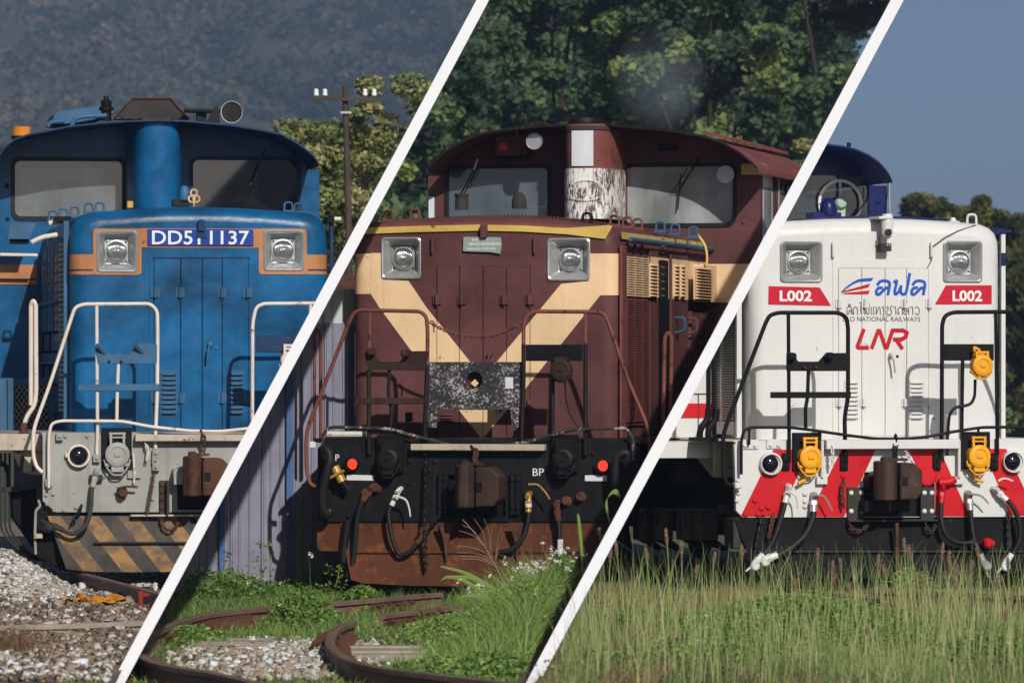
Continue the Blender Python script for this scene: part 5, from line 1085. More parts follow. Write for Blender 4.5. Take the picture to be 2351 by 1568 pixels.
# ================================================================== white locomotive (right)
L = Loco('white_locomotive', 'clean white diesel locomotive with red stripes, yellow sockets and navy cab beside tall grass', 3.36, 45.0, -15.0, ZG['right'])
hl = [(1792, 1886, 556, 647), (2166, 2253, 555, 647)]
hood(L, [(1722, 1010), (1722, 760), (1722, 590), (1723, 556), (1728, 534), (1738, 520), (1756, 513), (1806, 508), (1900, 502.5), (2004, 500.5), (2100, 503), (2200, 509), (2256, 515), (2275, 523), (2288, 536), (2295, 556), (2296, 590), (2296, 760), (2296, 1008)], .75, 5.0, .13, white_p, [sq(*h) for h in hl])
zt = lambda y: L.P(2010, y, yN).z
for h in hl: headlight(L, *h, alu, .093)
L.rect('nose_door_panel', 1912, 2148, 596, 1004, yN - .006, yN - .001, white_p, bevel=.002)
for x0, x1 in ((1926, 1978), (1979.5, 2031.5), (2033, 2081), (2082.5, 2131)): L.rect('access_door', x0, x1, 617, 1000, yN - .012, yN - .0065, white_p, bevel=.002)
yT = yN - .0125
for x in (1978.8, 2032.2, 2081.8): L.rect('panel_gap', x - .45, x + .45, 617, 1000, yN - .0122, yN - .010, grey_p, bevel=0)
for x in (1925, 2132): L.rect('panel_gap', x - .45, x + .45, 617, 1000, yN - .0085, yN - .006, grey_p, bevel=0)
L.rect('panel_gap', 1925, 2132, 615.8, 616.7, yN - .0085, yN - .006, grey_p, bevel=0)
for pts_, x0, x1 in (([(1765, 657), (1882, 660), (1908, 702), (1764, 699)], 1790, 1864), ([(2172, 655), (2277, 655), (2277, 698), (2147, 699)], 2187, 2255)):
    q = L.plate('number_plate', pts_, yN - .006, yN - .001, paint('number_plate_red', (.46, .010, .028), .35, .05, 0, 0)); lettering(L, 'L002', x0, x1, 667, 692, yN - .0065, letter_w, .03, parent=q)
# emblem: swept blue and red streaks
sw = L.plate('emblem', smooth2([(1930, 671), (1945, 657), (1965, 644), (1978, 640), (2006, 638)], 4) + smooth2([(2000, 646), (1980, 647), (1965, 650), (1948, 660), (1935, 670)], 4), yT - .002, yT - .0005, letter_b)
L.plate('emblem_streak', smooth2([(1933, 669), (1960, 662), (1998, 651)], 4) + smooth2([(1994, 660), (1975, 664), (1950, 669), (1932, 672)], 4), yT - .0035, yT - .0022, letter_r, sw)
L.plate('emblem_streak', smooth2([(1932, 673.5), (1962, 670.5), (1997, 667)], 4) + smooth2([(1994, 675.5), (1965, 676), (1940, 675.5)], 4), yT - .0035, yT - .0022, letter_r, sw)
lo_a = smooth2([(.02, .72), (.2, .95), (.55, 1.0), (.88, .88), (.96, .55), (.94, .04)], 4); lo_b = smooth2([(.40, .50), (.15, .48), (.02, .28), (.08, .06), (.28, .05), (.50, .28), (.72, .50), (.92, .42)], 4)
fo = smooth2([(.0, .90), (.16, .96), (.14, .30), (.22, .05), (.40, .22), (.50, .62)], 4); fo2 = smooth2([(.50, .62), (.56, .2), (.74, .03), (.90, .16), (.94, .6), (.94, 1.5)], 4)
for gl, x0, x1, y0 in (([lo_a, lo_b], 2010, 2040, 645), ([fo, fo2], 2048, 2082, 645), ([lo_a, lo_b], 2091, 2121, 645)):
    strokes(L, gl, x0, y0, x1, 677, yT, .026, letter_b, .18, name='emblem_lettering')
# line of small Lao script
bowl = lambda: smooth2([(.1, .35), (.25, .1), (.05, .1), (.1, .7), (.5, 1), (.9, .7), (.9, 0)], 3)
lao = {'lo': [lo_a, lo_b], 'do': [bowl()], 'ai': [smooth2([(.2, 1.5), (.6, 1.55), (.7, 1.3), (.55, 1), (.6, .1)], 3)], 'fo': [fo, fo2], 'e': [[(.2, 1), (.2, .1), (.35, 0)], [(.75, 1), (.75, .1), (.9, 0)]],
       'ho': [smooth2([(.05, 1), (.15, .9), (.15, 0), (.5, .8), (.8, .9), (.9, 0)], 3)], 'ng': [smooth2([(.1, .9), (.4, 1), (.5, .2), (.2, -.2)], 3)], 'so': [smooth2([(.0, .9), (.3, 1), (.3, .6), (.1, .4), (.2, 0), (.8, 0), (.9, .5), (.7, .8), (1, 1.2)], 3)],
       'aa': [smooth2([(.1, .9), (.4, 1), (.7, .9), (.75, 0)], 3)], 'wo': [smooth2([(.1, .9), (.5, 1), (.9, .7), (.8, .1), (.4, 0), (.2, .2)], 3)]}
word = ['lo', 'do', 'ai', 'fo', 'e', 'ho', 'ng', 'so', 'aa', 'do', 'lo', 'aa', 'wo']; wd = [1, 1, .7, 1.2, .8, 1.1, .7, 1.1, .8, 1, 1, .8, 1]
x = 1943.0; tot = sum(wd); un = (2113 - 1943) / tot; smallg = None; gacc = []
for k_, wi in zip(word, wd):
    for pl2 in lao[k_]: gacc.append([((x - 1943 + un * wi * (.06 + .84 * a)) / 170.0, b * .999) for a, b in pl2])
    if k_ == 'lo': gacc.append([((x - 1943 + un * wi * (.5 + .16 * math.cos(t))) / 170.0, 1.22 + .10 * math.sin(t)) for t in np.linspace(0, 2 * math.pi, 9)])
    x += un * wi
strokes(L, gacc, 1943, 705, 2113, 722, yT, .0085, letter_g)
lettering(L, 'LAO NATIONAL RAILWAYS', 1935, 2113, 727.5, 738, yT - .001, letter_g, .008)
lnr = [[[(.10, 1), (.0, .08), (.27, .08)][0:3]], ]
strokes(L, [[(.16, 1.0), (.06, .14), (.08, .06), (.26, .06)], [(.34, .06), (.44, .96), (.47, .96), (.60, .08), (.63, .08), (.72, .98), (.92, .98), (1.0, .86), (.98, .64), (.90, .50), (.76, .50)], [(.80, .50), (.92, .04)]], 1961, 758, 2080, 801, yT - .001, .036, letter_r, .06, name='emblem_lettering')
for x in (1925, 1985, 2076, 2132): hinge(L, x, 697, white_p, 7, 20)
for x in (1926, 1981, 2076, 2132): hinge(L, x, 924, white_p, 7, 18)
louvre(L, 1939, 1969, 872, 962, 9, white_p, yN - .012); louvre(L, 2087, 2119, 872, 962, 9, white_p, yN - .012)
for x in (1913, 2139): L.tube('hose_hook', [(x, 592, yN), (x, 590, yN - .035), (x, 558, yN - .035), (x, 556, yN)], .010, white_p, rnd=.02)
L.tube('thin_wire', [(2140, 567, yN - .03), (2170, 545, yN - .03), (2200, 530, yN - .01), (2240, 517, yN + .05)], .004, under_grey, rnd=0, n=5); L.tube('thin_wire', [(2141, 590, yN - .03), (2136, 604, yN - .03), (2129, 615, yN - .02)], .004, under_grey, rnd=0, n=5)
dh = L.lathe('door_handle', 2045, 813, yN - .012, [(.02, 0), (.02, -.05)], white_p, n=12); L.tube('grip', [(2045, 813, yN - .07), (2052, 830, yN - .09), (2055, 856, yN - .09)], .009, alu, dh, rnd=0); L.lathe('keyhole', 2060, 818, yN - .012, [(.012, 0), (.012, -.008), (.004, -.009)], black_p, n=10)
cm = L.lathe('camera_housing', 2037, 528, yN - .12, [(.050, 0), (.052, .05), (.052, .11), (.046, .12), (.046, .14)], white_p, n=22, axis='z'); L.rect('mount', 2018, 2048, 497, 503, yN - .18, yN + .1, white_p, cm)
L.lathe('camera_ball', 2037, 533, yN - .12, [(.002, -.062), (.03, -.052), (.046, -.028), (.050, 0), (.046, .02)], white_p, cm, 22, 'z'); L.lathe('camera_lens', 2039, 533.5, yN - .17, [(.030, .01), (.030, -.018), (.022, -.020), (.001, -.016)], dome_m, cm, 18)
L.rect('sensor_box', 2022, 2047, 559, 577, yN - .12, yN - .02, under_grey, cm); L.tube('cable', [(2020, 540), (2018, 556), (2026, 562)], .007, under_grey, cm, yl=yN - .08)
for x_ in (2037, 2043): L.lathe('indicator', x_, 563, yN - .12, [(.006, 0), (.001, -.003)], paper_m, cm, 8)
lift_eye(L, 2231, 515, 1.0, white_p, 1.15); L.lathe('roof_plug', 2188, 514, 1.0, [(.07, 0), (.06, .02), (.03, .03), (.02, .055)], white_p, n=14, axis='z')
L.lathe('dome_lamp', 1901, 494, 1.6, [(.074, 0), (.074, .055), (.070, .09), (.052, .13), (.026, .15), (.002, .155)], navy_p, n=22, axis='z'); L.rect('lamp_stand', 1866, 1932, 488, 503, 1.55, 1.75, navy_p)
L.tube('roof_rim', [(1806, 508), (1900, 501), (2004, 498.5), (2100, 501.5), (2200, 508)], .012, navy_p, yl=1.0, rnd=0)
L.rect('corner_bracket', 2288, 2306, 524, 538, .9, 1.2, navy_p); L.tube('bracket_pipe', [(2300, 533), (2321, 533)], .018, navy_p, yl=1.0, rnd=0)
cp = L.rect('corner_post', 2299, 2309, 537, 1010, 1.0, 1.05, white_p); L.rect('post_band', 2299, 2309, 581, 610, .99, .998, navy_p, cp)
# cab
arch = [(1306, 432), (1309, 408), (1350, 372), (1410, 350), (1500, 335), (1600, 326), (1680, 323), (1760, 324), (1830, 326), (1890, 329), (1935, 335), (1965, 342), (1995, 355), (2018, 371), (2034, 388), (2044, 404), (2049, 416)]
W1 = dict(x0=1700, x1=2000, y0=398, y1=510, glass=glass_teal, r=.06, frame=navy_p); W0 = dict(x0=1345, x1=1610, y0=398, y1=510, glass=glass_teal, r=.06, frame=navy_p)
c = cab(L, arch, 408, 1318, 2036, 1000, 5.0, 7.4, navy_p, navy_p, [W0, W1], .75); cab_sides(L, c, 5.0, 7.4, navy_p)
rg = L.P(1928, 466, 4.98); g = M(); g.lathe(rg, [(.225, 0), (.225, -.02), (.200, -.025), (.198, 0), (.225, 0)], 40, cap=False); vs = mk('clear_view_screen', g, white_p, L.root, True)
g = M(); g.lathe(rg + Vector((0, -.01, 0)), [(.06, 0), (.06, -.04), (.045, -.06), (.001, -.065)], 20); g.box(rg.x - .012, rg.x + .012, rg.y - .02, rg.y, rg.z, rg.z + .2); g.box(rg.x - .03, rg.x + .05, rg.y - .02, rg.y, rg.z - .2, rg.z); mk('motor_hub', g, paint('pale_green_enamel', (.33, .42, .36), .4, .1), vs, True)
L.tube('wiper', [(1961, 498, 4.95), (1990, 460, 4.95), (1993, 420, 4.95)], .006, black_p, rnd=0); L.tube('rain_pin', [(1949, 338, 4.3), (1949, 328, 4.3)], .022, navy_p, rnd=0); bolt(L, 2016, 464, 5.0, navy_p, .02)
L.tube('cab_handrail', [(2042, 410), (2042, 450), (2043, 500)], .012, alu, yl=4.95, rnd=0); L.tube('aerial_wire', [(2038, 405, 4.5), (2038, 440, 4.6), (2030, 490, 4.7), (2020, 500, 3.0)], .004, black_p, crv=True, n=4)
L.rect('window_reveal', 1968, 1980, 412, 490, 5.05, 5.07, fence_w)
# left hood side: radiator grille and louvres
xs = L.cx - L.hw
fx = lambda y0, y1, z0, z1, t, mat, name, par=None, bev=.003: mk(name, M().box(xs - t, xs - .0035, y0, y1, z0, z1), mat, par or L.root, bevel=bev)
YS = lambda px, py=850: L.S(px, py, xs).y
fx(.95, 1.0, zt(1005), zt(530), .05, white_p, 'corner_flange')
gy0, gy1 = 1.05, YS(1640); gl = fx(gy0, gy1, zt(965), zt(600), .015, black_p, 'radiator_grille'); g = M()
for k in range(60): g.hexa([(xs - .015, gy0 + .03, zt(962) + k * .0225), (xs - .015, gy1 - .03, zt(962) + k * .0225), (xs - .045, gy1 - .03, zt(962) + k * .0225 - .004), (xs - .045, gy0 + .03, zt(962) + k * .0225 - .004), (xs - .015, gy0 + .03, zt(962) + k * .0225 + .012), (xs - .015, gy1 - .03, zt(962) + k * .0225 + .012), (xs - .045, gy1 - .03, zt(962) + k * .0225 + .006), (xs - .045, gy0 + .03, zt(962) + k * .0225 + .006)])
mk('grille_bars', g, white_old, gl)['kind'] = 'stuff'
ym = (gy0 + gy1) / 2; fx(ym - .03, ym + .03, zt(966), zt(600), .055, white_p, 'grille_post'); fx(gy0, gy1, zt(998), zt(967), .05, white_old, 'lower_panel')
fx(gy1 + .02, 4.95, zt(1005), zt(560), .02, white_p, 'side_door')
# battery box with red band, beside the hood on the left deck
bx = L.rect('battery_box', 1520, 1639, 846, 1006, 1.6, 3.4, white_p, bevel=.01); L.rect('red_band', 1520, 1639, 926, 959, 1.590, 1.597, red_p, bx, 0)
L.rect('box_lid_line', 1520, 1639, 903, 905, 1.588, 1.598, under_grey, bx, 0); L.rect('seam', 1603, 1604.5, 906, 1004, 1.585, 1.597, under_grey, bx, 0)
L.rect('side_sill', 1500, 1690, 1014, 1052, .7, 6.5, white_p); L.rect('sill_end', 1640, 1688, 1013, 1096, .55, .6, beige_p)
L.plate('sill_gusset', [(1602, 1050), (1690, 1050), (1690, 1094), (1640, 1096)], .9, .95, white_p); L.plate('sill_gusset', [(1480, 1042), (1604, 1044), (1606, 1110), (1552, 1112), (1548, 1060), (1480, 1058)], 1.9, 2.0, under_grey); L.rect('under_box', 1552, 1608, 1050, 1111, 1.6, 1.9, under_grey)
for yy, xx in ((2.0, 1640), (2.1, 1627)): pass
L.tube('side_handrail', [(1626, 1000), (1626, 700), (1632, 672), (1638, 690), (1640, 940), (1640, 1000)], .020, black_p, yl=.62, rnd=.05)
for x0 in (1627, 1646): L.tube('rail_foot', [(x0, 938), (x0 - 2, 962), (x0 - 20, 985), (x0 - 20, 1010)], .030, black_p, yl=.6, rnd=.12)
L.rect('rail_foot_plate', 1600, 1650, 1004, 1014, .45, .7, black_p)
L.rect('deck', 1684, 2466, 1009, 1015, .02, 5.0, white_old)
L.plate('headstock', [(1686, 1022), (1694, 1012), (2456, 1006), (2464, 1016), (2464, 1170), (2450, 1186), (1706, 1188), (1690, 1172)], 0, .06, white_p, holes=[[(1984, 1084), (2146, 1084), (2146, 1186), (1984, 1186)]], bevel=.004)
L.rect('coupler_pocket', 1976, 2154, 1076, 1190, .065, .5, black_p)
for pts_ in ([(1700, 1186), (1790, 1186), (1858, 1032), (1776, 1032)], [(1856, 1186), (1938, 1186), (2010, 1032), (1932, 1032)], [(2086, 1032), (2158, 1032), (2226, 1185), (2150, 1185)], [(2256, 1030), (2310, 1030), (2380, 1184), (2322, 1184)], [(2400, 1030), (2440, 1030), (2462, 1080), (2462, 1165)]):
    q = pts_
    if pts_[0][0] == 1856: q = [(1856, 1186), (1938, 1186), (1983, 1090), (1983, 1083), (1987, 1082), (2010, 1032), (1932, 1032)]
    if pts_[0][0] == 2086: q = [(2086, 1032), (2158, 1032), (2226, 1185), (2150, 1185), (2147, 1180), (2147, 1083), (2110, 1083)]
    L.plate('warning_stripe', q, -.003, -.0006, red_p)
L.rect('step_ledge', 1898, 2204, 1009, 1031, -.11, -.004, white_p)
marker(L, 1767, 1064, .098, white_p, dome_m); marker(L, 2323, 1059, .098, white_p, dome_m)
socket(L, 1854, 1003, 1092, yellow_p, black_p, -.01, 29); socket(L, 2241, 1001, 1089, yellow_p, black_p, -.01, 29)
L.tube('socket_tap', [(1848, 1090, -.05), (1848, 1102, -.06), (1832, 1110, -.07)], .016, yellow_p, rnd=.02); L.tube('socket_tap', [(2238, 1088, -.05), (2238, 1100, -.06), (2258, 1106, -.07)], .014, yellow_p, rnd=.02)
for x in (1888, 2202): 
    rd = L.tube('release_rod', [(x, 1012), (x, 1096)], .014, white_p, yl=-.06, rnd=0); L.rect('rod_bracket', x - 12, x + 12, 1094, 1112, -.05, -.004, white_p, rd)
h1 = handrail(L, [(1688, 1117), (1668, 1111), (1661, 1090), (1660, 1004), (1666, 980), (1758, 741), (1767, 724), (1786, 718), (1925, 718), (1943, 728), (1947, 752), (1947, 916), (1939, 955), (1941, 1062)], .0185, black_p, [[(1810, 720), (1812, 1060)], [(1856, 850), (1854, 914), (1849, 938), (1850, 988)]])
L.plate('jumper_rest', [(1807, 811), (1820, 809), (1833, 830), (1880, 830), (1897, 811), (1949, 810), (1949, 852), (1807, 852)], -.06, -.035, black_p, h1, bevel=.003); L.rect('foot_bar', 1769, 1954, 899.5, 914, -.062, -.05, black_p, h1)
for x, y in ((1818, 818), (1904, 817)):
    p = L.P(x, y, -.10); g = M(); g.box(p.x - .035, p.x + .035, -.14, -.06, p.z - .03, p.z + .03); mk('rest_arm', g, black_p, h1, bevel=.015)
for x in (1845, 1871): L.lathe('peg', x, 843, -.06, [(.012, 0), (.012, -.04)], under_grey, h1, 8)
h2 = handrail(L, [(2160, 1052), (2162, 980), (2163, 745), (2169, 725), (2188, 717), (2316, 716), (2334, 726), (2352, 768), (2440, 990), (2444, 1060)], .0185, black_p, [[(2286, 718), (2290, 1044)], [(2210, 828), (2208, 990)]])
L.rect('jumper_plate', 2167, 2282, 790, 828, -.05, -.038, black_p, h2)
jm = socket(L, 2248, 806, 870, yellow_p, yellow_p, -.06, 27, False, 'hanging_jumper'); L.tube('jumper_latch', [(2238, 808), (2236, 797), (2248, 803), (2250, 812)], .012, yellow_p, jm, yl=-.13, rnd=.01)
L.tube('jumper_cable', [(2239, 871), (2238, 910), (2230, 927), (2214, 932), (2192, 935), (2180, 950), (2176, 990), (2174, 1046)], .014, black_p, jm, yl=-.09, rnd=.05)
L.tube('low_pipe', [(1702, 1089), (1702, 1010), (1708, 988), (1722, 981), (1814, 981), (1856, 986), (1944, 999), (2009, 1007), (2058, 1008), (2123, 1004), (2188, 991), (2253, 981), (2351, 980), (2430, 980), (2440, 1040)], .0135, black_p, yl=-.07, rnd=.05)
for pts_ in ((1720, 985, 1009), (2246, 985, 1006)): L.tube('pipe_stay', [(pts_[0], pts_[1]), (pts_[0], pts_[2] + 12)], .012, black_p, yl=-.05, rnd=0)
for x0, x1, y0, y1 in ((1701, 1742, 1009, 1031), (1760, 1796, 1008, 1030)):
    lp = L.rect('mounting_plate', x0, x1, y0, y1, -.016, -.004, white_p); bolt(L, x0 + 9, y0 + 14, -.016, white_p, .018, lp); bolt(L, x1 - 9, y0 + 14, -.016, white_p, .018, lp)
for x in (1805, 1939, 2152, 2284):
    lp = L.rect('mounting_lug', x - 9, x + 9, 1040, 1080, -.03, -.004, black_p, bevel=.008); bolt(L, x, 1058, -.03, black_p, .016, lp); bolt(L, x, 1072, -.03, black_p, .016, lp)
for x, y in ((1695, 1102), (1695, 1131), (1692, 1148), (1848, 1133), (1848, 1150), (1848, 1162)): bolt(L, x, y, -.004, white_p, .022)
L.rect('pipe_lug', 1688, 1704, 1108, 1122, -.09, -.004, white_p, bevel=.01)
for x, y in ((1733, 1148), (1764, 1164), (1740, 1180), (1712, 1180), (1936, 1092), (2127, 1094), (2145, 1088), (1748, 1166)): bolt(L, x, y, -.004, red_p, .026)
L.lathe('red_boss', 2127, 1094, -.004, [(.085, 0), (.085, -.018), (.07, -.03)], red_p, n=20)
for x0, x1 in ((1946, 1984), (2114, 2144)):
    pp = L.rect('draft_plate', x0, x1, 1118, 1197, -.03, -.004, under_grey)
    for y in (1131, 1173):
        bolt(L, x0 + 8, y, -.03, white_old, .022, pp); 
        if x0 < 2000: bolt(L, x1 - 7, y, -.03, white_old, .022, pp)
        else: bolt(L, x1 - 5, y, -.03, white_old, .022, pp)
L.rect('draft_sill', 1950, 2156, 1192, 1198, -.08, .05, under_grey)
coupler(L, 2013, 2118, 1058, 1150, greasy, .50); L.plate('coupler_cheek', [(1994, 1096), (2014, 1082), (2016, 1130), (1996, 1124)], -.15, .05, black_p); L.rect('coupler_support', 1986, 2090, 1150, 1176, -.2, .1, black_p)
chain(L, 'coupler_chain', [(2056, 1000, -.08), (2056, 1020, -.10), (2054, 1040, -.16), (2055, 1058, -.3)], black_worn, .07, .010)
hose(L, [(1806, 1140, -.06), (1797, 1175, -.09), (1782, 1224, -.12), (1766, 1256, -.13), (1748, 1276, -.13)], .022, fitmat=white_p, gladmat=white_p, lever=[(1808, 1126, -.12), (1828, 1140, -.13), (1832, 1168, -.13)]); hose(L, [(1868, 1160, -.06), (1866, 1190, -.09), (1848, 1228, -.12), (1815, 1258, -.14), (1790, 1272, -.14), (1779, 1276, -.14)], .026, fitmat=alu, gladmat=white_p, lever=[(1870, 1136, -.12), (1892, 1140, -.13), (1904, 1160, -.13), (1911, 1172, -.13)])
h_ = hose(L, [(2162, 1140, -.06), (2160, 1175, -.09), (2164, 1208, -.12), (2178, 1234, -.13), (2204, 1246, -.13), (2236, 1244, -.13)], .022, fitmat=red_p); L.lathe('hose_plug', 2258, 1247, -.12, [(.03, 0), (.05, .02), (.04, .07), (.015, .1)], red_p, h_, 12, 'x')
L.tube('red_valve', [(2156, 1108, -.05), (2180, 1106, -.06), (2192, 1100, -.05)], .034, red_p, rnd=0, n=10)
hose(L, [(2226, 1156, -.06), (2230, 1196, -.09), (2236, 1236, -.12), (2252, 1276, -.13)], .024, fitmat=alu, gladmat=alu, lever=[(2228, 1134, -.12), (2252, 1138, -.13), (2270, 1156, -.13)])
hose(L, [(2300, 1138, -.06), (2322, 1158, -.09), (2338, 1192, -.12), (2342, 1234, -.13), (2330, 1262, -.13), (2320, 1276, -.13)], .022, fitmat=white_p, gladmat=white_p, lever=[(2292, 1104, -.12), (2306, 1098, -.13), (2326, 1104, -.13)])
chain(L, 'safety_chain', [(1752, 1184, -.05), (1744, 1220, -.08), (1734, 1278, -.1)], rubber, .045, .0075); chain(L, 'safety_chain', [(1776, 1180, -.05), (1770, 1210, -.07), (1764, 1240, -.1)], rust_m, .045, .0075); chain(L, 'safety_chain', [(1938, 1100, -.05), (1934, 1130, -.07), (1938, 1170, -.07)], rust_m, .045, .0075)
chain(L, 'safety_chain', [(1948, 1200, -.05), (1958, 1214, -.07), (1972, 1220, -.07), (1986, 1212, -.07), (1994, 1200, -.05)], rust_m, .045, .007); chain(L, 'safety_chain', [(2124, 1200, -.05), (2130, 1216, -.07), (2140, 1221, -.07), (2150, 1202, -.05)], under_grey, .04, .006); chain(L, 'safety_chain', [(2315, 1176, -.05), (2316, 1220, -.08), (2318, 1262, -.1)], under_grey, .045, .0075); chain(L, 'safety_chain', [(1910, 1024, -.115), (1912, 1046, -.12), (1912, 1070, -.12)], white_old, .04, .006); chain(L, 'safety_chain', [(2078, 1036, -.08), (2088, 1050, -.08), (2096, 1062, -.09)], white_old, .03, .005)
plough(L, [(1686, 1190), (1760, 1190), (1900, 1190), (2060, 1190), (2200, 1190), (2330, 1190), (2450, 1190)], [(1736, 1318), (1800, 1325), (1900, 1327), (2060, 1328), (2200, 1327), (2300, 1322), (2390, 1300)], under, fwd=-.12)
L.tube('plough_seam', [(1740, 1266), (2400, 1266)], .008, under_grey, yl=-.06, rnd=0); L.rect('plough_rib', 2056, 2064, 1200, 1322, -.14, -.10, rust_m); L.rect('side_step', 1684, 1734, 1188, 1260, .03, .3, under_grey, bevel=.01)
for x0, x1, y_ in ((1468, 1504, 2.4), (1504, 1546, 2.1), (1568, 1606, 1.5), (1606, 1650, 1.2)):
    sb = L.rect('sand_box', x0, x1, 1174, 1240, y_, y_ + .22, box_grey, bevel=.012); L.rect('lid', x0 - 1, x1 + 1, 1166, 1175, y_ - .03, y_ + .25, box_grey, sb, .006); L.tube('latch', [(x0 + 4, 1176), (x0 + 7, 1190), (x0 + 4, 1205)], .006, black_p, sb, yl=y_ - .02, rnd=0)
    L.plate('box_stay', [(x0 + 2, 1240), (x1 - 2, 1240), (x1 + 26, 1262), (x1 + 12, 1264)], y_ + .05, y_ + .15, under, sb)
L.tube('grab_ring', [(1648, 1170), (1650, 1190), (1660, 1196), (1668, 1186)], .012, under_grey, yl=.7); L.rect('side_step', 1668, 1686, 1160, 1180, .3, .6, under_grey)
L.plate('rear_strut', [(1380, 1230), (1400, 1228), (1456, 1275), (1440, 1284), (1396, 1284)], 3.0, 3.1, rust_m); L.plate('rear_panel', [(1400, 1170), (1440, 1180), (1452, 1262), (1400, 1226)], 3.4, 3.45, under_grey)
underframe(L, L.P(2060, 1012, 0).z, 1.42, under_grey); g = M(); g.box(-1.3, -.4, 2.2, 8, .45, 1.0); mk('equipment_case', g, under, L.root)
# ================================================================== rails, rail clips, sleepers
def rail_sweep(name, label, pts, zg, mat, group=None, hgt=.14, clips=None):
    """bullhead rail swept along photo-traced ground points"""
    q = [ground_at(x, y, zg + hgt) for x, y in pts]; path = curve([(a, b2, zg) for a, b2 in q], 6); root = empty(name, path[0]); tag(root, label, 'rail', group); o = path[0]
    prof = [(-.06, -.02), (.06, -.02), (.06, 0), (.012, .02), (.012, .095), (.034, .105), (.034, .135), (.026, .14), (-.026, .14), (-.034, .135), (-.034, .105), (-.012, .095), (-.012, .02), (-.06, 0)]
    g = M(); v = []; n_ = len(prof); top = []
    for i, p in enumerate(path):
        t = (path[min(i + 1, len(path) - 1)] - path[max(0, i - 1)]).normalized(); s_ = Vector((t.y, -t.x, 0)).normalized()
        for a, z in prof: v.append(p - o + s_ * a + Vector((0, 0, z)))
    f = [(i * n_ + j, i * n_ + (j + 1) % n_, (i + 1) * n_ + (j + 1) % n_, (i + 1) * n_ + j) for i in range(len(path) - 1) for j in range(n_)] + [tuple(range(n_)), tuple((len(path) - 1) * n_ + j for j in range(n_))]
    g.add(v, f); mk('rail_bar', g, mat, root, True)
    if clips:
        base = None
        for (i0, i1, cnt, side) in clips:
            for k in range(cnt):
                u_ = i0 + (i1 - i0) * k / max(1, cnt - 1); i = min(len(path) - 2, int(u_ * (len(path) - 1))); fr_ = u_ * (len(path) - 1) - i
                p = path[i] + (path[i + 1] - path[i]) * fr_ - o; t = (path[i + 1] - path[i]).normalized(); s_ = Vector((t.y, -t.x, 0)) * side
                c_ = p + s_ * .085 + Vector((0, 0, .035))
                if base is None:
                    g = M(); g.tube([(0, math.cos(a) * .055, math.sin(a) * .055) for a in np.linspace(-.6, 2 * math.pi - .9, 12)], .016, 6); base = mk('spring_clip', g, rust_m, root, True); b3 = base
                else: b3 = base.copy(); COL.objects.link(b3); b3.parent = root
                b3.location = c_; b3.rotation_euler = (0, rng.normal(0, .15), math.atan2(s_.y, s_.x) + math.pi / 2 + rng.normal(0, .15)); b3.scale = (1, 1, 1)
    return root
RG = 'curved rusty rails in the weeds'
rail_sweep('rail', 'long curved rusty rail running from the first partition to the maroon locomotive', [(335, 1456), (400, 1428), (472, 1408), (545, 1399), (617, 1392), (720, 1384), (811, 1377), (880, 1371), (956, 1364), (1010, 1360)], 0, steel_brown, RG, clips=[(.06, .34, 24, 1), (.72, .84, 6, 1)])
rail_sweep('rail', 'straight rusty rail under the right half of the maroon plough', [(876, 1409), (960, 1399), (1040, 1390), (1117, 1380), (1200, 1370)], 0, steel_brown, RG, clips=[(.02, .3, 7, 1), (.6, .9, 6, 1)])
rail_sweep('rail', 'hooked end of a rusty rail curving through the middle of the weeds', [(811, 1426), (785, 1434), (765, 1448), (757, 1467), (762, 1484), (785, 1503), (820, 1518), (868, 1529), (926, 1537), (1020, 1548), (1110, 1559), (1202, 1570), (1300, 1582)], 0, steel_brown, RG, clips=[(.0, .20, 12, 1), (.12, .42, 16, -1)])
rail_sweep('rail', 'rusty rail crossing the bottom edge beside the first partition', [(300, 1488), (318, 1500), (352, 1517), (400, 1528), (480, 1541), (550, 1556), (640, 1577)], 0, steel_brown, RG, clips=[(.0, .3, 12, -1), (.1, .22, 6, 1)])
rail_sweep('rail', 'straight rusty rail under the blue plough ending at a red lever', [(150, 1306), (210, 1320), (280, 1338), (340, 1354), (400, 1370)], ZG['left'], steel_brown, 'rails in the gravel')
rail_sweep('rail', 'thin pale rail half buried across the near gravel', [(-60, 1437), (80, 1433), (200, 1430), (330, 1424), (380, 1421)], ZG['left'] - .06, concrete, 'rails in the gravel')
rail_sweep('rail', 'rusty rail behind the foxtail grass at the right edge', [(2000, 1350), (2120, 1354), (2240, 1360), (2380, 1366)], ZG['right'], steel_brown, 'rails under the white locomotive')
rail_sweep('rail', 'rusty rail below the middle of the white plough', [(1840, 1352), (1900, 1358), (1960, 1366), (2030, 1374)], ZG['right'], steel_brown, 'rails under the white locomotive')
for (x, y, w_, lab) in ((540, 1472, .5, 'weathered timber sleeper end beside the long curved rail'), (880, 1492, .55, 'weathered timber sleeper end inside the hooked rail')):
    X, Y = ground_at(x, y, .05); g = M()
    for k in range(5): g.box(-w_ / 2 + rng.uniform(-.02, .02), w_ / 2, -.55 + k * .22, -.55 + k * .22 + .2, -.05, .045 + rng.uniform(0, .02))
    o = mk('sleeper', g, concrete, None, bevel=.01); o.location = (X, Y, 0); tag(o, lab, 'sleeper', 'old timber sleepers')
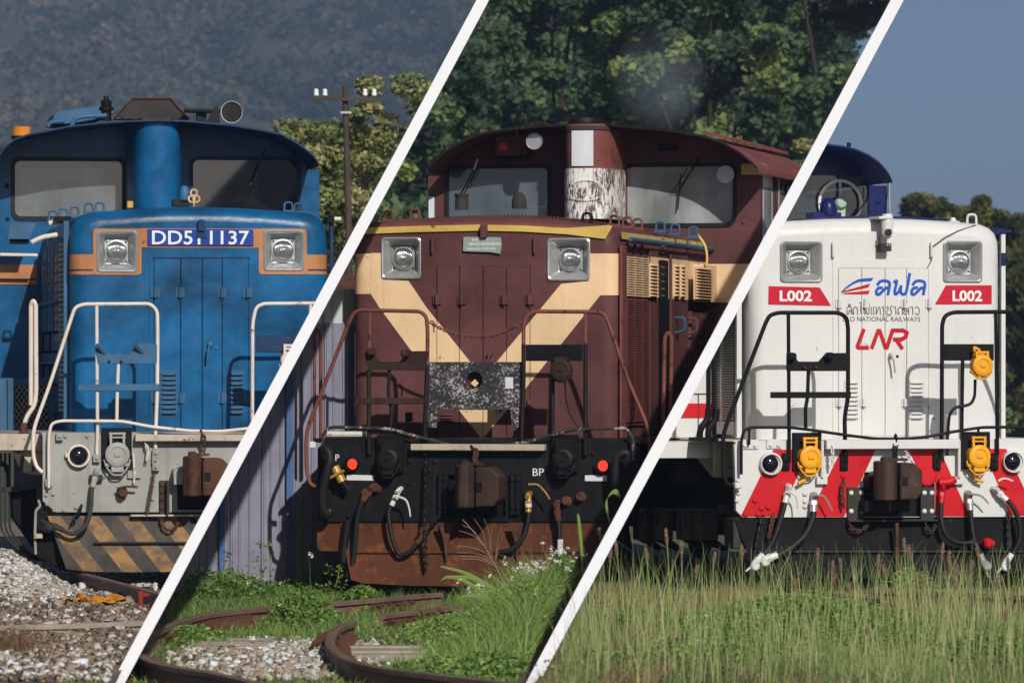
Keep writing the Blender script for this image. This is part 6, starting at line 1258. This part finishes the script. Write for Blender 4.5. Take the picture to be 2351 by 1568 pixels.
# red point lever with springs, orange cloth, at the blue locomotive
X, Y = ground_at(318, 1402, ZG['left']); lv = empty('point_lever', (X, Y, ZG['left'])); lv.scale = (.7, .7, .7); tag(lv, 'small rusty red point lever mechanism in the gravel beside the first partition', 'lever')
g = M(); g.box(-.22, .14, -.1, .1, -.02, .05); mk('base', g, rust_m, lv, bevel=.01); g = M(); g.box(.0, .05, -.03, .03, .04, .22); g.box(.0, .12, -.02, .02, .16, .2); mk('upright', g, paint('oxide_red', (.26, .02, .015), .6, .2, .2, .3), lv, bevel=.006)
g = M(); g.tube([(-.26 + t * .045, -.05 + .03 * math.sin(t * 2.2), .06 + .03 * math.cos(t * 2.2)) for t in np.linspace(0, 10, 60)], .008, 5); mk('spring', g, rust_m, lv, True); g = M(); g.box(-.5, .1, -.16, -.12, .0, .04); mk('rod', g, rust_m, lv)
X, Y = ground_at(215, 1392, ZG['left']); V = []; nx_ = 26; ny_ = 10
for j in range(ny_):
    for i in range(nx_):
        u_, v_ = i / (nx_ - 1) - .5, j / (ny_ - 1) - .5; V.append((X + u_ * .43 + .05 * math.sin(v_ * 6), Y - u_ * .35 + v_ * (.55 + .25 * math.sin(u_ * 7)), ZG['left'] + .055 + .02 * math.sin(u_ * 17 + v_ * 6) + .02 * math.cos(v_ * 9 + u_ * 8)))
o = fastmesh('orange_cloth', np.array(V), np.array([(j * nx_ + i, j * nx_ + i + 1, (j + 1) * nx_ + i + 1, (j + 1) * nx_ + i) for j in range(ny_ - 1) for i in range(nx_ - 1)]), orange_rag, smooth=True); tag(o, 'crumpled orange cloth lying on the gravel', 'cloth')

# ================================================================== gravel
def stones(name, label, P, S, T, kind='stuff'):
    n_ = len(P); base = np.array([(x, y, z) for x in (-1, 1) for y in (-1, 1) for z in (-1, 1)], float) * .62; F0 = np.array([(0, 1, 3, 2), (4, 6, 7, 5), (0, 4, 5, 1), (2, 3, 7, 6), (0, 2, 6, 4), (1, 5, 7, 3)])
    V = base[None] * rng.uniform(.5, 1.25, (n_, 1, 3)) + rng.normal(0, .16, (n_, 8, 3)); q = rng.normal(size=(n_, 4)); q /= np.linalg.norm(q, axis=1)[:, None]; a, b2, c, d = q.T
    Rm = np.stack([1 - 2 * (c * c + d * d), 2 * (b2 * c - d * a), 2 * (b2 * d + c * a), 2 * (b2 * c + d * a), 1 - 2 * (b2 * b2 + d * d), 2 * (c * d - b2 * a), 2 * (b2 * d - c * a), 2 * (c * d + b2 * a), 1 - 2 * (b2 * b2 + c * c)], -1).reshape(-1, 3, 3)
    V = np.einsum('nij,nkj->nki', Rm, V) * S[:, None, None] * np.array([1, 1, .8]) + P[:, None]; F = (F0[None] + 8 * np.arange(n_)[:, None, None]).reshape(-1, 4)
    o = fastmesh(name, V.reshape(-1, 3), F, stone_m, tint=np.repeat(T, 6)); tag(o, label, 'gravel', kind=kind); return o
def px_of(P): return CX + P[:, 0] / P[:, 1] * FU, HY - (P[:, 2] - CH) / P[:, 1] * FU
n_ = 34000; X = rng.uniform(-6.8, -1.8, n_); Y = rng.uniform(31.5, 53, n_); S = rng.uniform(.016, .036, n_) * (1 + .9 * (rng.random(n_) < .06))
P = np.stack([X, Y, ZG['left'] + rng.uniform(0, .035, n_)], -1); k_ = (P @ np.array(n1L) - CH * n1L.z) < -.04; k_ &= X > -Y * .115 - .9; P, S = P[k_], S[k_]
px, py = px_of(P); fresh = 1 / (1 + np.exp(-(1362 + 18 * np.sin(px / 60) - py) / 7)) ; near = np.clip((py - 1490) / 60, 0, 1)
T = np.clip(np.where(rng.random(len(P)) < fresh, rng.normal(.78, .15, len(P)), np.where(rng.random(len(P)) < .16 + .3 * near, rng.normal(.85, .1, len(P)), rng.normal(.36, .18, len(P)))), 0, 1)
stones('gravel', 'pale and tan ballast stones in front of the blue locomotive', P, S, T)
def scatter(pxr, pyr, n_, z, lo=None, hi=None, pad=.03):
    """random ground points inside a photo-space box, even on the ground"""
    y0, y1 = FU * (CH - z) / (pyr[1] - HY), FU * (CH - z) / (pyr[0] - HY); Y = np.sqrt(rng.uniform(y0 ** 2, y1 ** 2, n_)) if y0 > 0 else rng.uniform(y0, y1, n_)
    X = (rng.uniform(*pxr, n_) - CX) / FU * Y; P = np.stack([X, Y, np.full(n_, z)], -1); m_ = np.ones(n_, bool)
    if lo is not None: m_ &= (P @ np.array(lo) - CH * lo.z) > pad
    if hi is not None: m_ &= (P @ np.array(hi) - CH * hi.z) < -pad
    return P[m_]
parts_ = [scatter((380, 900), (1478, 1562), 2600, 0, n1R, n2L), scatter((560, 780), (1470, 1500), 300, 0, n1R, n2L), scatter((820, 1010), (1475, 1510), 120, 0, n1R, n2L)]
P = np.concatenate(parts_); P[:, 2] += rng.uniform(0, .03, len(P)); px, py = px_of(P)
msk = rng.random(len(P)) < np.clip(1.1 - ((px - 640) / 260) ** 2 - ((py - 1520) / 60) ** 2 * .6, .06, 1); P = P[msk]
stones('gravel', 'light grey stones between the curved rails', P, rng.uniform(.02, .045, len(P)), np.clip(rng.normal(.66, .2, len(P)), 0, 1))
P = scatter((1560, 2351), (1360, 1404), 1500, ZG['right'], n2R); stones('gravel', 'brownish stones along the track of the white locomotive', P, rng.uniform(.015, .035, len(P)), np.clip(rng.normal(.35, .14, len(P)), 0, 1))

n_ = 5200; X = rng.uniform(-5.2, -3.3, n_); Y = rng.uniform(42.8, 45.3, n_); px = CX + X / Y * FU
Z = ZG['left'] + .30 * np.clip((165 - px) / 150, 0, 1) * np.clip((Y - 42.8) / 1.6, 0, 1) + rng.uniform(0, .02, n_); k_ = px < 160
stones('gravel', 'heap of white ballast beside the left end of the blue locomotive', np.stack([X, Y, Z], -1)[k_], rng.uniform(.018, .038, n_)[k_], np.clip(rng.normal(.74, .17, n_), 0, 1)[k_])
# ================================================================== grass and weeds
def blades(P, h, w_, bend, tint, segs=3):
    """curved tapering blades of grass"""
    n_ = len(P); az = rng.uniform(0, 2 * math.pi, n_); ba = rng.uniform(0, 2 * math.pi, n_); side = np.stack([np.cos(az), np.sin(az) * .4, np.zeros(n_)], -1); bd = np.stack([np.cos(ba), np.sin(ba), np.zeros(n_)], -1) * (bend * h)[:, None]; V = []
    for k in range(segs + 1):
        t = k / segs; c = P + bd * t ** 2 + np.array([0, 0, 1]) * (h * (t - .25 * bend * t * t))[:, None]; ww = (w_ * (1 - t * .85) * .5)[:, None]; V += [c - side * ww, c + side * ww]
    V = np.stack(V, 1).reshape(-1, 3); b2 = np.arange(n_)[:, None, None] * (2 * (segs + 1)); F = (b2 + np.array([[2 * k, 2 * k + 1, 2 * k + 3, 2 * k + 2] for k in range(segs)])[None]).reshape(-1, 4)
    return V, F, np.repeat(tint, segs)
def field(name, label, P, h, w_, bend, tint, mat, kind='stuff', cat='grass'):
    V, F, T = blades(P, h, w_, bend, tint); return tag(fastmesh(name, V, F, mat, tint=T), label, cat, kind=kind)
def tipfilter(P, n_v, sgn, pad=.16): return P[((P @ np.array(n_v) - CH * n_v.z) * sgn) > pad]
U_ = rng.uniform
# right yard
P = scatter((1180, 2950), (1372, 1640), 56000, ZG['right'], n2R, pad=.05); px, py = px_of(P)
dens = np.clip((py - 1372) / 60, .12, 1); P = P[rng.random(len(P)) < dens]; px, py = px_of(P)
patch = np.sin(P[:, 0] * 3.1 + 1) + np.sin(P[:, 1] * .9 + P[:, 0] * 1.7); h = U_(.03, .16, len(P)) * np.clip((py - 1340) / 90, .4, 1.0) * np.clip(.75 + .45 * patch, .3, 1.6)
field('grass', 'soft green grass covering the ground before the white locomotive', P, h, U_(.004, .009, len(P)), U_(.1, 1.3, len(P)), np.clip(rng.normal(.36, .2, len(P)) + patch * .08 + (rng.random(len(P)) < .14) * .4, 0, 1), grass_m)
P = np.concatenate([scatter((1370, 1760), (1368, 1440), 9000, ZG['right'], n2R, pad=.05), scatter((1240, 1560), (1470, 1620), 6000, ZG['right'], n2R, pad=.05), scatter((1900, 2351), (1368, 1420), 3500, ZG['right'], n2R)]); px, py = px_of(P); P = P[np.sin(px / 37) + np.sin(py / 11 + px / 50) + rng.normal(0, .6, len(P)) > .1]
field('dry_grass', 'brown dead grass patches near the second partition', P, U_(.05, .20, len(P)), U_(.003, .007, len(P)), U_(.5, 1.6, len(P)), U_(0, 1, len(P)), dry_m)
P = scatter((1260, 2351), (1390, 1600), 1900, ZG['right'], n2R, pad=.1); field('tall_grass', 'thin tall grass stems standing above the meadow', P, U_(.25, .62, len(P)), U_(.005, .009, len(P)), U_(.05, .4, len(P)), np.clip(rng.normal(.72, .15, len(P)), 0, 1), grass_m)
def leafy(name, label, cx2, cy2, rx, ry, hh, n_, size, mat, tb, z, cat, kind='stuff', clipn=None):
    P = np.stack([rng.normal(0, .45, n_) * rx, rng.normal(0, .45, n_) * ry, U_(0, 1, n_) ** .8], -1); fall = np.exp(-((P[:, 0] / rx) ** 2 + (P[:, 1] / ry) ** 2)); P[:, 2] = z + P[:, 2] * hh * fall; P[:, 0] += cx2; P[:, 1] += cy2
    if clipn is not None: P = P[((P @ np.array(clipn[0]) - CH * clipn[0].z) * clipn[1]) > .06]
    V, F, T = leaf_quads(P, size, np.clip(rng.normal(tb, .17, len(P)), 0, 1), aspect=.45); o = fastmesh(name, V, F, mat, tint=T); return tag(o, label, cat, kind=kind) if kind else tag(o, label, cat)
X, Y = ground_at(1840, 1440, ZG['right']); leafy('weed_patch', 'bright green leafy weeds in the middle of the meadow', X, Y, .85, 1.8, .24, 8000, .026, weed_m, .42, ZG['right'], 'weeds')
for x, y, rx, n_, lab in ((1560, 1462, .3, 700, 'small green weed near the second partition'), (2090, 1372, .28, 900, 'ferny weed under the white plough'), (2330, 1345, .4, 1500, 'leafy weed at the right edge under the brake hoses'), (2250, 1500, .5, 1500, 'low weed in the grass at the right')):
    X, Y = ground_at(x, y, ZG['right']); leafy('weed', lab, X, Y, rx, rx, .26 if y < 1400 else .13, n_, .022, weed_m, .42, ZG['right'], 'weeds', None)
for i in range(22):
    x, y = rng.uniform(1300, 2340), rng.uniform(1420, 1560); X, Y = ground_at(x, y, ZG['right'])
    if (Vector((X, Y, ZG['right'] - CH))).dot(n2R) < .3: continue
    n_ = int(rng.uniform(150, 420)); s_ = rng.uniform(.08, .24); P_ = np.stack([X + rng.normal(0, s_, n_), Y + rng.normal(0, s_ * 1.6, n_), ZG['right'] + rng.uniform(.01, .15, n_)], -1)
    if i == 0: PW = [P_]
    else: PW.append(P_)
PW = np.concatenate(PW); V, F, T = leaf_quads(PW, .019, np.clip(rng.normal(.45, .2, len(PW)), 0, 1), aspect=.5); tag(fastmesh('ground_weeds', V, F, weed_m, tint=T), 'small broad leaved weeds scattered through the meadow grass', 'weeds', kind='stuff')
P = scatter((1240, 2351), (1400, 1600), 7000, ZG['right'], n2R, pad=.05); P = P[np.sin(P[:, 0] * 4.3 + P[:, 1]) > -.2]; field('matted_grass', 'bent dead blades matted between the green grass', P, U_(.06, .2, len(P)), U_(.004, .008, len(P)), U_(1.2, 2.6, len(P)), U_(.1, 1, len(P)), dry_m)
# foxtails: every stalk is a thing
fx_src = []
for k in range(5):
    hh = .62; g = M(); be = rng.uniform(-.08, .08); pts_ = [(be * t * t, 0, hh * t) for t in np.linspace(0, 1, 7)]; g.tube(pts_, .004, 4, .0022); fx_src.append((g, be, hh))
fox = [(1362, 1220 + 60, 1440), (1393, 1259, 1446), (1386, 1215, 1440), (1420, 1245, 1436), (1490, 1262, 1448), (1455, 1321, 1430), (1536, 1216, 1440), (1563, 1245, 1450), (1640, 1270, 1440), (1706, 1254, 1452), (1869, 1262, 1440), (1908, 1290, 1440), (1930, 1284, 1462), (2010, 1275, 1452), (2085, 1240, 1448), (2098, 1254, 1440), (2152, 1250, 1460), (2180, 1268, 1440), (2190, 1300, 1450), (2220, 1290, 1460), (2256, 1250, 1440), (2310, 1282, 1448), (1958, 1332, 1460), (1946, 1340, 1470), (2172, 1290, 1470), (2205, 1330, 1500), (1900, 1320, 1480), (1752, 1420, 1530), (1990, 1440, 1540), (2140, 1470, 1560), (2310, 1400, 1560), (2280, 1330, 1500), (1590, 1300, 1460), (1820, 1330, 1470), (2040, 1300, 1465), (2120, 1330, 1480)]
for i, (x, ytop, ybase) in enumerate(fox):
    z = ZG['right']; X, Y = ground_at(x + rng.uniform(-8, 8), ybase, z); hh = (ybase - ytop) / FU * Y; k = i % 5
    root = empty('foxtail_grass', (X, Y, z)); tag(root, 'single tall grass stalk with a brownish bushy seed head before the white locomotive', 'grass stalk', 'foxtail stalks before the white locomotive')
    lean = (x - (CX + X / Y * FU)) / FU * Y + rng.uniform(-.05, .05); g = M(); q = [(lean * t * t, 0, hh * t) for t in np.linspace(0, 1, 8)]; g.tube(q, .0052, 4, .0035); mk('stem', g, grass_m, root)
    n_ = 320; t = U_(.84, 1.02, n_); a = U_(0, 6.28, n_); r_ = .009 * np.sin(np.clip((t - .85) / .18, 0, 1) * math.pi) ** .6; C = np.stack([lean * t * t + np.cos(a) * r_, np.sin(a) * r_, hh * t], -1); V, F, T = leaf_quads(C, .010, U_(.4, 1, n_), aspect=.22); fastmesh('seed_head', V, F, seed_m, root, tint=T)
# middle yard: weeds and grass
lohi = (n1R, n2L)
P = np.concatenate([scatter((1070, 1350), (1395, 1500), 8500, 0, *lohi), scatter((960, 1250), (1440, 1540), 2600, 0, *lohi)]); px, py = px_of(P); field('coarse_grass', 'longer grass blades standing through the weed mounds', P, U_(.12, .58, len(P)) * np.clip((px - 960) / 260, .3, 1.05), U_(.006, .012, len(P)), U_(.2, .9, len(P)), np.clip(rng.normal(.55, .18, len(P)), 0, 1), weed_m)
P = scatter((280, 1480), (1345, 1620), 30000, 0, *lohi, pad=.05); px, py = px_of(P)
hole = ((px - 640) / 250) ** 2 + ((py - 1525) / 40) ** 2; hole2 = ((px - 900) / 120) ** 2 + ((py - 1492) / 22) ** 2
P = P[(hole > U_(.55, 1.3, len(P))) & (hole2 > U_(.5, 1.3, len(P)))]; px, py = px_of(P); th = np.where(px < 620, .10, .13) * np.clip(1.0 - (py - 1520) / 200, .5, 1.1)
field('weed_grass', 'short green grass and weeds round the curved rails', P, U_(.03, 1.0, len(P)) * th, U_(.005, .011, len(P)), U_(.2, 1.0, len(P)), np.clip(rng.normal(.42, .2, len(P)), 0, 1), weed_m)
def mound(x, y, rx, ry, hh, n_, size, tb, lab, cat='weeds', kind=None): X, Y = ground_at(x, y, 0); return leafy('weed_clump', lab, X, Y, rx, ry, hh, n_, size, weed_m, tb, 0, cat, kind, (n2L, -1) if x > 700 else (n1R, 1))
mound(1235, 1455, .60, 2.0, .42, 8500, .019, .58, 'big mound of flowering weeds against the second partition'); mound(1090, 1470, .55, 1.5, .22, 6500, .018, .6, 'broad weed mound with yellow leaves right of the hooked rail'); mound(1300, 1420, .22, .8, .52, 4500, .019, .55, 'tallest weeds beside the foot of the second partition')
mound(690, 1432, .30, .9, .26, 2600, .024, .42, 'bright weed clump between the long rail and the hooked rail'); mound(830, 1405, .24, .8, .22, 2000, .024, .40, 'weed clump covering the joint of the two far rails'); mound(470, 1372, .8, 1.2, .24, 3600, .022, .35, 'weeds at the foot of the violet fence'); mound(760, 1362, .8, .8, .18, 2400, .022, .38, 'low weeds under the left corner of the maroon plough'); mound(440, 1478, .34, .8, .14, 1800, .02, .45, 'small leafy weeds beside the first partition'); mound(1150, 1550, .8, 1.2, .15, 5000, .022, .48, 'low green weeds at the bottom beside the second partition')
mound(980, 1440, .5, 1.2, .10, 2200, .02, .62, 'yellowing weeds right of the rail joint')
for x, y, hh, wl in ((500, 1330, .42, 'thin weed stalk on the fence by the first blue strip'), (592, 1300, .5, 'tallest straggling weed stalk against the fence'), (540, 1352, .3, 'short weed stalk just right of the first blue strip'), (760, 1320, .3, 'short weed stalk on the fence under the maroon buffer corner')):
    X, Y = ground_at(x, 1375, 0); g = M(); g.tube(curve([(0, 0, 0), (.05, 0, hh * .5), (-.02 + .1, 0, hh)], 4), .004, 4); st = mk('weed_stalk', g, weed_m, None); st.location = (X, Y, 0); tag(st, wl, 'weed', 'weed stalks at the fence'); C = np.stack([U_(-.05, .14, 60), U_(-.04, .04, 60), U_(.1, 1, 60) * hh], -1); V, F, T = leaf_quads(C, .018, U_(.2, .6, 60)); fastmesh('leaves', V, F, weed_m, st, tint=T)
# white flowers
fl = []
for (x, y, s_, k, hz) in ((1215, 1305, 60, 26, .0), (1290, 1275, 50, 16, 0), (1100, 1345, 60, 20, 0), (430, 1330, 55, 16, 0), (560, 1330, 60, 8, 0), (1150, 1420, 120, 26, 0), (700, 1290, 40, 3, 0), (1250, 1440, 60, 12, 0)):
    d_ = 40.2 if x > 800 else 45.5
    for _ in range(int(k * 1.3)): fl.append(at(x + rng.normal(0, s_ * .5), y + rng.normal(0, 14), d_ + rng.uniform(-.8, .8)))
fl = np.array(fl); fl = fl[((fl @ np.array(n2L) - CH * n2L.z) < -.05) & ((fl @ np.array(n1R) - CH * n1R.z) > .05)]
C = np.repeat(fl, 9, 0) + rng.normal(0, .008, (len(fl) * 9, 3)); V, F, T = leaf_quads(C, .011, U_(0, 1, len(C)), aspect=.7); tag(fastmesh('white_wildflowers', V, F, petal_m, tint=T), 'tiny white wildflowers dotted over the weeds', 'flowers', kind='stuff')
V_, F_, T_ = blades(fl * np.array([1, 1, 0]) + np.array([0, 0, 0]) + rng.normal(0, .02, fl.shape) * np.array([1, 1, 0]), fl[:, 2], np.full(len(fl), .005), np.full(len(fl), .03), np.full(len(fl), .4)); tag(fastmesh('flower_stems', V_, F_, weed_m, tint=T_), 'thin green stems carrying the white wildflowers', 'stems', kind='stuff')
# long arching leaves and the big dry seed panicle in front of the maroon plough
def reed(name, lab, base, pts, w_, mat, tb):
    q = curve([at(x, y, base) for x, y in pts], 6); n_ = len(q); V = []
    for i, p in enumerate(q):
        ww = w_ * math.sin(math.pi * min(1, .12 + .88 * (1 - i / (n_ - 1)) * .9)) * .5 + .001; V += [p + Vector((0, 0, -ww)) + Vector((-ww * .5, 0, 0)), p + Vector((0, -.004, 0)), p + Vector((0, 0, ww)) + Vector((ww * .5, 0, 0))]
    F = []
    for i in range(n_ - 1): F += [(3 * i, 3 * i + 1, 3 * i + 4, 3 * i + 3), (3 * i + 1, 3 * i + 2, 3 * i + 5, 3 * i + 4)]
    return fastmesh(name, np.array([tuple(v) for v in V]), np.array(F), mat, tint=np.full(len(F), tb))
rp = empty('tall_reed_grass', tuple(Vector(at(1185, 1400, 39.5)) * 1)); rp.location.z = 0; tag(rp, 'tall reed grass with long arching leaves and a dry seed plume before the rusty plough', 'grass plant')
def lk(o): o.parent = rp; o.matrix_parent_inverse = Matrix.Translation(-rp.location); return o
for pts_ in ([(1180, 1396), (1130, 1350), (1070, 1316), (1012, 1300)], [(1170, 1392), (1120, 1345), (1075, 1325), (1024, 1325)], [(1185, 1398), (1110, 1360), (1060, 1330), (1020, 1326), (1002, 1352)], [(1190, 1396), (1150, 1360), (1110, 1360), (1086, 1380)], [(1180, 1400), (1210, 1350), (1198, 1300)], [(1175, 1400), (1120, 1372), (1075, 1368), (1050, 1372)]): lk(reed('leaf', '', 39.5, pts_, .024, weed_m, .6))
st = [(1190, 1396), (1160, 1345), (1138, 1300), (1110, 1250), (1080, 1212), (1062, 1192)]; g = M(); g.tube(curve([at(x, y, 39.5) for x, y in st], 5), .006, 5, .003); lk(mk('stalk', g, seed_m))
g = M()
for (x, y), (ex, ey) in (((1138, 1290), (1160, 1222)), ((1138, 1292), (1152, 1206)), ((1130, 1282), (1130, 1206)), ((1124, 1272), (1111, 1190)), ((1118, 1264), (1088, 1190)), ((1130, 1290), (1055, 1276)), ((1126, 1282), (1050, 1268)), ((1126, 1276), (1052, 1252)), ((1110, 1252), (1055, 1218)), ((1132, 1296), (1058, 1282)), ((1140, 1300), (1140, 1262)), ((1100, 1240), (1062, 1205))):
    g.tube(curve([at(x, y, 39.5), at((x + ex) / 2 + (6 if ex < x else -3), (y + ey) / 2 - 5, 39.45), at(ex, ey, 39.4)], 4), .0032, 4, .002)
lk(mk('seed_plume', g, seed_m))
for pts_, lab in ((([(1338, 1330), (1336, 1270), (1330, 1205), (1326, 1180)]), 'upright reed blade right beside the second partition'), (([(1400, 1140 + 60), (1392, 1150), (1410, 1128), (1424, 1140)]), 'curled reed tip touching the second partition by the red lamp'), ([(1345, 1340), (1372, 1250), (1400, 1214)], 'leaning reed blade beside the second partition')):
    o = reed('reed_blade', lab, 40, pts_, .04, weed_m, .6); tag(o, lab, 'grass blade', 'reed blades at the second partition')
# dry bush bottom left
X, Y = ground_at(20, 1500, ZG['left']); P = np.stack([X + rng.normal(0, .14, 900), Y + rng.normal(0, .3, 900), np.full(900, ZG['left'])], -1); V, F, T = blades(P, U_(.08, .26, 900), U_(.003, .006, 900), U_(.3, 1.2, 900), U_(0, .6, 900)); tag(fastmesh('dry_tuft', V, F, dry_m, tint=T), 'brown dead tuft on the gravel at the left edge', 'dead plant')
P = scatter((0, 270), (1530, 1568), 700, ZG['left'], None, n1L); P = P[np.sin(P[:, 0] * 9) > .3]; field('grass_tuft', 'little green tufts at the bottom left of the gravel', P, U_(.02, .06, len(P)), U_(.005, .01, len(P)), U_(.2, .9, len(P)), U_(.3, .7, len(P)), weed_m, cat='grass')
# heap of hillside brush where the yards end behind the locomotives
# ------------------------------------------------------------------ haze and exhaust smoke
def volume_box(name, label, lo_, hi_, density, color, noise_scale=None, cat='haze'):
    g = M(); g.box(lo_[0], hi_[0], lo_[1], hi_[1], lo_[2], hi_[2]); m, n, b = newmat(name); n.nodes.remove(b)
    pv = n.nodes.new('ShaderNodeVolumePrincipled'); pv.inputs['Density'].default_value = density; pv.inputs['Color'].default_value = (*color, 1); pv.inputs['Anisotropy'].default_value = 0.0
    n.links.new(pv.outputs[0], n.nodes['Material Output'].inputs['Volume']); o = mk(name, g, m); tag(o, label, cat, kind='stuff'); return o, n, pv
a_, b_ = at(1395, 300, 52), at(1640, 10, 52)
o, n, pv = volume_box('exhaust_smoke', 'faint bluish exhaust smoke drifting above the maroon roof right of the chimney', (a_[0], 51, a_[2]), (b_[0], 53.2, b_[2]), .0, (.55, .64, .75), cat='smoke')
co = N(n, 'ShaderNodeTexCoord').outputs; f1 = noise(n, co['Object'], 1.7, 3, .5, (1, 1, .7))
sp = N(n, 'ShaderNodeVectorMath', operation='SUBTRACT'); n.links.new(co['Generated'], sp.inputs[0]); sp.inputs[1].default_value = (.5, .5, .42)
ln = N(n, 'ShaderNodeVectorMath', operation='LENGTH'); n.links.new(sp.outputs[0], ln.inputs[0])
fall = ramp(n, ln.outputs['Value'], [(.12, 1), (.47, 0)]); cl = ramp(n, f1, [(.35, 0), (.7, 1)])
mm = N(n, 'ShaderNodeMath', operation='MULTIPLY'); n.links.new(fall, mm.inputs[0]); n.links.new(cl, mm.inputs[1])
m2 = N(n, 'ShaderNodeMath', operation='MULTIPLY'); n.links.new(mm.outputs[0], m2.inputs[0]); m2.inputs[1].default_value = .6; n.links.new(m2.outputs[0], pv.inputs['Density'])
volume_box('haze', 'thin blue haze filling the air up to the far hill', (-1000, -20, -1.7), (1000, 2000, 250), .00045, (.34, .47, .70))

# ================================================================== trim everything at the partitions
bpy.context.view_layer.update()
def trim(o, nrm, keep):
    """cut the mesh with the partition plane; keep=+1 keeps the side the normal points to"""
    mw = o.matrix_world; co = [mw @ v.co for v in o.data.vertices]
    if not co: return
    C0 = Vector((0, 0, CH)); d = [(p - C0).dot(nrm) * keep for p in co]
    if min(d) > 0: return
    if max(d) <= 0: KILL.append(o); return
    if o.data.users > 1: o.data = o.data.copy()
    inv = mw.inverted(); pn = (mw.to_3x3().transposed() @ nrm).normalized(); pc = inv @ C0
    bm = bmesh.new(); bm.from_mesh(o.data); bmesh.ops.bisect_plane(bm, geom=bm.verts[:] + bm.edges[:] + bm.faces[:], plane_co=pc, plane_no=pn * keep, clear_inner=True, clear_outer=False); bm.to_mesh(o.data); bm.free()
def tree_of(o): return [o] + [x for c in o.children for x in tree_of(c)]
KILL = []
for root, cuts in ((B.root, [(n1L, -1)]), (D.root, [(n1R, 1), (n2L, -1)]), (L.root, [(n2R, 1)]), (fr_, [(n1R, 1)]), (sh, [(n1R, 1)])):
    for o in tree_of(root):
        if o.type != 'MESH': continue
        for nr, kp in cuts:
            if o not in KILL: trim(o, nr, kp)
for o in list(bpy.data.objects):
    if o.type == 'MESH' and o.parent and o.parent.get('category') == 'rail':
        X = o.matrix_world.translation.x
        labl = o.parent['label']
        cuts = [(n1L, -1)] if 'gravel' in labl or 'blue' in labl else ([(n2R, 1)] if 'white' in labl or 'foxtail' in labl else [(n1R, 1), (n2L, -1)])
        for nr, kp in cuts:
            if o not in KILL: trim(o, nr, kp)
for root, lo, hi in TREES:
    for o in tree_of(root):
        if o.type == 'MESH' and o.name.split('.')[0] != 'crown':
            if lo is not None: trim(o, Vector(lo), 1)
            if hi is not None and o not in KILL: trim(o, Vector(hi), -1)
KS = set(KILL)
for o in KILL:
    for ch in list(o.children):
        if ch not in KS: ch.parent = o.parent
for o in KS: bpy.data.objects.remove(o)
